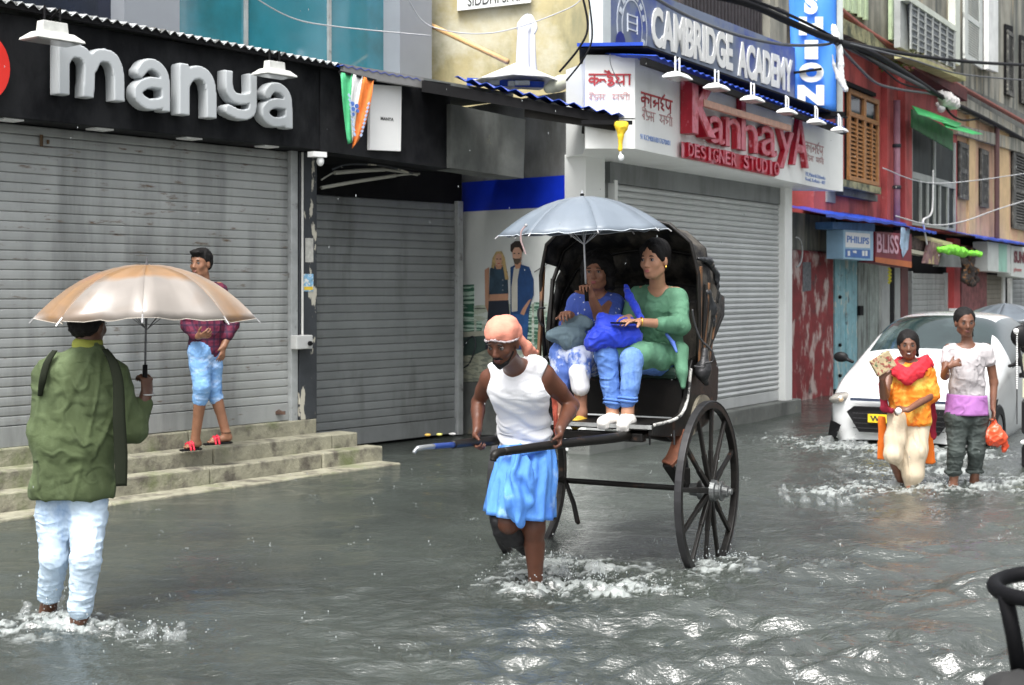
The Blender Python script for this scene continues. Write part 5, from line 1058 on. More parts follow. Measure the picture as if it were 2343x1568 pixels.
# ================================================================== PEOPLE
V3 = Vector
def skin(name, c): return mat('skin '+name, c, rough=.45, var=.18, vs=9, spec=.45, sss=.0, bump=.25, bs=60)
def frame(f, up=(0,0,1)):
    f = V3(f).normalized(); up = V3(up); r = f.cross(up).normalized(); u = r.cross(f); return r, f, u   # right(of person's own view), forward, up
class Head:
    def __init__(s, c, f, up=(0,0,1), k=1.0): s.c = V3(c); s.r, s.f, s.u = frame(f, up); s.k = k
    def p(s, x, y, z): return s.c+(s.r*x+s.f*y+s.u*z)*s.k
    def M(s): return [list(s.r), list(s.f), list(s.u)]
    def sdf(s, S, k=.012, male=True):
        q = s.k; M_ = s.M()
        S.ell(s.p(0,-.012,.032), (.073*q,.092*q,.083*q), M_, .03); S.ell(s.p(0,.018,-.03), (.058*q,.070*q,.078*q), M_, .03)
        S.ell(s.p(0,.052,-.088), (.030*q,.026*q,.022*q), M_, .025); S.cap(s.p(-.046,.0,-.062), s.p(-.02,.045,-.09), .020*q, .016*q, .02); S.cap(s.p(.046,.0,-.062), s.p(.02,.045,-.09), .020*q, .016*q, .02)
        for x in (-1, 1):
            S.ell(s.p(.038*x,.058,-.025), (.022*q,.018*q,.020*q), M_, .02); S.ell(s.p(.030*x,.092,.004), (.017*q,.013*q,.0105*q), M_, .008, sub=True)
            S.ell(s.p(.074*x,-.006,-.012), (.010*q,.019*q,.031*q), M_, .006); S.ell(s.p(.011*x,.094,-.036), (.0085*q,.010*q,.008*q), M_, .006)
        S.cap(s.p(-.030,.076,.021), s.p(.030,.076,.021), .0105*q, .0105*q, .012)
        S.cap(s.p(0,.080,.012), s.p(0,.102,-.028), .0085*q, .0125*q, .010); S.ell(s.p(0,.080,-.062), (.024*q,.014*q,.012*q), M_, .01)
    def face(s, parent, lip=(.25,.07,.06), brow=(.01,.008,.007), open_=False, lids=True):
        q = s.k
        me = MB()
        for x in (-1, 1):
            mb = MB(); mb.sphere(s.p(.030*x,.0745,.003), .0115*q, 10, 8); o = mb.build('eye', mat('eye white', (.24,.21,.20), rough=.2), parent, smooth=True)
            mb = MB(); mb.sphere(s.p(.0305*x,.0835,.0025), .0052*q, 8, 6); mb.build('iris', mat('iris dark', (.012,.008,.006), rough=.15), o, smooth=True)
            pts = [s.p(.030*x+.016*t, .0885-.004*t*t-.0*t, .0235+.003*(1-t*t)) for t in (-1,-.5,0,.5,1)]
            mb = MB(); mb.tube(pts, [.0016*q,.0032*q,.0036*q,.0030*q,.0015*q], 6); mb.build('eyebrow', mat('brow hair', brow, rough=.8), parent, smooth=True)
            pts = [s.p(.030*x+.0145*t, .0885-.005*t*t, .0075+.0035*(1-t*t)) for t in (-1,-.5,0,.5,1)]
            mb = MB(); mb.tube(pts, .0015*q, 5); mb.build('eyelash', MATS['brow hair'], parent, smooth=True)
        S = SDF(); S.ell(s.p(0,.0905,-.0575), (.020*q,.006*q,.0042*q), s.M(), .003); S.ell(s.p(0,.0900,-.0665), (.017*q,.007*q,.0052*q), s.M(), .003)
        sdf_obj(S, .0028, 'lips', mat('lips %.2f' % lip[0], lip, rough=.4), parent)
def hand(S, w, d, n, t, curl=(.5,.6,.5), k=1.0, thumb=(.6,.7,.35), spread=.08):
    """w wrist, d along the hand, n way the palm faces, t thumb side"""
    w = V3(w); d = V3(d).normalized(); n = V3(n); n = (n-d*n.dot(d)).normalized(); tt = d.cross(n); t = tt if tt.dot(V3(t)) > 0 else -tt
    S.ecap(w+d*.012*k, w+d*.080*k, (.028*k,.017*k), (.038*k,.013*k), t, .015)
    for i, (o, L, r) in enumerate(((.030,.070,.0092),(.010,.078,.0095),(-.010,.073,.0092),(-.029,.056,.0082))):
        p = w+d*.082*k+t*o*k; a = 0; dd = (d+t*spread*(1-i*.66)).normalized()
        for j, fr in enumerate((.45,.31,.24)):
            a += curl[j]; e = (dd*math.cos(a)+n*math.sin(a)).normalized(); q = p+e*L*fr*k; S.cap(p, q, r*(1-.12*j)*k, r*(.88-.12*j)*k, .004); p = q
    p = w+d*.028*k+t*.024*k; e = (d*thumb[0]+t*thumb[1]+n*thumb[2]).normalized(); q = p+e*.042*k; S.cap(p, q, .0125*k, .0105*k, .010)
    e2 = (e+d*.35+n*.35).normalized(); S.cap(q, q+e2*.030*k, .0105*k, .008*k, .005)
TH = .87
def limb(S, a, m, b, ra, rm, rb, bulge=0, k=.02, back=None):
    if ra > .07: ra *= TH; rm *= TH*1.02; bulge *= .9
    a, m, b = V3(a), V3(m), V3(b); S.cap(a, m, ra, rm, k); S.cap(m, b, rm, rb, k)
    if bulge: c = m.lerp(b, .28)+(V3(back)*.012 if back is not None else V3()); S.cap(c, m.lerp(b, .5), bulge, bulge*.75, k)
def foot(S, ank, toe, k=1.0, up=(0,0,1)):
    a = V3(ank); t = V3(toe); d = (t-a); d.z = 0; d.normalize(); S.cap(a, a+V3((0,0,-.035))-d*.02, .034*k, .032*k, .02)
    S.cap(a+V3((0,0,-.045))-d*.025, t-d*.05+V3((0,0,.012)), .030*k, .028*k, .02); r = d.cross(V3((0,0,1)))
    for i, o in enumerate((-.026,-.012,.002,.016,.030)): S.cap(t-d*.05+r*o*k, t+r*o*k*.95-d*(.004+.004*abs(i-1)), .011*k, .0095*k, .006)
def umbrella(name_parts, apex, axis, Rr, dep, rot, mt, label, handle_to, droop=.0, n=8, rib_m=None, edge=None, tip_c=(.5,.5,.5), curl=1.7, sag=.10, uneven=0):
    th = thing('umbrella', V3(handle_to), label, 'umbrella'); ax = V3(axis).normalized(); x = ax.cross(V3((0,1,0))).normalized(); y = ax.cross(x); apex = V3(apex)
    def pt(a, t, s_=1.0, dz=0): return apex+(x*math.cos(a)+y*math.sin(a))*Rr*t*s_-ax*(dep*(t**curl)+dz+uneven*math.sin(2*a+1.0)*t*t*(1.6-t))
    T = [0,.15,.3,.45,.6,.72,.84,.93,1.0]; W_ = [0,.2,.4,.5,.6,.8,1.0]
    for i in range(n):
        a0, a1 = rot+2*math.pi*i/n, rot+2*math.pi*(i+1)/n; rows = []
        for t in T:
            row = []
            for w in W_:
                a = a0+(a1-a0)*w; ch = 4*w*(1-w); inn = math.cos(math.pi/n)/math.cos((w-.5)*2*math.pi/n); inn *= 1-sag*.55*ch*t**3
                wr = .006*math.sin(17*w+9*t+i*2)*t*ch
                row.append(pt(a, t, inn, -sag*.28*Rr*ch*t*(1-t*.3)*(-1)*.6+wr))
            rows.append(row)
        mb = MB(); mb.grid(rows); o = mb.build('canopy_panel', mt[i % len(mt)] if isinstance(mt, list) else mt, th, smooth=True); s_ = o.modifiers.new('s', 'SOLIDIFY'); s_.thickness = .0015
        mb = MB(); mb.tube([pt(a0, t, 1, .006) for t in T], .0022, 5); mb.build('rib', rib_m, th)
        c = pt(a0, 1); mb = MB(); mb.tube([pt(a0, .97, 1, .004), pt(a0, 1.035, 1, .002)], .004, 6); mb.build('rib_tip', mat('tip metal', tip_c, rough=.3, metal=.5), th)
        hub = apex-ax*dep*1.35; mb = MB(); mb.tube([hub, pt(a0, .55, 1, .010)], .002, 5); mb.build('stretcher', rib_m, th)
        if edge: mb = MB(); mb.tube([rows[-1][k] for k in range(len(W_))], .0022, 5); mb.build('edge_binding', edge, th)
    mb = MB(); mb.tube([apex+ax*.035, apex-ax*.0], [.003,.008], 8); mb.build('ferrule', rib_m, th)
    mb = MB(); mb.tube([apex, V3(handle_to)], .0055, 8); mb.build('shaft', rib_m, th, smooth=True)
    return th, pt

# ------------------------------------------------------------------ rickshaw puller
Y0 = 7.42
skP = skin('puller', (.10,.036,.019))
pl_ = thing('person', P(1215, 1345, 7.45), 'man in white vest, blue wrap and salmon head cloth pulling the rickshaw', 'person')
sd = V3((.93,-.36,0)).normalized()       # lateral axis of his body (towards image right)
fwd = V3((-.36,-.93,0)).normalized()
S = SDF(); J = dict(sa=P(1120,866,7.50), sb=P(1246,858,7.34), ea=P(1094,922,7.62), eb=P(1308,928,7.48), wa=P(1092,984,7.44), wb=P(1281,982,7.24), ne=P(1182,838,7.30), ch=P(1188,890,7.38), wt=P(1200,975,7.50), pe=P(1203,1045,7.50))
S.ecap(J['pe'], J['wt'], (.145,.105), (.125,.092), sd, .05); S.ecap(J['wt'], J['ch'], (.125,.092), (.150,.105), sd, .05); S.ecap(J['ch'], P(1184,858,7.36), (.150,.105), (.10,.075), sd, .05)
S.cap(J['sa'], P(1183,852,7.38), .048, .062, .045); S.cap(J['sb'], P(1183,852,7.38), .050, .062, .045)
S.cap(J['ch']-sd*.07+fwd*.05, J['ch']-sd*.05+fwd*.06, .06, .06, .04); S.cap(J['ch']+sd*.07+fwd*.05, J['ch']+sd*.05+fwd*.06, .06, .06, .04)
S.cap(P(1184,850,7.34), P(1160,815,7.20), .056, .052, .035)
HP = Head(P(1150,782,7.13), (-.42,-.82,-.42), (-.12,-.28,1), 1.03); HP.sdf(S)
limb(S, J['sa'], J['ea'], J['wa'], .050, .036, .026, bulge=.038); limb(S, J['sb'], J['eb'], J['wb'], .053, .039, .027, bulge=.041)
S.cap(J['sa']+V3((0,0,-.03)), J['sa'].lerp(J['ea'],.5), .048, .043, .02); S.cap(J['sb']+V3((0,0,-.03)), J['sb'].lerp(J['eb'],.5), .051, .046, .02)
ha, hb = P(1086,1004,7.42), P(1272,1016,7.22)
hand(S, J['wa'], V3((-.10,-.30,-1)), V3((.7,-.5,-.25)), V3((-.3,-1,0)), (.95,1.0,.8), 1.0, (.5,.5,.7)); hand(S, J['wb'], V3((-.12,-.22,-1)), V3((-.8,-.35,-.25)), V3((-.3,-1,0)), (.95,1.0,.8), 1.0, (.5,.5,.7))
# legs: planted left (image right), trailing right
S.cap(P(1222,1060,7.5), P(1222,1205,7.40), .088, .056, .04); limb(S, P(1222,1195,7.40), P(1222,1212,7.40), P(1226,1345,7.47), .056, .054, .036, bulge=.055, back=(0,1,0)); S.cap(P(1226,1340,7.47), P(1222,1400,7.45), .036, .034, .02); S.cap(P(1222,1395,7.47), P(1205,1405,7.30), .035, .03, .02)
S.cap(P(1178,1060,7.5), P(1163,1195,7.38), .085, .055, .04); S.cap(P(1163,1195,7.38), P(1196,1238,7.62), .054, .052, .03); S.cap(P(1196,1238,7.62), P(1226,1268,7.90), .052, .034, .02); S.cap(P(1226,1268,7.9), P(1232,1290,7.98), .032, .028, .02)
body = sdf_obj(S, .0062, 'body', skP, pl_)
HP.face(body, (.12,.04,.035))
S = SDF()   # moustache and stubble beard
for x in (-1, 1): S.cap(HP.p(.002*x,.094,-.046), HP.p(.026*x,.080,-.056), .007, .0045, .004)
S.cap(HP.p(-.030,.064,-.085), HP.p(0,.074,-.100), .012, .014, .01); S.cap(HP.p(.030,.064,-.085), HP.p(0,.074,-.100), .012, .014, .01); S.cap(HP.p(-.054,.02,-.045), HP.p(-.034,.055,-.085), .010, .010, .01); S.cap(HP.p(.054,.02,-.045), HP.p(.034,.055,-.085), .010, .010, .01)
sdf_obj(S, .004, 'beard', mat('black hair', (.007,.006,.006), rough=.62, spec=.25, bump=1, bs=200), body, lambda V: .0015*fbm(V*220, 2, 3))
S = SDF()   # head cloth
S.ell(HP.p(0,-.018,.056), (.086,.105,.074), HP.M(), .02); S.ell(HP.p(0,-.04,.02), (.083,.086,.06), HP.M(), .03)
S.ell(HP.p(0,.160,-.055), (.15,.10,.105), HP.M(), .01, sub=True)
kn = HP.p(-.066,-.066,-.020); S.ell(kn, (.022,.020,.020), None, .02)
S.chain([kn, kn+V3((.03,.02,-.030)), kn+V3((.06,.05,-.058)), kn+V3((.085,.09,-.066))], [.016,.018,.016,.010], .02); S.cap(kn+V3((.02,.01,-.02)), kn+V3((.03,.03,-.075)), .018, .012, .03)
m_sal = mat('salmon cotton', (.70,.27,.19), rough=.85, var=.12, vs=12, bump=.6, bs=90, bst=(1,1,2)); 
def wrapf(V):
    q = (V-A_(HP.c)); a = q@A_(HP.r); b = q@A_(HP.u); d = q@A_(HP.f)
    return .0042*np.sin(55*(b+.55*a)+40*d+2*vnoise(V*14, 4))*.7+.003*vnoise(V*35, 6)
sdf_obj(S, .0055, 'head_cloth', m_sal, pl_, wrapf)
S = SDF(); pts = [HP.p(.088*math.sin(a), -.012+.104*math.cos(a), .012+.016*math.cos(a)) for a in [math.pi*(k/12-1)*1.0+math.pi*.5 for k in range(13)]]
pts = [HP.p(.086*math.sin(a), -.014+.104*math.cos(a), .046+.008*math.cos(a)-.030*abs(math.sin(a))) for a in [(-1.6+k*.246) for k in range(14)]]
S.chain(pts, [.0045]*14, .01); sdf_obj(S, .005, 'cloth_band', mat('pale hem', (.33,.29,.30), rough=.8, bump=.5, bs=80), pl_, lambda V: .003*fbm(V*60, 2, 2))
S = SDF()   # vest
S.ecap(P(1203,1040,7.5), J['wt'], (.150,.112), (.134,.103), sd, .05); S.ecap(J['wt'], J['ch'], (.134,.103), (.160,.118), sd, .05); S.ecap(J['ch'], P(1184,858,7.36), (.160,.118), (.118,.088), sd, .05); S.cap(P(1130,852,7.46), P(1236,846,7.32), .052, .054, .03); S.cap(P(1150,846,7.42), P(1222,838,7.34), .056, .058, .03)
S.cap(J['ch']-sd*.07+fwd*.052, J['ch']-sd*.05+fwd*.06, .066, .066, .04); S.cap(J['ch']+sd*.07+fwd*.052, J['ch']+sd*.05+fwd*.06, .066, .066, .04)
for c, r_ in ((P(1168,852,7.16), (.058,.11,.115)), (P(1180,822,7.30), (.066,.12,.080))): S.ell(c, r_, None, .010, sub=True)
S.ell(P(1098,866,7.50), (.072,.16,.085), None, .012, sub=True); S.ell(P(1272,866,7.34), (.075,.16,.095), None, .012, sub=True)
m_vest = mat('white vest', crease=.006, crs=4.2, crst=(.7,.7,1.6), c=(.80,.81,.84), rough=.75, var=.03, bump=.35, bs=160, bst=(1,1,.2), sheen=.2)
def vf(V):
    z = V[:,2]; w = np.clip((1.13-z)/.3, 0, 1); return .0065*w*np.sin(75*z+26*(V@A_(sd))+3*vnoise(V*9, 3))+.003*vnoise(V*np.array([14,14,22]), 2)
sdf_obj(S, .006, 'vest', m_vest, pl_, vf)
S = SDF(); S.chain([P(1262,868,7.52), P(1270,930,7.56), P(1272,985,7.5), P(1276,1005,7.45)], [.016,.014,.012,.010], .01)
sdf_obj(S, .006, 'hanging_cloth_end', mat('brick cotton', (.50,.10,.06), rough=.85, var=.2, vs=14), pl_, folds(.003, 40, (1,1,.3), 2))
m_lun = mat('blue wrap', crease=.006, crs=4.2, crst=(1.4,1.4,.35), c=(.10,.30,.78), rough=.8, var=.12, vs=7, c2=(.05,.17,.62), m2=(.52,.66), s2=5, st2=(1,1,.5), c3=(.38,.58,.88), m3=(.58,.72), s3=6, bump=.4, bs=120)
loft([(P(1204,1020,7.49), .150, .118), (P(1204,1045,7.48), .160, .130), (P(1202,1085,7.46), .172, .150), (P(1194,1130,7.45), .180, .168), (P(1190,1178,7.45), .186, .185)], 'wrap_cloth', m_lun, pl_, sd, n=120, nf=11, amp=.0105, seed=4)
S = SDF()
S.chain([P(1188,1034,7.30), P(1180,1085,7.28), P(1176,1140,7.27), P(1186,1190,7.27)], [.032,.040,.050,.034], .03); S.chain([P(1196,1034,7.31), P(1204,1090,7.29), P(1203,1150,7.28), P(1196,1195,7.27)], [.020,.030,.036,.014], .02); S.cap(P(1168,1150,7.28), P(1196,1190,7.27), .03, .018, .03)
def df(V): a = V@A_(sd); return .012*np.sin(105*a+7*V[:,2]+2.5*vnoise(V*8, 3))+.003*vnoise(V*30, 1)
o = sdf_obj(S, .0065, 'front_drape', m_lun, pl_, df)
S = SDF(); S.chain([P(1140,1190,7.40), P(1146,1215,7.42), P(1158,1252,7.46)], [.045,.035,.012], .03); S.chain([P(1165,1190,7.40), P(1180,1225,7.46), P(1205,1250,7.60)], [.060,.058,.052], .03)
sdf_obj(S, .008, 'dark_leg_cover', mat('black leg cover', (.012,.012,.014), rough=.7), pl_, folds(.006, 20, (1,1,.4), 7))  # black cover over the trailing knee and shin
S = SDF(); S.chain([P(1148,1030,7.36), P(1196,1036,7.30), P(1245,1026,7.36)], [.014,.018,.014], .02); sdf_obj(S, .006, 'waist_roll', m_lun, pl_, folds(.003, 50, (1,1,.4), 2))

SLIM = .94
# ------------------------------------------------------------------ man with the brown umbrella, from behind
mn = thing('person', P(150, 1440, 6.6), 'man seen from behind in olive green shirt and pale jeans wading with a raised umbrella', 'person')
skD = skin('dark', (.105,.048,.028)); YL = 6.72
sd2 = V3((.985,.17,0)); S = SDF()
S.ecap(P(160,1130,YL), P(172,1010,YL), (.140,.095), (.155,.105), sd2, .05); S.ecap(P(172,1010,YL), P(182,860,YL+.0), (.165,.11), (.185,.11), sd2, .05); S.cap(P(118,850,YL-.02), P(250,850,YL+.03), .062, .062, .05)
S.cap(P(200,840,YL), P(204,775,YL+.01), .062, .055, .03); HL = Head(P(203,742,YL+.03), (.30,.95,-.08), (0,0,1), 1.0); HL.sdf(S)
limb(S, P(262,858,YL+.03), P(303,985,YL+.05), P(334,905,YL+.12), .055, .042, .030); hand(S, P(334,908,YL+.12), V3((.02,.05,1)), V3((-.8,.5,0)), V3((.2,.9,.2)), (1.0,1.1,.9), 1.05, (.9,.4,.4))
limb(S, P(110,858,YL-.02), P(98,980,YL-.02), P(105,1060,YL+.10), .055, .042, .030)
limb(S, P(128,1150,YL), P(124,1275,YL-.04), P(110,1400,YL+.12), .080, .052, .038); S.cap(P(110,1395,YL+.12), P(98,1450,YL+.10), .038, .036, .02)
limb(S, P(198,1150,YL), P(196,1280,YL-.12), P(182,1420,YL-.08), .080, .055, .040); S.cap(P(182,1415,YL-.08), P(176,1470,YL-.08), .040, .038, .02)
body = sdf_obj(S, .0075, 'body', skD, mn); HL.face(body, (.12,.04,.035))
S = SDF(); S.ell(HL.p(0,-.022,.035), (.084,.094,.092), HL.M(), .02); S.ell(HL.p(0,-.050,-.02), (.068,.055,.050), HL.M(), .03); S.ell(HL.p(0,.13,-.03), (.12,.08,.085), HL.M(), .01, sub=True)
sdf_obj(S, .0065, 'hair', MATS['black hair'], body, lambda V: .004*fbm(V*60, 3, 9))
m_ol = mat('olive cotton', crease=.006, crs=4.2, crst=(1,1,1), c=(.060,.085,.032), rough=.85, var=.15, vs=5, c2=(.11,.15,.07), m2=(.48,.68), s2=3.5, st2=(1.4,1.4,.5), c3=(.04,.055,.024), m3=(.6,.75), s3=5, bump=.5, bs=110)
S = SDF(); S.ecap(P(170,1118,YL), P(170,1010,YL), (.205,.145), (.200,.138), sd2, .05); S.ecap(P(170,1010,YL), P(184,862,YL), (.200,.138), (.205,.128), sd2, .05); S.cap(P(122,852,YL-.02), P(250,852,YL+.02), .072, .072, .05); S.cap(P(190,830,YL), P(202,800,YL), .095, .066, .05)
S.ecap(P(164,1128,YL), P(164,1120,YL), (.212,.15), (.212,.15), sd2, .02); S.ell(P(160,1190,YL), (.40,.4,.115), None, .012, sub=True)
S.cap(P(262,864,YL+.03), P(306,985,YL+.05), .072, .062, .03); S.cap(P(306,985,YL+.05), P(328,925,YL+.11), .062, .044, .03); S.cap(P(108,864,YL-.02), P(96,985,YL-.02), .070, .060, .03); S.cap(P(96,985,YL-.02), P(104,1050,YL+.08), .060, .05, .03)
def of(V):
    a = V@A_(sd2); z = V[:,2]; g = lambda s, k1, k2, q: np.clip(1-np.abs(vnoise(np.stack([a*k1+z*q, V[:,1]*3, z*k2], 1), s))*3, 0, 1)**1.3
    return .010*g(8, 7, 1.6, 1.5)+.008*g(4, 12, 3, -2.5)+.006*g(6, 9, 5, 5)-.005
sdf_obj(S, .0085, 'shirt', m_ol, mn, of)
S = SDF(); S.ecap(P(201,792,YL), P(204,784,YL+.005), (.080,.073), (.070,.064), sd2, .01); S.ell(P(206,768,YL), (.066,.06,.028), None, .01, sub=True)
sdf_obj(S, .006, 'collar', mat('yellow green collar', (.28,.30,.05), rough=.8), mn)
m_blk = mat('black nylon', (.006,.006,.007), rough=.7, spec=.15, bump=.4, bs=60)
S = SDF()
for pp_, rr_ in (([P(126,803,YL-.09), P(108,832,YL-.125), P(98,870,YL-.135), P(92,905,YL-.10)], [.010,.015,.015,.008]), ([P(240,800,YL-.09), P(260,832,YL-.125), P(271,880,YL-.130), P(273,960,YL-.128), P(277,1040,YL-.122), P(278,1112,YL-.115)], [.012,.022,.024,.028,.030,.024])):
    ribbon('dark_strip', pp_, rr_, sd2, .006, mat('dark olive strip', (.014,.018,.010), rough=.8, spec=.2), mn)  # dark olive strips down the back of the shirt
m_pj = mat('bleached denim', crease=.006, crs=4.2, crst=(.7,.7,1.7), c=(.50,.62,.74), rough=.85, var=.1, vs=7, c2=(.24,.36,.55), m2=(.52,.68), s2=5, st2=(1.3,1.3,.5), bump=.5, bs=140)
def trouser(pts, rr, name, mt, parent, h=.007, amp=.007, fs=15, seed=3, k=.02, sq=None):
    S = SDF()
    for a in pts: S.chain(a[0], [q*TH for q in a[1]], k)
    if len(pts) == 2: S.cap(pts[0][0][0].lerp(pts[0][0][1], .2), pts[1][0][0].lerp(pts[1][0][1], .2), pts[0][1][0]*.95, pts[1][1][0]*.95, k)
    return sdf_obj(S, h, name, mt, parent, folds(amp, fs, (.8,.8,1.5), seed))
trouser([([P(132,1120,YL),P(126,1180,YL),P(124,1275,YL-.04),P(113,1358,YL+.065)], [.102,.100,.072,.064]), ([P(198,1120,YL),P(200,1180,YL),P(197,1280,YL-.12),P(184,1392,YL-.09)], [.104,.104,.078,.066])], None, 'jeans', m_pj, mn)
mb = MB(); c = P(337,903,YL+.12); mb.tube([c+V3((.032*math.cos(a), .032*math.sin(a), 0)) for a in [k*.5236 for k in range(12)]], .004, 6, closed=True); mb.build('bracelet', mat('silver', (.6,.6,.6), metal=.8, rough=.3), mn, smooth=True)
m_u1 = [mat('umbrella painted tan sheen', (.24,.125,.04), rough=.30, var=.2, vs=5, spec=.7, coat=.2, bump=.4, bs=8, c2=(.17,.10,.05), m2=(.5,.7), s2=4, sheen=.3), mat('umbrella painted silver sheen', (.25,.225,.20), rough=.34, var=.15, vs=4, spec=.8, coat=.2, c2=(.20,.15,.11), m2=(.52,.68), s2=2.0, st2=(1.6,1,1.6), detail=2, bump=.4, bs=8)]  # satin sheen put into the colour: one tan and one silver panel material
def paint_sheen(m, c, z0, z1):
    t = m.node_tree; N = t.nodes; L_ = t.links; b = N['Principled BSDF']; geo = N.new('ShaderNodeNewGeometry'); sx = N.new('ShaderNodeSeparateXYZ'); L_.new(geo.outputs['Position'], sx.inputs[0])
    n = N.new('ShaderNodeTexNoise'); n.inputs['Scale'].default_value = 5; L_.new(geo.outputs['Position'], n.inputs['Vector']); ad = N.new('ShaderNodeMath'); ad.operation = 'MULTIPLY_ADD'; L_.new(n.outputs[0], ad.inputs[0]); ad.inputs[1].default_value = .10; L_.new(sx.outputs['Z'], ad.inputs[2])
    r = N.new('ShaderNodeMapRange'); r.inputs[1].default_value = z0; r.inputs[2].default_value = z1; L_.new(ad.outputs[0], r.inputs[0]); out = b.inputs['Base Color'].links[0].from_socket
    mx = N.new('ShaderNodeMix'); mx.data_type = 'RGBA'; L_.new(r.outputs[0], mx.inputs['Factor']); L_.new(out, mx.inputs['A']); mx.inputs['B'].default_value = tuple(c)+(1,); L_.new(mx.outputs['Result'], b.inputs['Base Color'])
paint_sheen(m_u1[1], (.26,.145,.06), 1.69, 1.72)  # tan sheen painted across the top of the silver panels
m_rod = mat('grey steel rod', (.14,.14,.15), rough=.35, metal=.5)
AX = V3((.02,-.07,1)).normalized(); AP1 = P(336,607,6.84)
u1, up1 = umbrella(None, AP1, AX, .530, .235, .22, m_u1[0], 'umbrella with tan and silver sheen painted in, held over the man seen from behind', P(332,862,6.84), rib_m=m_rod, edge=mat('cream edge', (.6,.55,.48), rough=.6), curl=2.5, sag=.26, uneven=.045)
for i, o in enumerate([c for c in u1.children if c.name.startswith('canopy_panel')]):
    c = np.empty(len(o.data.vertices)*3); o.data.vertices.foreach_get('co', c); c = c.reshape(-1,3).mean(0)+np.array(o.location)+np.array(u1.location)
    if c[1] < 6.84-.05 and c[0] > -1.98: o.data.materials[0] = m_u1[1]  # front right panels get the painted silver sheen
mb = MB(); mb.tube([P(332,835,6.84), P(331,885,6.84), P(330,900,6.84)], [.012,.014,.012], 8); mb.build('handle', m_blk, u1, smooth=True)

SLIM = .90
# ------------------------------------------------------------------ young man on the step
ys_ = thing('person', P(470, 1022, 11.45), 'young man in maroon checked shirt and rolled blue jeans walking along the stone steps', 'person'); Yh = 11.42
skM = skin('mid', (.27,.13,.075)); sd3 = V3((.72,.69,0)).normalized()*1.0; sd3 = V3((.86,.5,0)).normalized(); S = SDF(); fM = V3((-.62,-.78,0)).normalized()
S.ecap(P(470,805,Yh), P(472,750,Yh), (.135,.10), (.125,.095), sd3, .05); S.ecap(P(472,750,Yh), P(468,680,Yh), (.125,.095), (.155,.105), sd3, .05); S.cap(P(436,662,Yh-.08), P(500,660,Yh+.10), .055, .055, .05)
S.cap(P(466,660,Yh), P(464,630,Yh-.02), .058, .052, .03); HY = Head(P(459,603,Yh-.03), (-.36,-.93,-.02), (0,0,1), 1.0); HY.sdf(S)
limb(S, P(503,668,Yh+.10), P(532,745,Yh+.12), P(512,792,Yh+.02), .048, .038, .027); hand(S, P(512,790,Yh+.02), V3((-.1,-.2,-1)), V3((-.8,.4,0)), V3((-.5,-.8,0)), (.3,.4,.3))
limb(S, P(434,668,Yh-.08), P(428,745,Yh-.10), P(452,770,Yh-.22), .048, .038, .027); hand(S, P(452,770,Yh-.22), V3((.8,-.5,.1)), V3((.2,.5,.5)), V3((0,0,1)), (.6,.7,.5))
aA, aB = P(447,1004,Yh-.0), P(517,990,Yh+.10)
limb(S, P(456,800,Yh-.05), P(462,885,Yh-.10), aA, .085, .058, .036, bulge=.052); limb(S, P(484,800,Yh+.05), P(488,885,Yh+.06), aB, .085, .058, .036, bulge=.052)
foot(S, aA, P(421,1024,Yh-.08), .95); foot(S, aB, P(474,1012,Yh+.0), .95)
body = sdf_obj(S, .008, 'body', skM, ys_); HY.face(body, (.25,.09,.07))
S = SDF(); S.ell(HY.p(0,-.022,.045), (.082,.096,.085), HY.M(), .02); S.ell(HY.p(0,-.045,-.01), (.074,.062,.055), HY.M(), .03); S.ell(HY.p(.0,.065,.090), (.055,.040,.025), HY.M(), .03); S.ell(HY.p(0,.13,-.02), (.11,.075,.075), HY.M(), .01, sub=True)
sdf_obj(S, .0075, 'hair', MATS['black hair'], body, lambda V: .004*fbm(V*60, 3, 4))
m_mar = mat('maroon check', crease=.006, crs=4.2, crst=(1,1,1), c=(.12,.009,.035), rough=.8, var=.1, vs=9, bump=.3, bs=90)
def checks(m, c, sc=(22,22,22), w=.12, ax=((1,0,0),(0,0,1))):
    t = m.node_tree; N = t.nodes; L = t.links; b = N['Principled BSDF']; geo = N.new('ShaderNodeNewGeometry'); out = b.inputs['Base Color'].links[0].from_socket
    for i, a in enumerate(ax):
        d = N.new('ShaderNodeVectorMath'); d.operation = 'DOT_PRODUCT'; L.new(geo.outputs['Position'], d.inputs[0]); d.inputs[1].default_value = a
        m1 = N.new('ShaderNodeMath'); m1.operation = 'MULTIPLY'; m1.inputs[1].default_value = sc[i]; L.new(d.outputs['Value'], m1.inputs[0])
        f = N.new('ShaderNodeMath'); f.operation = 'FRACT'; L.new(m1.outputs[0], f.inputs[0]); g = N.new('ShaderNodeMath'); g.operation = 'LESS_THAN'; g.inputs[1].default_value = w; L.new(f.outputs[0], g.inputs[0])
        h = N.new('ShaderNodeMath'); h.operation = 'MULTIPLY'; h.inputs[1].default_value = .75; L.new(g.outputs[0], h.inputs[0])
        mx = N.new('ShaderNodeMix'); mx.data_type = 'RGBA'; L.new(h.outputs[0], mx.inputs['Factor']); L.new(out, mx.inputs['A']); mx.inputs['B'].default_value = tuple(c)+(1,); out = mx.outputs['Result']
    L.new(out, b.inputs['Base Color'])
checks(m_mar, (.03,.006,.03), (17,17), .3, ((.86,.5,0),(0,0,1)))
S = SDF(); S.ecap(P(468,802,Yh), P(472,750,Yh), (.155,.118), (.142,.108), sd3, .05); S.ecap(P(472,750,Yh), P(468,680,Yh), (.142,.108), (.168,.115), sd3, .05); S.cap(P(438,665,Yh-.08), P(500,663,Yh+.10), .064, .064, .05)
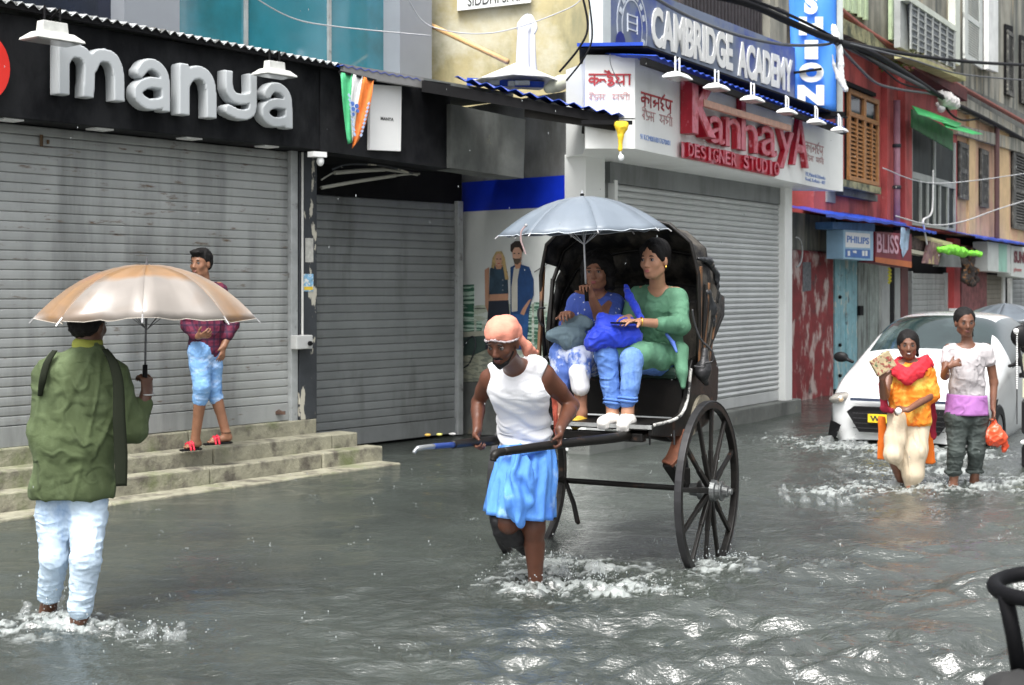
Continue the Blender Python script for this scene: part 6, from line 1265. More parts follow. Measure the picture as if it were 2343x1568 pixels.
S.cap(P(503,670,Yh+.10), P(532,742,Yh+.12), .062, .054, .03); S.cap(P(532,742,Yh+.12), P(520,770,Yh+.06), .054, .044, .03); S.cap(P(434,670,Yh-.08), P(430,745,Yh-.10), .062, .054, .03); S.cap(P(430,745,Yh-.10), P(448,768,Yh-.2), .052, .04, .03); S.ell(P(468,845,Yh), (.3,.3,.10), None, .01, sub=True)
sdf_obj(S, .0085, 'shirt', m_mar, ys_, folds(.007, 14, (1,1,.6), 5))
m_bj = mat('washed denim', crease=.006, crs=4.2, crst=(1,1,1), c=(.20,.40,.72), rough=.85, var=.15, vs=9, c2=(.45,.60,.82), m2=(.5,.65), s2=7, st2=(1,1,2), c3=(.07,.17,.42), m3=(.58,.7), s3=9, bump=.5, bs=120)
trouser([([P(458,798,Yh-.04),P(458,835,Yh-.06),P(462,885,Yh-.10),P(458,915,Yh-.07)], [.105,.098,.078,.070]), ([P(482,798,Yh+.05),P(486,840,Yh+.05),P(488,885,Yh+.06),P(494,912,Yh+.07)], [.105,.092,.074,.066])], None, 'jeans', m_bj, ys_, .008, .006, 16)
for (a, t) in ((aA, P(421,1024,Yh-.08)), (aB, P(474,1012,Yh+.0))):
    d = V3((t.x-a.x, t.y-a.y, 0)).normalized(); r_ = d.cross(V3((0,0,1))); zf = min(a.z-.085, t.z-.012); c0, c1 = V3((a.x,a.y,zf))-d*.045, V3((t.x,t.y,zf))+d*.02
    S = SDF(); S.ecap(c0, c1, (.040,.011), (.046,.011), r_, .01); sl_ = sdf_obj(S, .006, 'slipper_sole', m_blk, ys_)
    S = SDF(); m1 = c0.lerp(c1, .66); S.chain([m1-r_*.044, m1-r_*.026+V3((0,0,.045)), m1+V3((0,0,.056)), m1+r_*.026+V3((0,0,.045)), m1+r_*.044], [.010]*5, .01); S.chain([m1-d*.03-r_*.044, m1-d*.03-r_*.026+V3((0,0,.05)), m1-d*.03+V3((0,0,.062)), m1-d*.03+r_*.026+V3((0,0,.05)), m1-d*.03+r_*.044], [.010]*5, .01)
    sdf_obj(S, .006, 'slipper_strap', mat('red rubber', (.62,.02,.05), rough=.4), sl_)
mb = MB(); c = aB+V3((0,0,.0)); mb.tube([c+V3((.040*math.cos(a), .040*math.sin(a), 0)) for a in [k*.5236 for k in range(12)]], .003, 5, closed=True); mb.build('anklet', m_blk, ys_)
# ================================================================== RICKSHAW
RO = V3((.64, 8.47, 0)); RF_, RS_ = V3((-.454,-.891,0)), V3((.891,-.454,0))
def L(f, l, z): return RO+RF_*f+RS_*l+V3((0,0,z))
rk = thing('hand_rickshaw', RO, 'old black wooden hand pulled rickshaw with folding hood and two tall spoked wheels', 'rickshaw')
m_bw = mat('black worn wood', (.008,.007,.006), rough=.45, var=.4, vs=8, c2=(.07,.035,.02), m2=(.62,.74), s2=9, spec=.3, coat=.0, bump=.4, bs=30)
m_bw2 = mat('brown old wood', (.16,.075,.03), rough=.5, var=.3, vs=8, c2=(.03,.02,.015), m2=(.5,.62), s2=7, bump=.5, bs=30)
m_lea = mat('black oilcloth', (.013,.013,.014), rough=.62, var=.4, vs=6, c2=(.095,.085,.070), m2=(.46,.66), s2=6, st2=(1,1,.6), spec=.3, bump=1.5, bs=18)
m_iron = mat('iron', (.03,.03,.032), rough=.45, metal=.3, var=.3, vs=12)
m_rust = mat('rusted spring', (.20,.07,.035), rough=.6, var=.4, vs=12)
def wheel(c, tilt=0):
    w = bpy.data.objects.new('wheel', None); COL.objects.link(w); w.parent = rk; w.location = c-RO; w.empty_display_size = .1; ORG[w.name] = V3(c)
    Rw = .525; U, Vv = RF_, V3((0,0,1)); n = 56
    def circ(r, o): return [c+(U*math.cos(2*math.pi*k/n)+Vv*math.sin(2*math.pi*k/n))*r+RS_*o for k in range(n)]
    def hoop(r0, r1, hw, name, mt, sm=True):
        rows = [circ(r0,-hw), circ(r1,-hw), circ(r1,hw), circ(r0,hw), circ(r0,-hw)]; mb = MB(); mb.grid(rows, True); return mb.build(name, mt, w, smooth=False, bevel=.004)
    hoop(Rw-.046, Rw-.009, .019, 'rim', m_bw); hoop(Rw-.0085, Rw, .021, 'tyre', m_iron)
    sp = None
    for k in range(12):
        a = 2*math.pi*k/12+.13; d = U*math.cos(a)+Vv*math.sin(a); t = -U*math.sin(a)+Vv*math.cos(a); mb = MB()
        mb.bar(c+d*.05+RS_*.012, c+d*(Rw*.45)+RS_*.004, .030, .026, side=t); mb.bar(c+d*(Rw*.45-.001)+RS_*.004, c+d*(Rw-.044), .027, .021, side=t); mb.build('spoke', m_bw, w, bevel=.004)
    rows = []
    for o, r_ in ((-.11,.0),(-.11,.035),(-.06,.042),(-.055,.058),(-.02,.066),(.02,.066),(.05,.060),(.055,.048),(.075,.046),(.078,.058),(.088,.058),(.092,.036),(.125,.033),(.127,.020),(.145,.018),(.147,0)):
        rows.append([c+(U*math.cos(2*math.pi*k/20)+Vv*math.sin(2*math.pi*k/20))*r_+RS_*o for k in range(20)])
    mb = MB(); mb.grid(rows, True); mb.build('hub', mat('hub iron', (.16,.17,.17), rough=.3, metal=.6, var=.3, vs=14, c2=(.03,.03,.03), m2=(.5,.65), s2=14), w, smooth=False, bevel=.002)
zc = .415; wheel(L(0, .575, zc)); wheel(L(0, -.60, zc))
mb = MB(); mb.tube([L(0,-.56,zc), L(0,.50,zc)], .017, 10); mb.build('axle', m_bw, rk, smooth=True)
mb = MB(); mb.tube([L(.02,-.34,zc+.0), L(.05,-.27,zc-.13), L(.07,-.235,zc-.235), L(.07,-.225,zc-.25)], [.013,.015,.016,.010], 8); mb.build('prop_stick', m_bw, rk, smooth=True)
# shafts
for nm, pts in (('near', [L(-.30,.44,.80), L(.10,.42,.735), L(.40,.34,.775), P(1400,1003,7.58), P(1282,1016,7.25), P(1150,1034,6.93)]), ('far', [L(-.30,-.46,.80), L(.10,-.46,.735), L(.45,-.45,.775), P(1140,1006,7.62), P(1088,1011,7.42), P(1035,1018,7.2)])):
    sp_ = spline(pts, 7); mb = MB(); n_ = len(sp_); mb.tube(sp_, [.036-.015*(i/n_) for i in range(n_)], 10); sh = mb.build('shaft', m_bw, rk, smooth=True)
    if nm == 'near': mb = MB(); mb.tube(spline([P(1152,1034,6.93), P(1140,1036,6.90), P(1132,1042,6.88), P(1128,1055,6.87)], 4), [.022]*10+[.017]*3, 8); mb.build('shaft_end', m_bw, sh, smooth=True)
    else:
        mb = MB(); mb.tube(spline([P(1038,1018,7.2), P(990,1022,7.08)], 4), .015, 8); mb.build('blue_band', mat('enamel blue', (.02,.05,.22), rough=.35), sh, smooth=True)
        mb = MB(); mb.tube(spline([P(992,1022,7.08), P(965,1025,7.0), P(953,1028,6.98), P(947,1037,6.97)], 4), [.014]*8+[.010]*5, 8); mb.build('shaft_end', mat('worn silver', (.28,.30,.31), rough=.35, metal=.4), sh, smooth=True)
mb = MB(); mb.bar(L(.62,-.44,.775), L(.62,.42,.775), .05, .06, side=(0,0,1)); mb.build('cross_beam', m_bw, rk, bevel=.008)
# body
prof = [(.66,.790),(.66,.845),(.36,.85),(.20,.88),(.11,.97),(.06,1.13),(.02,1.18),(-.34,1.24),(-.46,1.1),(-.44,.92),(-.30,.80),(-.10,.755),(.15,.745),(.40,.76)]
for l0, l1 in ((.455,.485), (-.485,-.455)):
    mb = MB(); mb.poly([L(f, l0, z) for f, z in prof], RS_*(l1-l0)); mb.build('side_panel', m_bw, rk, bevel=.006)
mb = MB(); mb.tube(spline([L(.66,.49,.85), L(.36,.49,.853), L(.20,.49,.885), L(.115,.49,.97), L(.065,.49,1.13)], 6), .010, 6); mb.build('edge_strip', mat('chipped white edge', (.50,.50,.47), rough=.6, var=.4, vs=15, c2=(.03,.03,.03), m2=(.5,.56), s2=10), rk, smooth=True)
mb = MB()
for k in range(13): a = math.pi*(1.0-k/12); mb.sphere(L(-.10+.17*math.cos(a), .492, .80+.17*math.sin(a)), .0001) if False else None
rows = [[L(-.12+r_*math.cos(a), .505, .77+r_*math.sin(a)) for a in [math.pi*(-.05+1.0*k/14) for k in range(15)]] for r_ in (.15, .195)]
mb.grid(rows); mb.grid([[p-RS_*.02 for p in rows[1]], rows[1]]); mb.build('fender_band', mat('brass grey band', (.22,.20,.15), rough=.5, var=.3, vs=12), rk)
mb = MB(); mb.box(L(.46, 0, .835), (.90,.42,.03), Matrix((RS_, -RF_, V3((0,0,1)))).transposed()); mb.build('footboard', m_bw, rk)
mb = MB(); mb.bar(L(.668,-.47,.838), L(.668,.48,.838), .022, .012, side=(0,0,1)); mb.build('footboard_edge', mat('worn tin strip', (.36,.37,.36), rough=.4, metal=.4, var=.4, vs=12), rk)
RM = Matrix((RS_, -RF_, V3((0,0,1)))).transposed()
mb = MB(); mb.box(L(-.12, 0, .955), (.90,.46,.22), RM); mb.build('seat_box', m_bw, rk)
mb = MB(); mb.box(L(-.10, 0, 1.105), (.90,.50,.08), RM); mb.build('seat_cushion', mat('dark green vinyl', (.015,.035,.025), rough=.35, var=.3, vs=6), rk, bevel=.03)
mb = MB(); mb.box(L(-.385, 0, 1.30), (.90,.05,.46), RM); mb.build('backrest', m_lea, rk, bevel=.02)
# iron springs between body and axle
for l in (.43, -.43):
    mb = MB(); mb.tube(spline([L(.30,l,.76), L(.16,l,.70), L(.0,l,.60), L(-.03,l,.52)], 5), .013, 6); mb.build('spring_leaf', m_iron, rk, smooth=True)
    mb = MB(); mb.bar(L(.0,l,.54), L(0,l,.42), .06, .04); mb.build('axle_block', m_bw, rk, bevel=.006)
mb = MB(); q_ = spline([P(1557,985,8.10), P(1553,1010,8.05), P(1540,1045,7.98), P(1527,1062,7.95)], 4)
for a, b in zip(q_[:-1], q_[1:]): mb.bar(a, b+(b-a)*.2, .075, .02, side=RS_)
mb.build('rusty_stay', m_rust, rk)
mb = MB(); mb.bar(P(1527,1062,7.95), P(1560,1112,8.10), .06, .03, side=RS_); mb.build('stay_arm', m_bw, rk, bevel=.005)
for u in (1486, 1542): mb = MB(); mb.tube([P(u,985,7.85), P(u+1,1018,7.85)], .006, 6); mb.build('bolt', m_iron, rk)
# hood: bows fan out from a pivot on each side
PV = (-.03, 1.13)
def bow(th, R0=.5, hh=.90, l=0): pass
def bowpt(th, q):   # q in 0..1 along the U from left foot over the top to right foot
    A = [(-.50,.0),(-.515,.30),(-.515,.55),(-.47,.74),(-.34,.85),(-.15,.895),(0,.905),(.15,.895),(.34,.85),(.47,.74),(.515,.55),(.515,.30),(.50,.0)]
    x = q*(len(A)-1); i = min(int(x), len(A)-2); t = x-i; l = A[i][0]+(A[i+1][0]-A[i][0])*t; h = A[i][1]+(A[i+1][1]-A[i][1])*t
    k = 1-.10*max(0, th-.2)
    return L(PV[0]-h*k*math.sin(th), l, PV[1]+h*k*math.cos(th))
BOW = [-.06, .28, .60, .93]
for i, th in enumerate(BOW):
    pts = [bowpt(th, k/36) for k in range(37)]; mb = MB()
    for s0, s1, nm in ((0, 36, 'hood_bow'),):
        mb.tube(pts, .013, 8); mb.build(nm, m_bw, rk, smooth=True)
rows = []; NQ = 60
for a in range(len(BOW)-1):
    for k in range(6):
        t = k/6; th = BOW[a]+(BOW[a+1]-BOW[a])*t; sagk = .055*math.sin(math.pi*t)
        row = []
        for j in range(NQ+1):
            q = j/NQ; p = bowpt(th, q); c = L(PV[0], 0, PV[1]+.35*math.cos(th)); d = (c-p).normalized(); pl2 = max(0, 1-abs(q-.5)*1.7)
            row.append(p+d*(sagk*(.35+.65*pl2)-.014+.010*math.sin(j*1.9+th*11)*math.sin(math.pi*t)))
        rows.append(row)
rows.append([bowpt(BOW[-1], j/NQ)+V3((0,0,.0)) for j in range(NQ+1)])
# back curtain from the last bow down to the seat back
for k in range(1, 5):
    t = k/4; rows.append([bowpt(BOW[-1], j/NQ).lerp(L(-.43, (j/NQ-.5)*.95, 1.05), t) for j in range(NQ+1)])
mb = MB(); n_ = len(rows)
keep0 = int(NQ*.20)
mb.grid([r_[keep0:] for r_ in rows]); o = mb.build('hood_cover', m_lea, rk, smooth=True); s_ = o.modifiers.new('s', 'SOLIDIFY'); s_.thickness = .008
mb = MB(); mb.grid([[r_[j] for j in range(0, keep0+1)] for r_ in rows[7:]]); o = mb.build('hood_cover', m_lea, rk, smooth=True); s_ = o.modifiers.new('s', 'SOLIDIFY'); s_.thickness = .008
# loose side slats on the right side of the hood
for i, (th, h1, w, mt) in enumerate(((-.02,.60,.030,m_bw2),(.13,.50,.022,m_bw),(.26,.52,.022,m_bw2),(.40,.48,.018,mat('grey weathered slat', (.10,.085,.065), rough=.6, var=.4, vs=15)),(.54,.46,.022,MATS['grey weathered slat']),(.70,.40,.018,m_bw2))):
    a = L(PV[0]-.03*i, .510, PV[1]-.02); b = L(PV[0]-h1*math.sin(th), .524, PV[1]+h1*math.cos(th)); mb = MB(); mb.bar(a, b, w, .012, side=RF_); mb.build('side_slat', mt, rk, bevel=.003)
s_ = SDF(); s_.ell(L(PV[0]-.01,.53,PV[1]-.01), (.05,.05,.06)); s_.cap(L(PV[0]+.02,.53,PV[1]-.03), L(PV[0]-.06,.53,PV[1]-.09), .035, .02); s_.cap(L(PV[0]-.01,.53,PV[1]+.02), L(PV[0]-.03,.53,PV[1]+.10), .03, .02)
sdf_obj(s_, .008, 'pivot_plate', m_iron, rk, folds(.003, 30, (1,1,1), 1))
s_ = SDF(); s_.chain([bowpt(.05,.80)+V3((0,0,.02)), bowpt(.25,.80)+V3((.02,0,.03)), bowpt(.5,.80)+V3((.02,0,.02)), bowpt(.7,.84)], [.012,.018,.017,.010], .03); s_.chain([bowpt(.28,.86), bowpt(.5,.88), bowpt(.72,.90)], [.02,.03,.02], .03)
sdf_obj(s_, .010, 'wet_plastic_sheet', mat('wet black plastic', (.02,.022,.025), rough=.3, spec=.6), rk, folds(.010, 16, (1,1,1), 3))
hk = [(1584,708),(1588,735),(1601,773),(1618,792),(1630,805),(1632,818),(1630,828),(1614,831),(1610,841),(1588,838)]
mb = MB(); mb.tube(spline([P(u, v, 8.12) for u, v in hk], 4), .0065, 6); mb.build('hood_hook', m_iron, rk, smooth=True)
mb = MB(); mb.tube(spline([P(u, v, 8.5) for u, v in ((1248,705),(1234,706),(1231,722),(1236,738),(1246,748))], 4), .0065, 6); mb.build('hood_hook', m_iron, rk, smooth=True)
mb = MB(); mb.bar(L(.08,-.50,1.0), L(-.03,-.515,1.74), .03, .02, side=RF_); mb.build('front_post', m_bw2, rk, bevel=.003)
mb = MB(); mb.bar(L(-.02,-.49,1.05), L(-.17,-.515,1.66), .026, .02, side=RF_); mb.build('rear_post', m_bw, rk, bevel=.003)

SLIM = .88; TH = .84
# ------------------------------------------------------------------ passenger in green
skF = skin('fair', (.46,.24,.15)); ph_ = P(1510, 815, 8.38)
pg = thing('person', L(.0,.24,1.15), 'woman passenger in green tunic and blue jeans on the rickshaw seat', 'person')
sg_ = V3((.93,-.36,0)).normalized(); fg = V3((-.36,-.93,0)); S = SDF()
HG = Head(P(1497,594,8.18), (-.58,-.80,-.08), (0,0,1), .98)
S.ecap(P(1512,815,8.36), P(1508,755,8.36), (.15,.11), (.12,.09), sg_, .05); S.ecap(P(1508,755,8.36), P(1505,695,8.33), (.12,.09), (.15,.10), sg_, .05); S.cap(P(1458,672,8.38), P(1548,675,8.24), .045, .048, .05); S.cap(P(1505,675,8.30), P(1503,628,8.22), .050, .045, .03); HG.sdf(S)
hwr = P(1463,737,7.92); limb(S, P(1550,682,8.24), P(1556,745,8.16), hwr, .045, .036, .023); hand(S, hwr, P(1425,731,7.84)-hwr, V3((.1,.2,-1)), V3((-.2,-1,0)), (.3,.35,.3), .95)
limb(S, P(1455,682,8.38), P(1436,742,8.34), P(1440,728,8.02), .045, .036, .023); hand(S, P(1440,728,8.02), V3((-.7,-.6,.1)), V3((.1,.2,-1)), V3((1,0,0)), (.3,.35,.3), .95)
kA, kB = P(1388,812,7.95), P(1446,822,7.90); nA, nB = P(1402,945,7.90), P(1436,944,7.86)
limb(S, P(1490,825,8.40), kA, nA, .085, .058, .034, bulge=.050); limb(S, P(1530,830,8.34), kB, nB, .085, .058, .034, bulge=.050)
foot(S, nA, P(1380,972,7.78), .9); foot(S, nB, P(1425,978,7.72), .9)
body = sdf_obj(S, .0062, 'body', skF, pg); HG.face(body, (.42,.13,.12))
S = SDF(); S.ell(HG.p(0,-.025,.042), (.084,.098,.088), HG.M(), .02); S.ell(HG.p(0,-.060,-.02), (.066,.050,.060), HG.M(), .03); S.cap(HG.p(.045,.058,.075), HG.p(.072,.022,.0), .016, .010, .02); S.cap(HG.p(-.045,.058,.075), HG.p(-.072,.022,.0), .016, .010, .02); S.ell(HG.p(0,.125,-.025), (.11,.072,.085), HG.M(), .01, sub=True)
sdf_obj(S, .006, 'hair', MATS['black hair'], body, lambda V: .003*fbm(V*np.array([70,70,25]), 3, 4))
mb = MB(); mb.sphere(HG.p(-.078,.0,-.045), .007, 6, 5); mb.build('earring', mat('gold', (.8,.5,.1), metal=1, rough=.3), body)
m_grn = mat('green tunic', crease=.006, crs=4.2, crst=(1,1,1), c=(.10,.245,.15), rough=.8, var=.10, vs=6, c2=(.045,.14,.075), m2=(.54,.7), s2=5, bump=.4, bs=110)
S = SDF(); S.ecap(P(1512,815,8.36), P(1508,755,8.36), (.168,.128), (.140,.108), sg_, .05); S.ecap(P(1508,755,8.36), P(1505,695,8.33), (.140,.108), (.162,.115), sg_, .05); S.cap(P(1460,676,8.38), P(1546,679,8.24), .052, .056, .05); S.cap(P(1508,765,8.36)+fg*.05, P(1505,705,8.33)+fg*.06, .085, .085, .05)
S.cap(P(1551,686,8.24), P(1556,745,8.16), .060, .054, .03); S.cap(P(1556,745,8.16), P(1512,742,8.03), .053, .042, .03); S.cap(P(1455,686,8.38), P(1438,742,8.33), .058, .052, .03)
S.ell(P(1500,655,8.20), (.058,.08,.075), None, .012, sub=True); S.cap(P(1500,650,8.15), P(1499,700,8.13), .035, .008, .01, sub=True)
sdf_obj(S, .0068, 'tunic', m_grn, pg, folds(.006, 14, (1,1,.7), 9))
S = SDF(); S.cap(P(1492,820,8.38), P(1415,806,8.0), .095, .076, .03); S.cap(P(1530,822,8.33), P(1462,812,7.95), .095, .078, .03); S.cap(P(1430,806,8.03), P(1462,812,7.99), .070, .074, .03);  S.chain([P(1556,800,8.18), P(1560,850,8.12), P(1562,885,8.10)], [.055,.035,.015], .03);
def gf(V): a = V@A_(sg_); return .004*np.sin(60*a+18*V[:,2]+2.5*vnoise(V*7, 3))+.003*vnoise(V*25, 1)
sdf_obj(S, .0075, 'tunic_skirt', m_grn, pg, gf)
m_dj = mat('blue denim', crease=.006, crs=4.2, crst=(.8,.8,1.5), c=(.085,.19,.50), rough=.85, var=.12, vs=8, c2=(.20,.36,.68), m2=(.5,.65), s2=5, st2=(1.5,1.5,.4), c3=(.05,.11,.33), m3=(.58,.7), s3=7, bump=.5, bs=130)
trouser([([P(1492,828,8.38), kA+V3((0,.05,-.01)), kA, P(1396,880,7.92), P(1403,922,7.90)], [.098,.080,.078,.062,.054]), ([P(1532,832,8.33), kB+V3((0,.05,-.01)), kB, P(1442,885,7.87), P(1436,918,7.86)], [.098,.080,.078,.062,.054])], None, 'jeans', m_dj, pg, .0065, .004, 22, k=.012)
for a in (P(1403,921,7.90), P(1436,917,7.86)):
    for dz in (0, .018): mb = MB(); mb.tube([a+V3((.052*math.cos(t), .052*math.sin(t), dz+.004*math.sin(2*t))) for t in [k*math.pi/10 for k in range(20)]], .008, 6, closed=True); mb.build('rolled_cuff', m_dj, pg, smooth=True)
for a, t in ((nA, P(1380,972,7.78)), (nB, P(1425,978,7.72))):
    d = V3((t.x-a.x, t.y-a.y, 0)).normalized(); S = SDF(); S.cap(V3((a.x,a.y,t.z+.02))-d*.04, V3((t.x,t.y,t.z+.012)), .042, .036, .02); S.cap(V3((a.x,a.y,a.z-.035)), V3((a.x,a.y,a.z-.05)), .044, .044, .02); S.ecap(V3((a.x,a.y,t.z-.016))-d*.05, V3((t.x,t.y,t.z-.016))+d*.01, (.042,.012), (.040,.012), d.cross(V3((0,0,1))), .01)
    sdf_obj(S, .006, 'shoe', mat('white canvas', (.72,.70,.66), rough=.7, var=.1, vs=20), pg, folds(.002, 40, (1,1,1), 3))
mb = MB(); mb.tube([hwr+V3((.010,.004,.0))+V3((.2,-.9,.2)).normalized()*.026*math.cos(a)+V3((0,.2,1)).normalized()*.026*math.sin(a) for a in [k*.5236 for k in range(12)]], .005, 6, closed=True); mb.build('watch', MATS['gold'], pg, smooth=True)
bb = thing('backpack', P(1400, 800, 7.95), 'bright blue backpack lying on the lap of the passenger in green', 'backpack')
S = SDF(); S.ell(P(1392,768,7.93), (.105,.08,.070), None, .04); S.ell(P(1355,785,7.92), (.045,.06,.045), None, .05); S.ell(P(1438,770,7.98), (.08,.09,.065), None, .05); S.cap(P(1380,735,7.93), P(1440,742,8.0), .045, .04, .04)
sdf_obj(S, .008, 'bag_body', mat('royal blue nylon', crease=.006, crs=4.2, crst=(1,1,1), c=(.010,.045,.62), rough=.55, var=.2, vs=6, sheen=.2, bump=.4, bs=70), bb, folds(.011, 13, (1,1,1), 6))
S = SDF(); S.chain([P(1432,655,8.20), P(1440,680,8.12), P(1455,705,8.06), P(1466,730,8.0)], [.014,.019,.020,.02], .02)
sdf_obj(S, .007, 'strap', MATS['royal blue nylon'], bb, folds(.006, 22, (1,1,1), 2))
S = SDF(); S.chain([P(1525,765,8.10), P(1540,785,8.10), P(1548,805,8.08)], [.010,.012,.008], .01); sdf_obj(S, .006, 'loose_strap', mat('pale blue strap', (.12,.22,.75), rough=.6), bb)
pc = thing('phone', P(1425, 738, 7.86), 'dark phone held flat under the hand of the passenger in green', 'phone')
mb = MB(); mb.box(P(1428,739,7.86), (.14,.07,.010), Matrix.Rotation(.35, 3, 'Z')); mb.build('case', m_blk, pc, bevel=.003)

# ------------------------------------------------------------------ passenger in blue
skG = skin('brown', (.30,.14,.085)); pb = thing('person', L(.0,-.22,1.15), 'woman passenger in spotted blue top on the rickshaw seat holding up an umbrella', 'person')
sb_ = V3((.93,-.36,0)).normalized(); S = SDF(); HB = Head(P(1366,622,8.42), (-.30,-.92,-.05), (0,0,1), .95)
S.ecap(P(1362,815,8.58), P(1362,760,8.56), (.145,.105), (.115,.085), sb_, .05); S.ecap(P(1362,760,8.56), P(1364,700,8.52), (.115,.085), (.140,.095), sb_, .05); S.cap(P(1322,685,8.60), P(1406,688,8.44), .042, .044, .05); S.cap(P(1366,690,8.50), P(1367,650,8.44), .048, .043, .03); HB.sdf(S)
wU = P(1352,678,8.08); limb(S, P(1408,694,8.44), P(1372,722,8.22), wU, .042, .036, .024); hand(S, wU, P(1343,655,8.04)-wU, V3((-.3,-.7,.1)), V3((-.7,-.2,.6)), (.9,1.0,.8), .95)
wV = P(1306,722,8.16); limb(S, P(1320,694,8.60), P(1296,745,8.46), wV, .042, .036, .024); hand(S, wV, P(1290,712,8.06)-wV, V3((.3,.4,-1)), V3((-.5,0,.8)), (.8,.9,.7), .95)
limb(S, P(1340,830,8.62), P(1288,812,8.18), P(1280,942,8.14), .08, .055, .034, bulge=.05); limb(S, P(1380,830,8.56), P(1325,822,8.10), P(1330,945,8.06), .08, .055, .034, bulge=.05); foot(S, P(1330,945,8.06), P(1318,975,7.94), .9); foot(S, P(1280,942,8.14), P(1270,968,8.02), .9)
body = sdf_obj(S, .0062, 'body', skG, pb); HB.face(body, (.30,.08,.08))
S = SDF(); S.ell(HB.p(0,-.030,.045), (.096,.105,.094), HB.M(), .02); S.ell(HB.p(.0,-.055,-.03), (.098,.065,.085), HB.M(), .04); S.cap(HB.p(-.075,-.01,.0), HB.p(-.085,-.02,-.09), .032, .028, .03); S.cap(HB.p(.075,-.01,.0), HB.p(.085,-.02,-.09), .032, .028, .03); S.ell(HB.p(0,.130,-.03), (.10,.075,.09), HB.M(), .01, sub=True)
sdf_obj(S, .0065, 'hair', MATS['black hair'], body, lambda V: .009*fbm(V*34, 3, 14))
m_dot = mat('spotted blue cotton', crease=.006, crs=4.2, crst=(1,1,1), c=(.055,.105,.44), rough=.8, var=.15, vs=8, bump=.3, bs=90)
def dots(m, c, sc=26, r=.20):
    t = m.node_tree; N = t.nodes; L_ = t.links; b = N['Principled BSDF']; geo = N.new('ShaderNodeNewGeometry'); v = N.new('ShaderNodeTexVoronoi'); v.inputs['Scale'].default_value = sc; L_.new(geo.outputs['Position'], v.inputs['Vector'])
    g = N.new('ShaderNodeMath'); g.operation = 'LESS_THAN'; g.inputs[1].default_value = r; L_.new(v.outputs['Distance'], g.inputs[0]); out = b.inputs['Base Color'].links[0].from_socket
    mx = N.new('ShaderNodeMix'); mx.data_type = 'RGBA'; L_.new(g.outputs[0], mx.inputs['Factor']); L_.new(out, mx.inputs['A']); mx.inputs['B'].default_value = tuple(c)+(1,); L_.new(mx.outputs['Result'], b.inputs['Base Color'])
dots(m_dot, (.62,.66,.80), 25, .16)
S = SDF(); S.ecap(P(1362,818,8.58), P(1362,760,8.56), (.16,.12), (.132,.10), sb_, .05); S.ecap(P(1362,760,8.56), P(1364,700,8.52), (.132,.10), (.152,.108), sb_, .05); S.cap(P(1324,689,8.60), P(1404,692,8.44), .050, .052, .05); S.cap(P(1362,765,8.56)+fg*.05, P(1364,712,8.52)+fg*.06, .08, .08, .05)
S.cap(P(1408,698,8.44), P(1392,725,8.30), .060, .055, .03); S.cap(P(1320,697,8.60), P(1298,742,8.46), .058, .050, .03); S.ell(P(1366,668,8.40), (.052,.08,.05), None, .012, sub=True)
sdf_obj(S, .007, 'top', m_dot, pb, folds(.006, 14, (1,1,.7), 12))
m_dotp = mat('blue white print', crease=.006, crs=4.2, crst=(1,1,1), c=(.12,.22,.62), rough=.85, var=.2, vs=7, c2=(.62,.68,.86), m2=(.5,.56), s2=9, st2=(1,1,.6)); dots(m_dotp, (.8,.82,.9), 22, .2)
S = SDF(); S.chain([P(1340,830,8.60), P(1288,811,8.18), P(1285,850,8.15), P(1283,885,8.14)], [.09,.074,.060,.050], .02); S.chain([P(1380,832,8.55), P(1326,820,8.10), P(1326,850,8.07), P(1327,878,8.06)], [.09,.076,.062,.052], .02)
sdf_obj(S, .007, 'print_trousers', m_dotp, pb, folds(.008, 18, (1,1,.4), 2))
S = SDF(); S.chain([P(1322,852,8.04), P(1328,885,8.04)], [.052,.054], .02); sdf_obj(S, .007, 'white_hem', mat('white cotton', (.78,.78,.80), rough=.8), pb, folds(.005, 18, (1,1,.4), 4))
S = SDF(); S.cap(P(1330,962,8.06), P(1316,972,7.95), .036, .030, .02); sdf_obj(S, .007, 'yellow_shoe', mat('yellow shoe', (.65,.42,.05), rough=.5), pb)
tt_ = thing('shoulder_bag', P(1300, 800, 8.1), 'floppy grey blue cloth bag on the lap of the passenger in blue', 'bag')
S = SDF(); S.ell(P(1308,775,8.12), (.085,.075,.068), None, .04); S.ell(P(1275,765,8.12), (.05,.06,.035), None, .04); S.cap(P(1262,772,8.10), P(1330,738,8.16), .022, .035, .04); S.cap(P(1300,735,8.18), P(1345,740,8.14), .03, .03, .04)
sdf_obj(S, .008, 'bag_body', mat('grey blue canvas', crease=.006, crs=4.2, crst=(1,1,1), c=(.13,.19,.22), rough=.8, var=.12, vs=7, bump=.4, bs=80), tt_, folds(.010, 13, (1,1,1), 16))
m_gu = mat('grey blue umbrella', (.15,.18,.215), rough=.45, var=.08, vs=4, spec=.5, c2=(.19,.225,.265), m2=(.5,.7), s2=3)
AXg = V3((-.045,-.02,1)).normalized(); u2, up2 = umbrella(None, P(1332,450,8.02), AXg, .495, .205, .10, m_gu, 'grey blue umbrella with pale rim held over the rickshaw passengers', P(1341,668,8.02), rib_m=mat('bright rod', (.55,.57,.6), rough=.3, metal=.4), edge=mat('pale rim', (.62,.68,.74), rough=.5), curl=2.0, sag=.08)
mb = MB(); mb.tube(spline([P(1203,517,7.72), P(1193,530,7.72), P(1192,550,7.72), P(1197,565,7.72), P(1203,582,7.72)], 4), .005, 5); mb.build('tie_strap', mat('red print strap', (.35,.25,.25), rough=.6), u2)
mb = MB(); mb.sphere(P(1204,516,7.72), .010, 8, 6); mb.build('press_stud', mat('stud', (.5,.5,.5), metal=.7, rough=.3), u2)
mb = MB(); mb.sphere(P(1332,446,8.02), .012, 8, 6, (1,1,.8)); mb.build('top_cap', m_blk, u2)
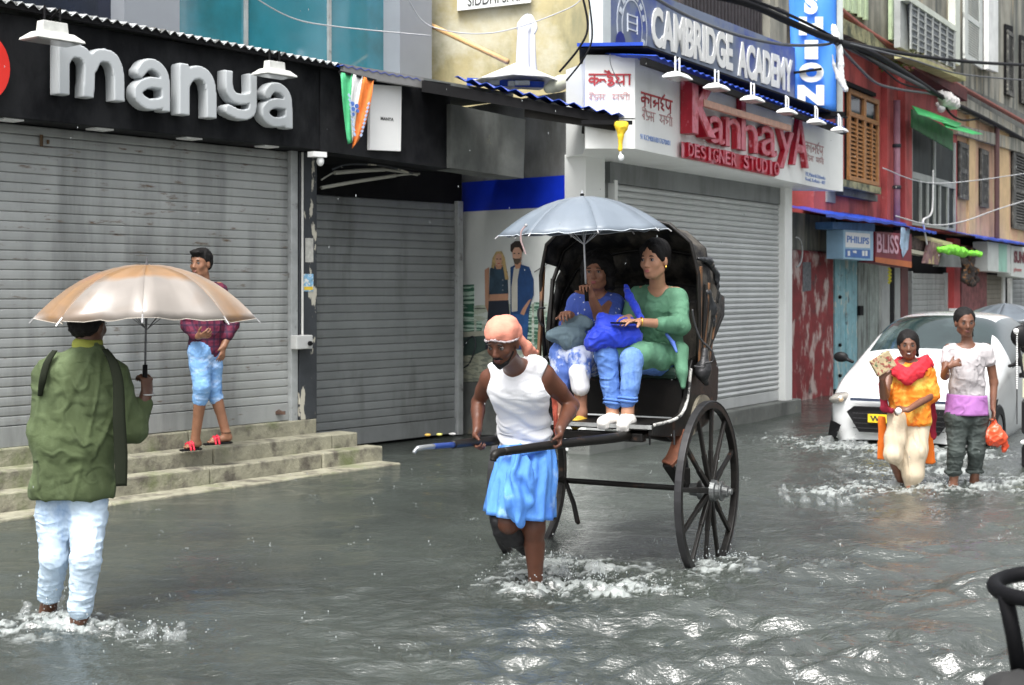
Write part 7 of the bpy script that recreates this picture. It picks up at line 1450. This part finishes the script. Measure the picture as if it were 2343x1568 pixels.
mb = MB(); mb.tube([P(1341,650,8.02), P(1343,690,8.02)], .012, 8); mb.build('handle', m_blk, u2, smooth=True)
SLIM = .84; TH = .80
# ================================================================== two walking women
Yw = 11.3; skW = skin('walker', (.17,.075,.045))
wo = thing('person', P(2085, 1112, Yw), 'woman in orange yellow tunic, red scarf and cream trousers wading before the car', 'person')
s1 = V3((.97,-.22,0)).normalized(); S = SDF(); HW = Head(P(2078,790,Yw-.03), (-.22,-.96,-.05), (0,0,1), .98)
S.ecap(P(2078,960,Yw), P(2078,900,Yw), (.16,.12), (.14,.10), s1, .05); S.ecap(P(2078,900,Yw), P(2082,850,Yw), (.14,.10), (.16,.11), s1, .05); S.cap(P(2038,842,Yw+.02), P(2122,842,Yw-.02), .05, .05, .05); S.cap(P(2082,845,Yw), P(2081,815,Yw), .048, .044, .03); HW.sdf(S)
wL = P(2018,868,Yw-.30); limb(S, P(2036,848,Yw), P(2024,905,Yw-.12), wL, .045, .036, .024); hand(S, wL, V3((.05,-.1,1)), V3((.2,.9,.1)), V3((1,0,0)), (.5,.6,.5), .95)
wR = P(2078,938,Yw-.22); limb(S, P(2124,850,Yw), P(2130,905,Yw-.05), wR, .045, .036, .024); hand(S, wR, V3((-1,-.2,.0)), V3((0,.6,-.7)), V3((0,-.5,.8)), (.8,.9,.7), .95)
limb(S, P(2058,965,Yw), P(2040,1040,Yw-.09), P(2066,1110,Yw+.10), .08, .055, .035); limb(S, P(2098,965,Yw), P(2092,1045,Yw-.04), P(2084,1118,Yw-.05), .08, .055, .035); S.cap(P(2084,1116,Yw-.05), P(2078,1124,Yw-.12), .035, .03, .02); S.cap(P(2066,1108,Yw+.1), P(2062,1130,Yw+.05), .035, .03, .02)
body = sdf_obj(S, .0085, 'body', skW, wo); HW.face(body, (.16,.05,.045))
S = SDF(); S.ell(HW.p(0,-.026,.040), (.087,.100,.088), HW.M(), .02); S.ell(HW.p(-.0,-.04,-.01), (.084,.06,.06), HW.M(), .03); S.ell(HW.p(0,-.060,-.035), (.062,.045,.06), HW.M(), .03); S.cap(HW.p(-.066,-.005,-.005), HW.p(-.075,-.02,-.085), .020, .016, .02); S.ell(HW.p(0,.13,-.03), (.105,.075,.085), HW.M(), .01, sub=True)
sdf_obj(S, .008, 'hair', MATS['black hair'], body, lambda V: .003*fbm(V*50, 2, 4))
mb = MB(); mb.box(HW.p(0,.0945,-.0610), (.020,.006,.005)); mb.build('teeth', m_whitep, body)
m_or = mat('orange yellow batik', crease=.006, crs=4.2, crst=(1,1,1), c=(.80,.22,.012), rough=.8, var=.2, vs=7, c2=(.85,.55,.10), m2=(.50,.60), s2=5, c3=(.60,.06,.01), m3=(.60,.68), s3=6, bump=.3, bs=70)
S = SDF(); S.ecap(P(2082,962,Yw), P(2080,900,Yw), (.205,.15), (.185,.135), s1, .05); S.ecap(P(2080,900,Yw), P(2082,855,Yw), (.185,.135), (.185,.125), s1, .05); S.cap(P(2042,848,Yw+.02), P(2120,848,Yw-.02), .058, .058, .05)
S.cap(P(2124,856,Yw), P(2133,905,Yw-.03), .060, .062, .03); S.cap(P(2034,855,Yw), P(2028,890,Yw-.06), .055, .052, .03); S.ell(P(2080,1020,Yw), (.5,.5,.17), None, .01, sub=True)
sdf_obj(S, .0095, 'tunic', m_or, wo, folds(.008, 12, (1,1,.5), 9))
for i, (pts, rr, y) in enumerate((([(2018,955),(2016,1010),(2018,1050)], [.035,.030,.026], Yw+.10), ([(2118,960),(2122,1020),(2128,1060)], [.045,.035,.022], Yw+.12))):
    S = SDF(); S.ecap(P(*pts[0], y), P(*pts[-1], y), (rr[0]*1.1, .012), (rr[0]*1.2, .011), s1, .02); sdf_obj(S, .008, 'tunic_tail', mat('orange cotton', (.75,.16,.01), rough=.8, var=.1), wo, folds(.006, 14, (1,1,.4), i))
m_rs = mat('red scarf', crease=.006, crs=4.2, crst=(1,1,1), c=(.55,.015,.03), rough=.8, var=.15, vs=9, bump=.4, bs=60); S = SDF()
pts_ = [P(2044,836,Yw+.02), P(2054,852,Yw-.10), P(2078,870,Yw-.14), P(2100,850,Yw-.12), P(2124,830,Yw-.05), P(2122,822,Yw+.06)]
for i_ in range(5): S.ecap(pts_[i_], pts_[i_+1], (.022,.050), (.022,.055), V3((0,-1,.2)), .03)
for i_ in range(4): S.ecap(pts_[i_]+V3((.01,0,.03)), pts_[i_+1]+V3((0,0,.035)), (.018,.045), (.018,.045), V3((0,-1,.2)), .02)
S.chain([P(2045,835,Yw+.05), P(2060,826,Yw+.08), P(2110,826,Yw+.09)], [.03,.03,.03], .03)
sdf_obj(S, .0085, 'scarf', m_rs, wo, folds(.012, 13, (1,1,1), 4))
for pp_, rr_ in (([P(2128,905,Yw+.12), P(2132,955,Yw+.13), P(2134,1000,Yw+.13)], [.035,.035,.026]), ([P(2018,880,Yw+.06), P(2024,935,Yw-.0), P(2040,940,Yw-.1)], [.03,.028,.02])):
    S = SDF(); S.chain(pp_, rr_, .03); sdf_obj(S, .009, 'scarf_end', mat('dark red scarf', (.30,.01,.035), rough=.8), wo, folds(.008, 14, (1,1,.4), 2))
m_cr = mat('cream trousers', crease=.006, crs=4.2, crst=(1.5,1.5,.3), c=(.62,.52,.38), rough=.85, var=.08, vs=6, c2=(.44,.35,.24), m2=(.56,.7), s2=4, st2=(2,2,.3), bump=.3, bs=70)
S = SDF(); S.chain([P(2060,960,Yw), P(2048,1005,Yw-.08), P(2042,1040,Yw-.12), P(2062,1062,Yw-.06)], [.100,.085,.070,.042], .04); S.cap(P(2064,955,Yw), P(2098,955,Yw), .105, .105, .05); S.chain([P(2098,965,Yw), P(2094,1030,Yw-.06), P(2090,1085,Yw-.06), P(2086,1108,Yw-.05)], [.100,.098,.084,.052], .04)
def cf(V): a = V@A_(s1); return .012*np.clip(1-np.abs(vnoise(np.stack([a*12+V[:,2]*.8, V[:,1]*5, V[:,2]*1.2], 1), 8))*3, 0, 1)-.006
sdf_obj(S, .009, 'salwar', m_cr, wo, cf)
bk_ = thing('floral_packet', P(2018, 880, Yw-.33), 'floral patterned packet held up in the hand of the woman in orange', 'packet')
mb = MB(); mb.box(P(2020,832,Yw-.33), (.19,.03,.14), Matrix.Rotation(-.5, 3, 'Y') @ Matrix.Rotation(.3, 3, 'Z')); mb.build('cover', mat('floral print', (.42,.34,.20), rough=.6, var=.3, vs=20, c2=(.25,.05,.04), m2=(.52,.56), s2=28, c3=(.06,.12,.05), m3=(.56,.6), s3=25), bk_, bevel=.008)
mb = MB(); mb.sphere(P(2056,941,Yw-.26), .028, 8, 6); tag(mb.build('paper_ball', m_whitep, smooth=True), 'small white crumpled paper in the lower hand of the woman in orange', 'paper')
# young woman
wy = thing('person', P(2200, 1112, Yw), 'young woman in grey and purple tee and dark rolled trousers carrying orange bag', 'person'); S = SDF(); s2 = V3((.99,-.12,0)).normalized()
HT = Head(P(2208,738,Yw-.03), (-.06,-.99,-.10), (0,0,1), .98)
S.ecap(P(2210,955,Yw), P(2212,890,Yw), (.150,.11), (.125,.095), s2, .05); S.ecap(P(2212,890,Yw), P(2214,815,Yw), (.125,.095), (.150,.10), s2, .05); S.cap(P(2172,798,Yw), P(2258,798,Yw), .042, .042, .05); S.cap(P(2214,805,Yw), P(2212,768,Yw), .046, .042, .03); HT.sdf(S)
w1 = P(2172,838,Yw-.22); limb(S, P(2168,805,Yw), P(2162,860,Yw-.08), w1, .040, .033, .022); hand(S, w1, V3((1,-.1,.35)), V3((0,1,-.2)), V3((0,0,1)), (.8,.9,.7), .92)
w2 = P(2272,935,Yw-.04); limb(S, P(2262,805,Yw), P(2274,875,Yw+.02), w2, .040, .033, .022); hand(S, w2, V3((.08,-.05,-1)), V3((-.9,-.1,0)), V3((0,-1,0)), (.9,1.0,.8), .92)
limb(S, P(2188,960,Yw), P(2188,1030,Yw-.04), P(2181,1110,Yw), .08, .055, .034); limb(S, P(2234,960,Yw), P(2234,1030,Yw-.02), P(2229,1105,Yw+.10), .08, .055, .034); S.cap(P(2181,1108,Yw), P(2179,1130,Yw-.02), .034, .03, .02); S.cap(P(2229,1102,Yw+.1), P(2228,1125,Yw+.08), .034, .03, .02)
body = sdf_obj(S, .0085, 'body', skW, wy); HT.face(body, (.14,.045,.04))
S = SDF(); S.ell(HT.p(0,-.028,.040), (.085,.099,.086), HT.M(), .02); S.ell(HT.p(0,-.060,-.02), (.060,.045,.05), HT.M(), .03); S.chain([HT.p(-.03,-.10,-.02), HT.p(-.06,-.10,-.07), HT.p(-.075,-.07,-.12)], [.03,.03,.016], .02); S.ell(HT.p(0,.125,-.03), (.105,.072,.09), HT.M(), .01, sub=True)
sdf_obj(S, .008, 'hair', MATS['black hair'], body, lambda V: .003*fbm(V*50, 2, 4))
m_tee = mat('speckled grey tee', crease=.006, crs=4.2, crst=(1,1,1), c=(.50,.47,.48), rough=.85, var=.12, vs=20, c2=(.30,.28,.29), m2=(.56,.63), s2=13, bump=.3, bs=80)
S = SDF(); S.ecap(P(2212,915,Yw), P(2213,880,Yw), (.172,.128), (.150,.115), s2, .03); S.ecap(P(2213,880,Yw), P(2214,815,Yw), (.150,.115), (.168,.112), s2, .05); S.cap(P(2176,801,Yw), P(2254,801,Yw), .052, .052, .05); S.cap(P(2172,806,Yw), P(2166,826,Yw-.02), .054, .050, .03); S.cap(P(2258,806,Yw), P(2264,826,Yw), .054, .050, .03); S.cap(P(2213,860,Yw-.06), P(2213,830,Yw-.06), .085, .085, .05)
S.ell(P(2213,784,Yw-.06), (.078,.12,.055), None, .01, sub=True); S.ell(P(2212,958,Yw), (.5,.5,.135), None, .01, sub=True)
sdf_obj(S, .0085, 'tee_shirt', m_tee, wy, folds(.006, 13, (1,1,.6), 3))
loft([(P(2212,903,Yw), .158, .120), (P(2211,925,Yw), .164, .128), (P(2211,949,Yw), .172, .135)], 'purple_hem', mat('purple jersey', crease=.006, crs=4.2, crst=(1,1,1), c=(.40,.16,.44), rough=.8, var=.12, vs=8, bump=.3, bs=50), wy, s2, nf=5, amp=.005, seed=2)
m_dk = mat('dark grey green trousers', crease=.006, crs=4.2, crst=(.8,.8,1.5), c=(.040,.052,.048), rough=.8, var=.25, vs=6, c2=(.10,.12,.115), m2=(.56,.7), s2=6, st2=(2,2,.5), bump=.4, bs=80)
trouser([([P(2190,950,Yw), P(2190,985,Yw), P(2188,1035,Yw-.04), P(2182,1078,Yw-.01)], [.110,.104,.082,.068]), ([P(2232,950,Yw), P(2234,985,Yw), P(2234,1035,Yw-.02), P(2230,1074,Yw+.07)], [.110,.104,.082,.068])], None, 'trousers', m_dk, wy, .0085, .008, 15)
for c in (P(2181,1080,Yw), P(2230,1078,Yw+.07)): mb = MB(); mb.tube([c+V3((.058*math.cos(t), .058*math.sin(t), .004*math.sin(3*t))) for t in [k*math.pi/10 for k in range(20)]], .016, 8, closed=True); mb.build('rolled_cuff', m_dk, wy, smooth=True)
mb = MB(); c = P(2170,848,Yw-.19); mb.tube([c+V3((0, .028*math.cos(a), .028*math.sin(a))) for a in [k*.5236 for k in range(12)]], .004, 6, closed=True); mb.build('bangle', MATS['silver'], wy)
ob = thing('plastic_bag', P(2280, 1032, Yw-.06), 'knotted orange plastic bag hanging from the hand of the young woman', 'plastic bag')
S = SDF(); S.ell(P(2278,1000,Yw-.06), (.085,.07,.075), None, .04); S.chain([P(2276,985,Yw-.06), P(2274,962,Yw-.05)], [.05,.018], .04); S.chain([P(2292,1005,Yw-.06), P(2302,1022,Yw-.06), P(2296,1033,Yw-.06)], [.03,.018,.008], .02)
sdf_obj(S, .008, 'bag', mat('orange plastic', crease=.006, crs=4.2, crst=(1,1,1), c=(.80,.09,.03), rough=.35, var=.15, vs=9, spec=.6, c2=(.85,.35,.25), m2=(.6,.68), s2=12), ob, folds(.014, 16, (1,1,.7), 3))

# ================================================================== white car
CFR = V3((4.62, 13.75, 0)); cd = V3((.506,.862,0)).normalized(); cx_ = V3((.862,-.506,0)).normalized()   # cd = towards the rear, cx_ = towards image right
C0 = CFR-cx_*.81
car = thing('parked_car', C0+cd*1.8, 'white hatchback taxi with yellow number plate wading through the flooded street', 'car')
def Cc(x, y, z): return C0+cx_*x+cd*y+V3((0,0,z))     # x lateral -.8...8, y from the nose to the rear
zo = -.17
sec = [  # y, half width bottom, half width belt, z sill, z belt, z roof, half width roof, bonnet z
 (0.00,.60,.64,.22,.52,.60,.56),(0.06,.72,.74,.17,.56,.68,.64),(0.22,.79,.79,.15,.66,.78,.70),(0.55,.82,.82,.15,.76,.90,.72),(0.98,.82,.83,.15,.86,1.00,.70),
 (1.12,.82,.83,.15,.90,1.07,.69),(1.55,.82,.83,.15,.93,1.34,.62),(1.85,.82,.83,.15,.94,1.47,.58),(2.4,.82,.83,.15,.95,1.50,.58),(3.0,.81,.82,.15,.96,1.48,.57),(3.4,.79,.80,.18,.97,1.38,.58),(3.62,.74,.75,.25,.85,1.08,.6)]
m_car = mat('white car paint', (.72,.74,.74), rough=.22, var=.02, coat=1, spec=.5); m_cg = mat('car glass', (.02,.035,.035), rough=.06, spec=1, var=.3, coat=.3, c2=(.07,.10,.10), m2=(.52,.66), s2=1.6); m_cb = mat('car black plastic', (.007,.007,.008), rough=.5, spec=.25)
rows = []
for y, wb, wt, z0_, z1_, z2_, wr in sec:
    hr = [(-wb*.92, z0_), (-wb, z0_+.10), (-(wb+.02), (z0_+z1_)/2+.03), (-wt, z1_), (-(wt*.35+wr*.65), z1_+(z2_-z1_)*.60 if y > 1 else z1_+(z2_-z1_)*.55), (-wr, z2_-.04*(1 if y > 1 else .4)), (-wr*.62, z2_), (-wr*.2, z2_+.012)]
    hr = hr+[(-a, b) for a, b in reversed(hr)]; rows.append([Cc(a, y+.10*(abs(a)/.8)**2*(1 if y < .6 else 0), b+zo) for a, b in hr])
mb = MB(); mb.grid(rows); nc = len(rows[0])
mb.f.append(tuple(range(nc-1,-1,-1))); mb.m.append(0); mb.f.append(tuple(range((len(rows)-1)*nc, len(rows)*nc))); mb.m.append(0)
# glass faces: windscreen between stations 5..7 top columns, side windows
k = 0
for i in range(len(rows)-1):
    for j in range(nc-1):
        if i in (5, 6) and 5 <= j <= 9: mb.m[k] = 1
        if 6 <= i <= 9 and (j in (3, 4) or j in (10, 11)): mb.m[k] = 1
        k += 1
cbod = mb.build('body_shell', [m_car, m_cg], car, smooth=True); sm_ = cbod.modifiers.new('s', 'SUBSURF'); sm_.levels = 2; sm_.render_levels = 2
def crect(name, pts, mt, off=.0, par=None):
    mb = MB(); mb.poly([Cc(a, y, z+zo) for a, y, z in pts], cd*.02); return mb.build(name, mt, par or car)
gr = crect('grille', [(-.54,-.012,.50),(-.40,-.045,.30),(.40,-.045,.30),(.54,-.012,.50),(.46,-.02,.56),(-.46,-.02,.56)], m_cb)
for k_ in range(4): mb = MB(); mb.bar(Cc(-.46,-.05,.34+k_*.05+zo), Cc(.46,-.05,.34+k_*.05+zo), .008, .01); mb.build('grille_bar', m_iron, gr)
np_ = crect('number_plate', [(-.30,-.075,.405),(.10,-.075,.405),(.10,-.075,.49),(-.30,-.075,.49)], mat('plate yellow', (.85,.60,.02), rough=.4)); place_text('lettering', 'WB 04 G', MATS['black print'], np_, Cc(-.275,-.078,.42+zo), cx_, (0,0,1), .35, .055, -cd, .002, fat=.03)
crect('badge_strip', [(-.50,-.02,.615),(.50,-.02,.615),(.50,-.02,.645),(-.50,-.02,.645)], mat('dark chrome', (.08,.10,.16), rough=.2, metal=.6))
for sx in (-1, 1):
    S = SDF(); S.ell(Cc(sx*.655,.19,.625+zo), (.125,.17,.060), [list((cx_*.93+V3((0,0,.25))*1).normalized()), list(cd), [-.25*cx_.x,-.25*cx_.y,.97]], .04); hl = sdf_obj(S, .012, 'headlight', mat('headlight lens', (.30,.28,.25), rough=.08, spec=1, var=.2, vs=12, coat=1), car)
    mb = MB(); mb.sphere(Cc(sx*.62,.055,.62+zo), .03, 10, 8); mb.build('lamp_bulb', mat('amber reflector', (.75,.55,.35), rough=.2, metal=.3), hl, smooth=True)
    crect('fog_lamp_recess', [(sx*.66,.01,.22),(sx*.60,-.02,.36),(sx*.73,.06,.40),(sx*.77,.10,.24)] if sx < 0 else [(.60,-.02,.36),(.66,.01,.22),(.77,.10,.24),(.73,.06,.40)], m_cb)
    S = SDF(); c = Cc(sx*.98, 1.22, 1.0+zo); S.ell(c, (.085,.045,.06), [list(cx_), list(cd), [0,0,1]], .02); S.cap(c, Cc(sx*.84,1.2,.95+zo), .02, .02, .02); sdf_obj(S, .012, 'wing_mirror', m_cb, car)
    for y in (.72, 2.95):
        c = Cc(sx*.76, y, .29+zo); w = MB(); rws = []
        for o, r_ in ((-.09,.20),(-.09,.29),(.07,.29),(.085,.27),(.085,.19),(.06,.18),(.06,.0)): rws.append([c+(cd*math.cos(t)+V3((0,0,1))*math.sin(t))*r_+cx_*o*sx for t in [q*math.pi/14 for q in range(28)]])
        w.grid(rws, True); wh = w.build('wheel', m_cb, car); w = MB(); w.tube([c+cx_*sx*.062, c+cx_*sx*.075], .175, 20); w.build('hub_cap', mat('hub cap', (.35,.36,.36), rough=.4, metal=.4), wh)
        if y < 1 or sx > 0: w = MB(); w.tube([c+cx_*sx*.02, c+cx_*sx*.066], .35, 28); w.build('wheel_arch', m_cb, car)
for a in (-.5, .15): mb = MB(); mb.tube([Cc(a,1.10,1.055+zo), Cc(a+.30,1.22,1.13+zo), Cc(a+.42,1.30,1.18+zo)], .008, 6); mb.build('wiper', m_cb, car)
mb = MB(); mb.tube([Cc(.838,1.62,1.0+zo), Cc(.838,1.62,.3+zo)], .005, 4); mb.build('door_gap', m_cb, car)
mb = MB(); mb.box(Cc(.845,2.35,.86+zo), (.03,.16,.025)); mb.build('door_handle', m_car, car)
# dark umbrella beyond the car
AXd = V3((0,0,1)); ud, _ = umbrella(None, P(2300,694,18.4), AXd, .62, .22, .3, mat('smoky umbrella', (.10,.12,.14), rough=.3, var=.3, vs=3, coat=.3), 'dark smoky umbrella seen above the roof of the white car', P(2300,800,18.4), rib_m=m_rod)
# vehicle cut by the right edge: black and cream three-wheeler
av = thing('three_wheeler', P(2360, 1040, 12.4), 'black and cream vehicle cut off by the right edge beside the white car', 'vehicle')
X0 = P(2336, 900, 12.4).x
def ab(x0, x1, z0_, z1_, mt, nm, y0=12.4, y1=13.3, bv=.03): mb = MB(); mb.hexa([V3((x0,y0,z0_)), V3((x1,y0,z0_)), V3((x1+.5,y1,z0_)), V3((x0+.5,y1,z0_)), V3((x0,y0,z1_)), V3((x1,y0,z1_)), V3((x1+.5,y1,z1_)), V3((x0+.5,y1,z1_))]); return mb.build(nm, mt, av, bevel=bv)
ab(X0, X0+1.2, .30, .62, m_cb, 'lower_body'); ab(X0+.012, X0+1.2, .625, .80, mat('cream paint', (.66,.66,.46), rough=.4), 'cream_panel', bv=.01); ab(X0-.02, X0+1.2, .805, .85, m_cb, 'black_strip', bv=.01); ab(X0+.012, X0+1.2, .855, 1.02, MATS['cream paint'], 'cream_panel', bv=.01)
ab(X0-.01, X0+1.2, 1.025, 1.30, m_cb, 'front_cowl'); ab(X0-.03, X0+1.2, .22, .26, m_whitep, 'bumper', 12.34, 12.9, .015); ab(X0, X0+1.2, .0, .215, m_cb, 'under_body'); ab(X0+.15, X0+1.2, 1.3, 1.9, m_cg, 'windscreen', 12.7, 13.4)
mb = MB(); c = P(2338,770,12.3); mb.sphere(c, .10, 14, 10, (1,.5,1)); mb.build('round_mirror', m_cb, av, smooth=True); mb = MB(); mb.sphere(P(2325,758,12.2), .025, 10, 8); mb.build('mirror_knob', m_whitep, av, smooth=True)
mb = MB(); mb.tube([P(2330,790,12.3), P(2342,860,12.35)], .012, 6); mb.build('mirror_stem', m_iron, av)
cb0 = None
for k in range(26):
    p = P(2327, 766+k*4.9, 12.25); 
    if cb0 is None: mb = MB(); mb.sphere(p, .0085, 7, 5); cb0 = mb.build('chain_bead', m_whitep, av, smooth=True, loc=p)
    else: dup(cb0, p, av)
# dark frame in the foreground corner
fr_ = thing('metal_stand', P(2330, 1560, 3.5), 'blurred black tubular metal stand with ring top in the bottom right corner', 'metal stand')
m_fr = mat('black tube metal', (.004,.004,.005), rough=.6, spec=.15, var=.3, vs=20); c = P(2408,1342,3.5); mb = MB(); mb.tube([c+V3((.135*math.cos(a), .16*math.sin(a), .012*math.cos(a))) for a in [k*math.pi/16 for k in range(32)]], .020, 10, closed=True); mb.build('top_ring', m_fr, fr_, smooth=True)
mb = MB(); mb.tube([P(2300,1360,3.46), P(2318,1450,3.46), P(2336,1556,3.46)], [.021,.020,.022], 10); mb.build('leg', m_fr, fr_, smooth=True)
mb = MB(); mb.tube([P(2480,1360,3.5), P(2470,1560,3.5)], .025, 10); mb.build('leg', m_fr, fr_, smooth=True)
S = SDF(); S.ell(P(2345,1575,3.4), (.10,.09,.035), None, .03); S.ell(P(2420,1590,3.4), (.16,.10,.04), None, .03); sdf_obj(S, .012, 'base', mat('dark sacking', (.02,.02,.02), rough=.8), fr_, folds(.008, 12, (1,1,1), 3))
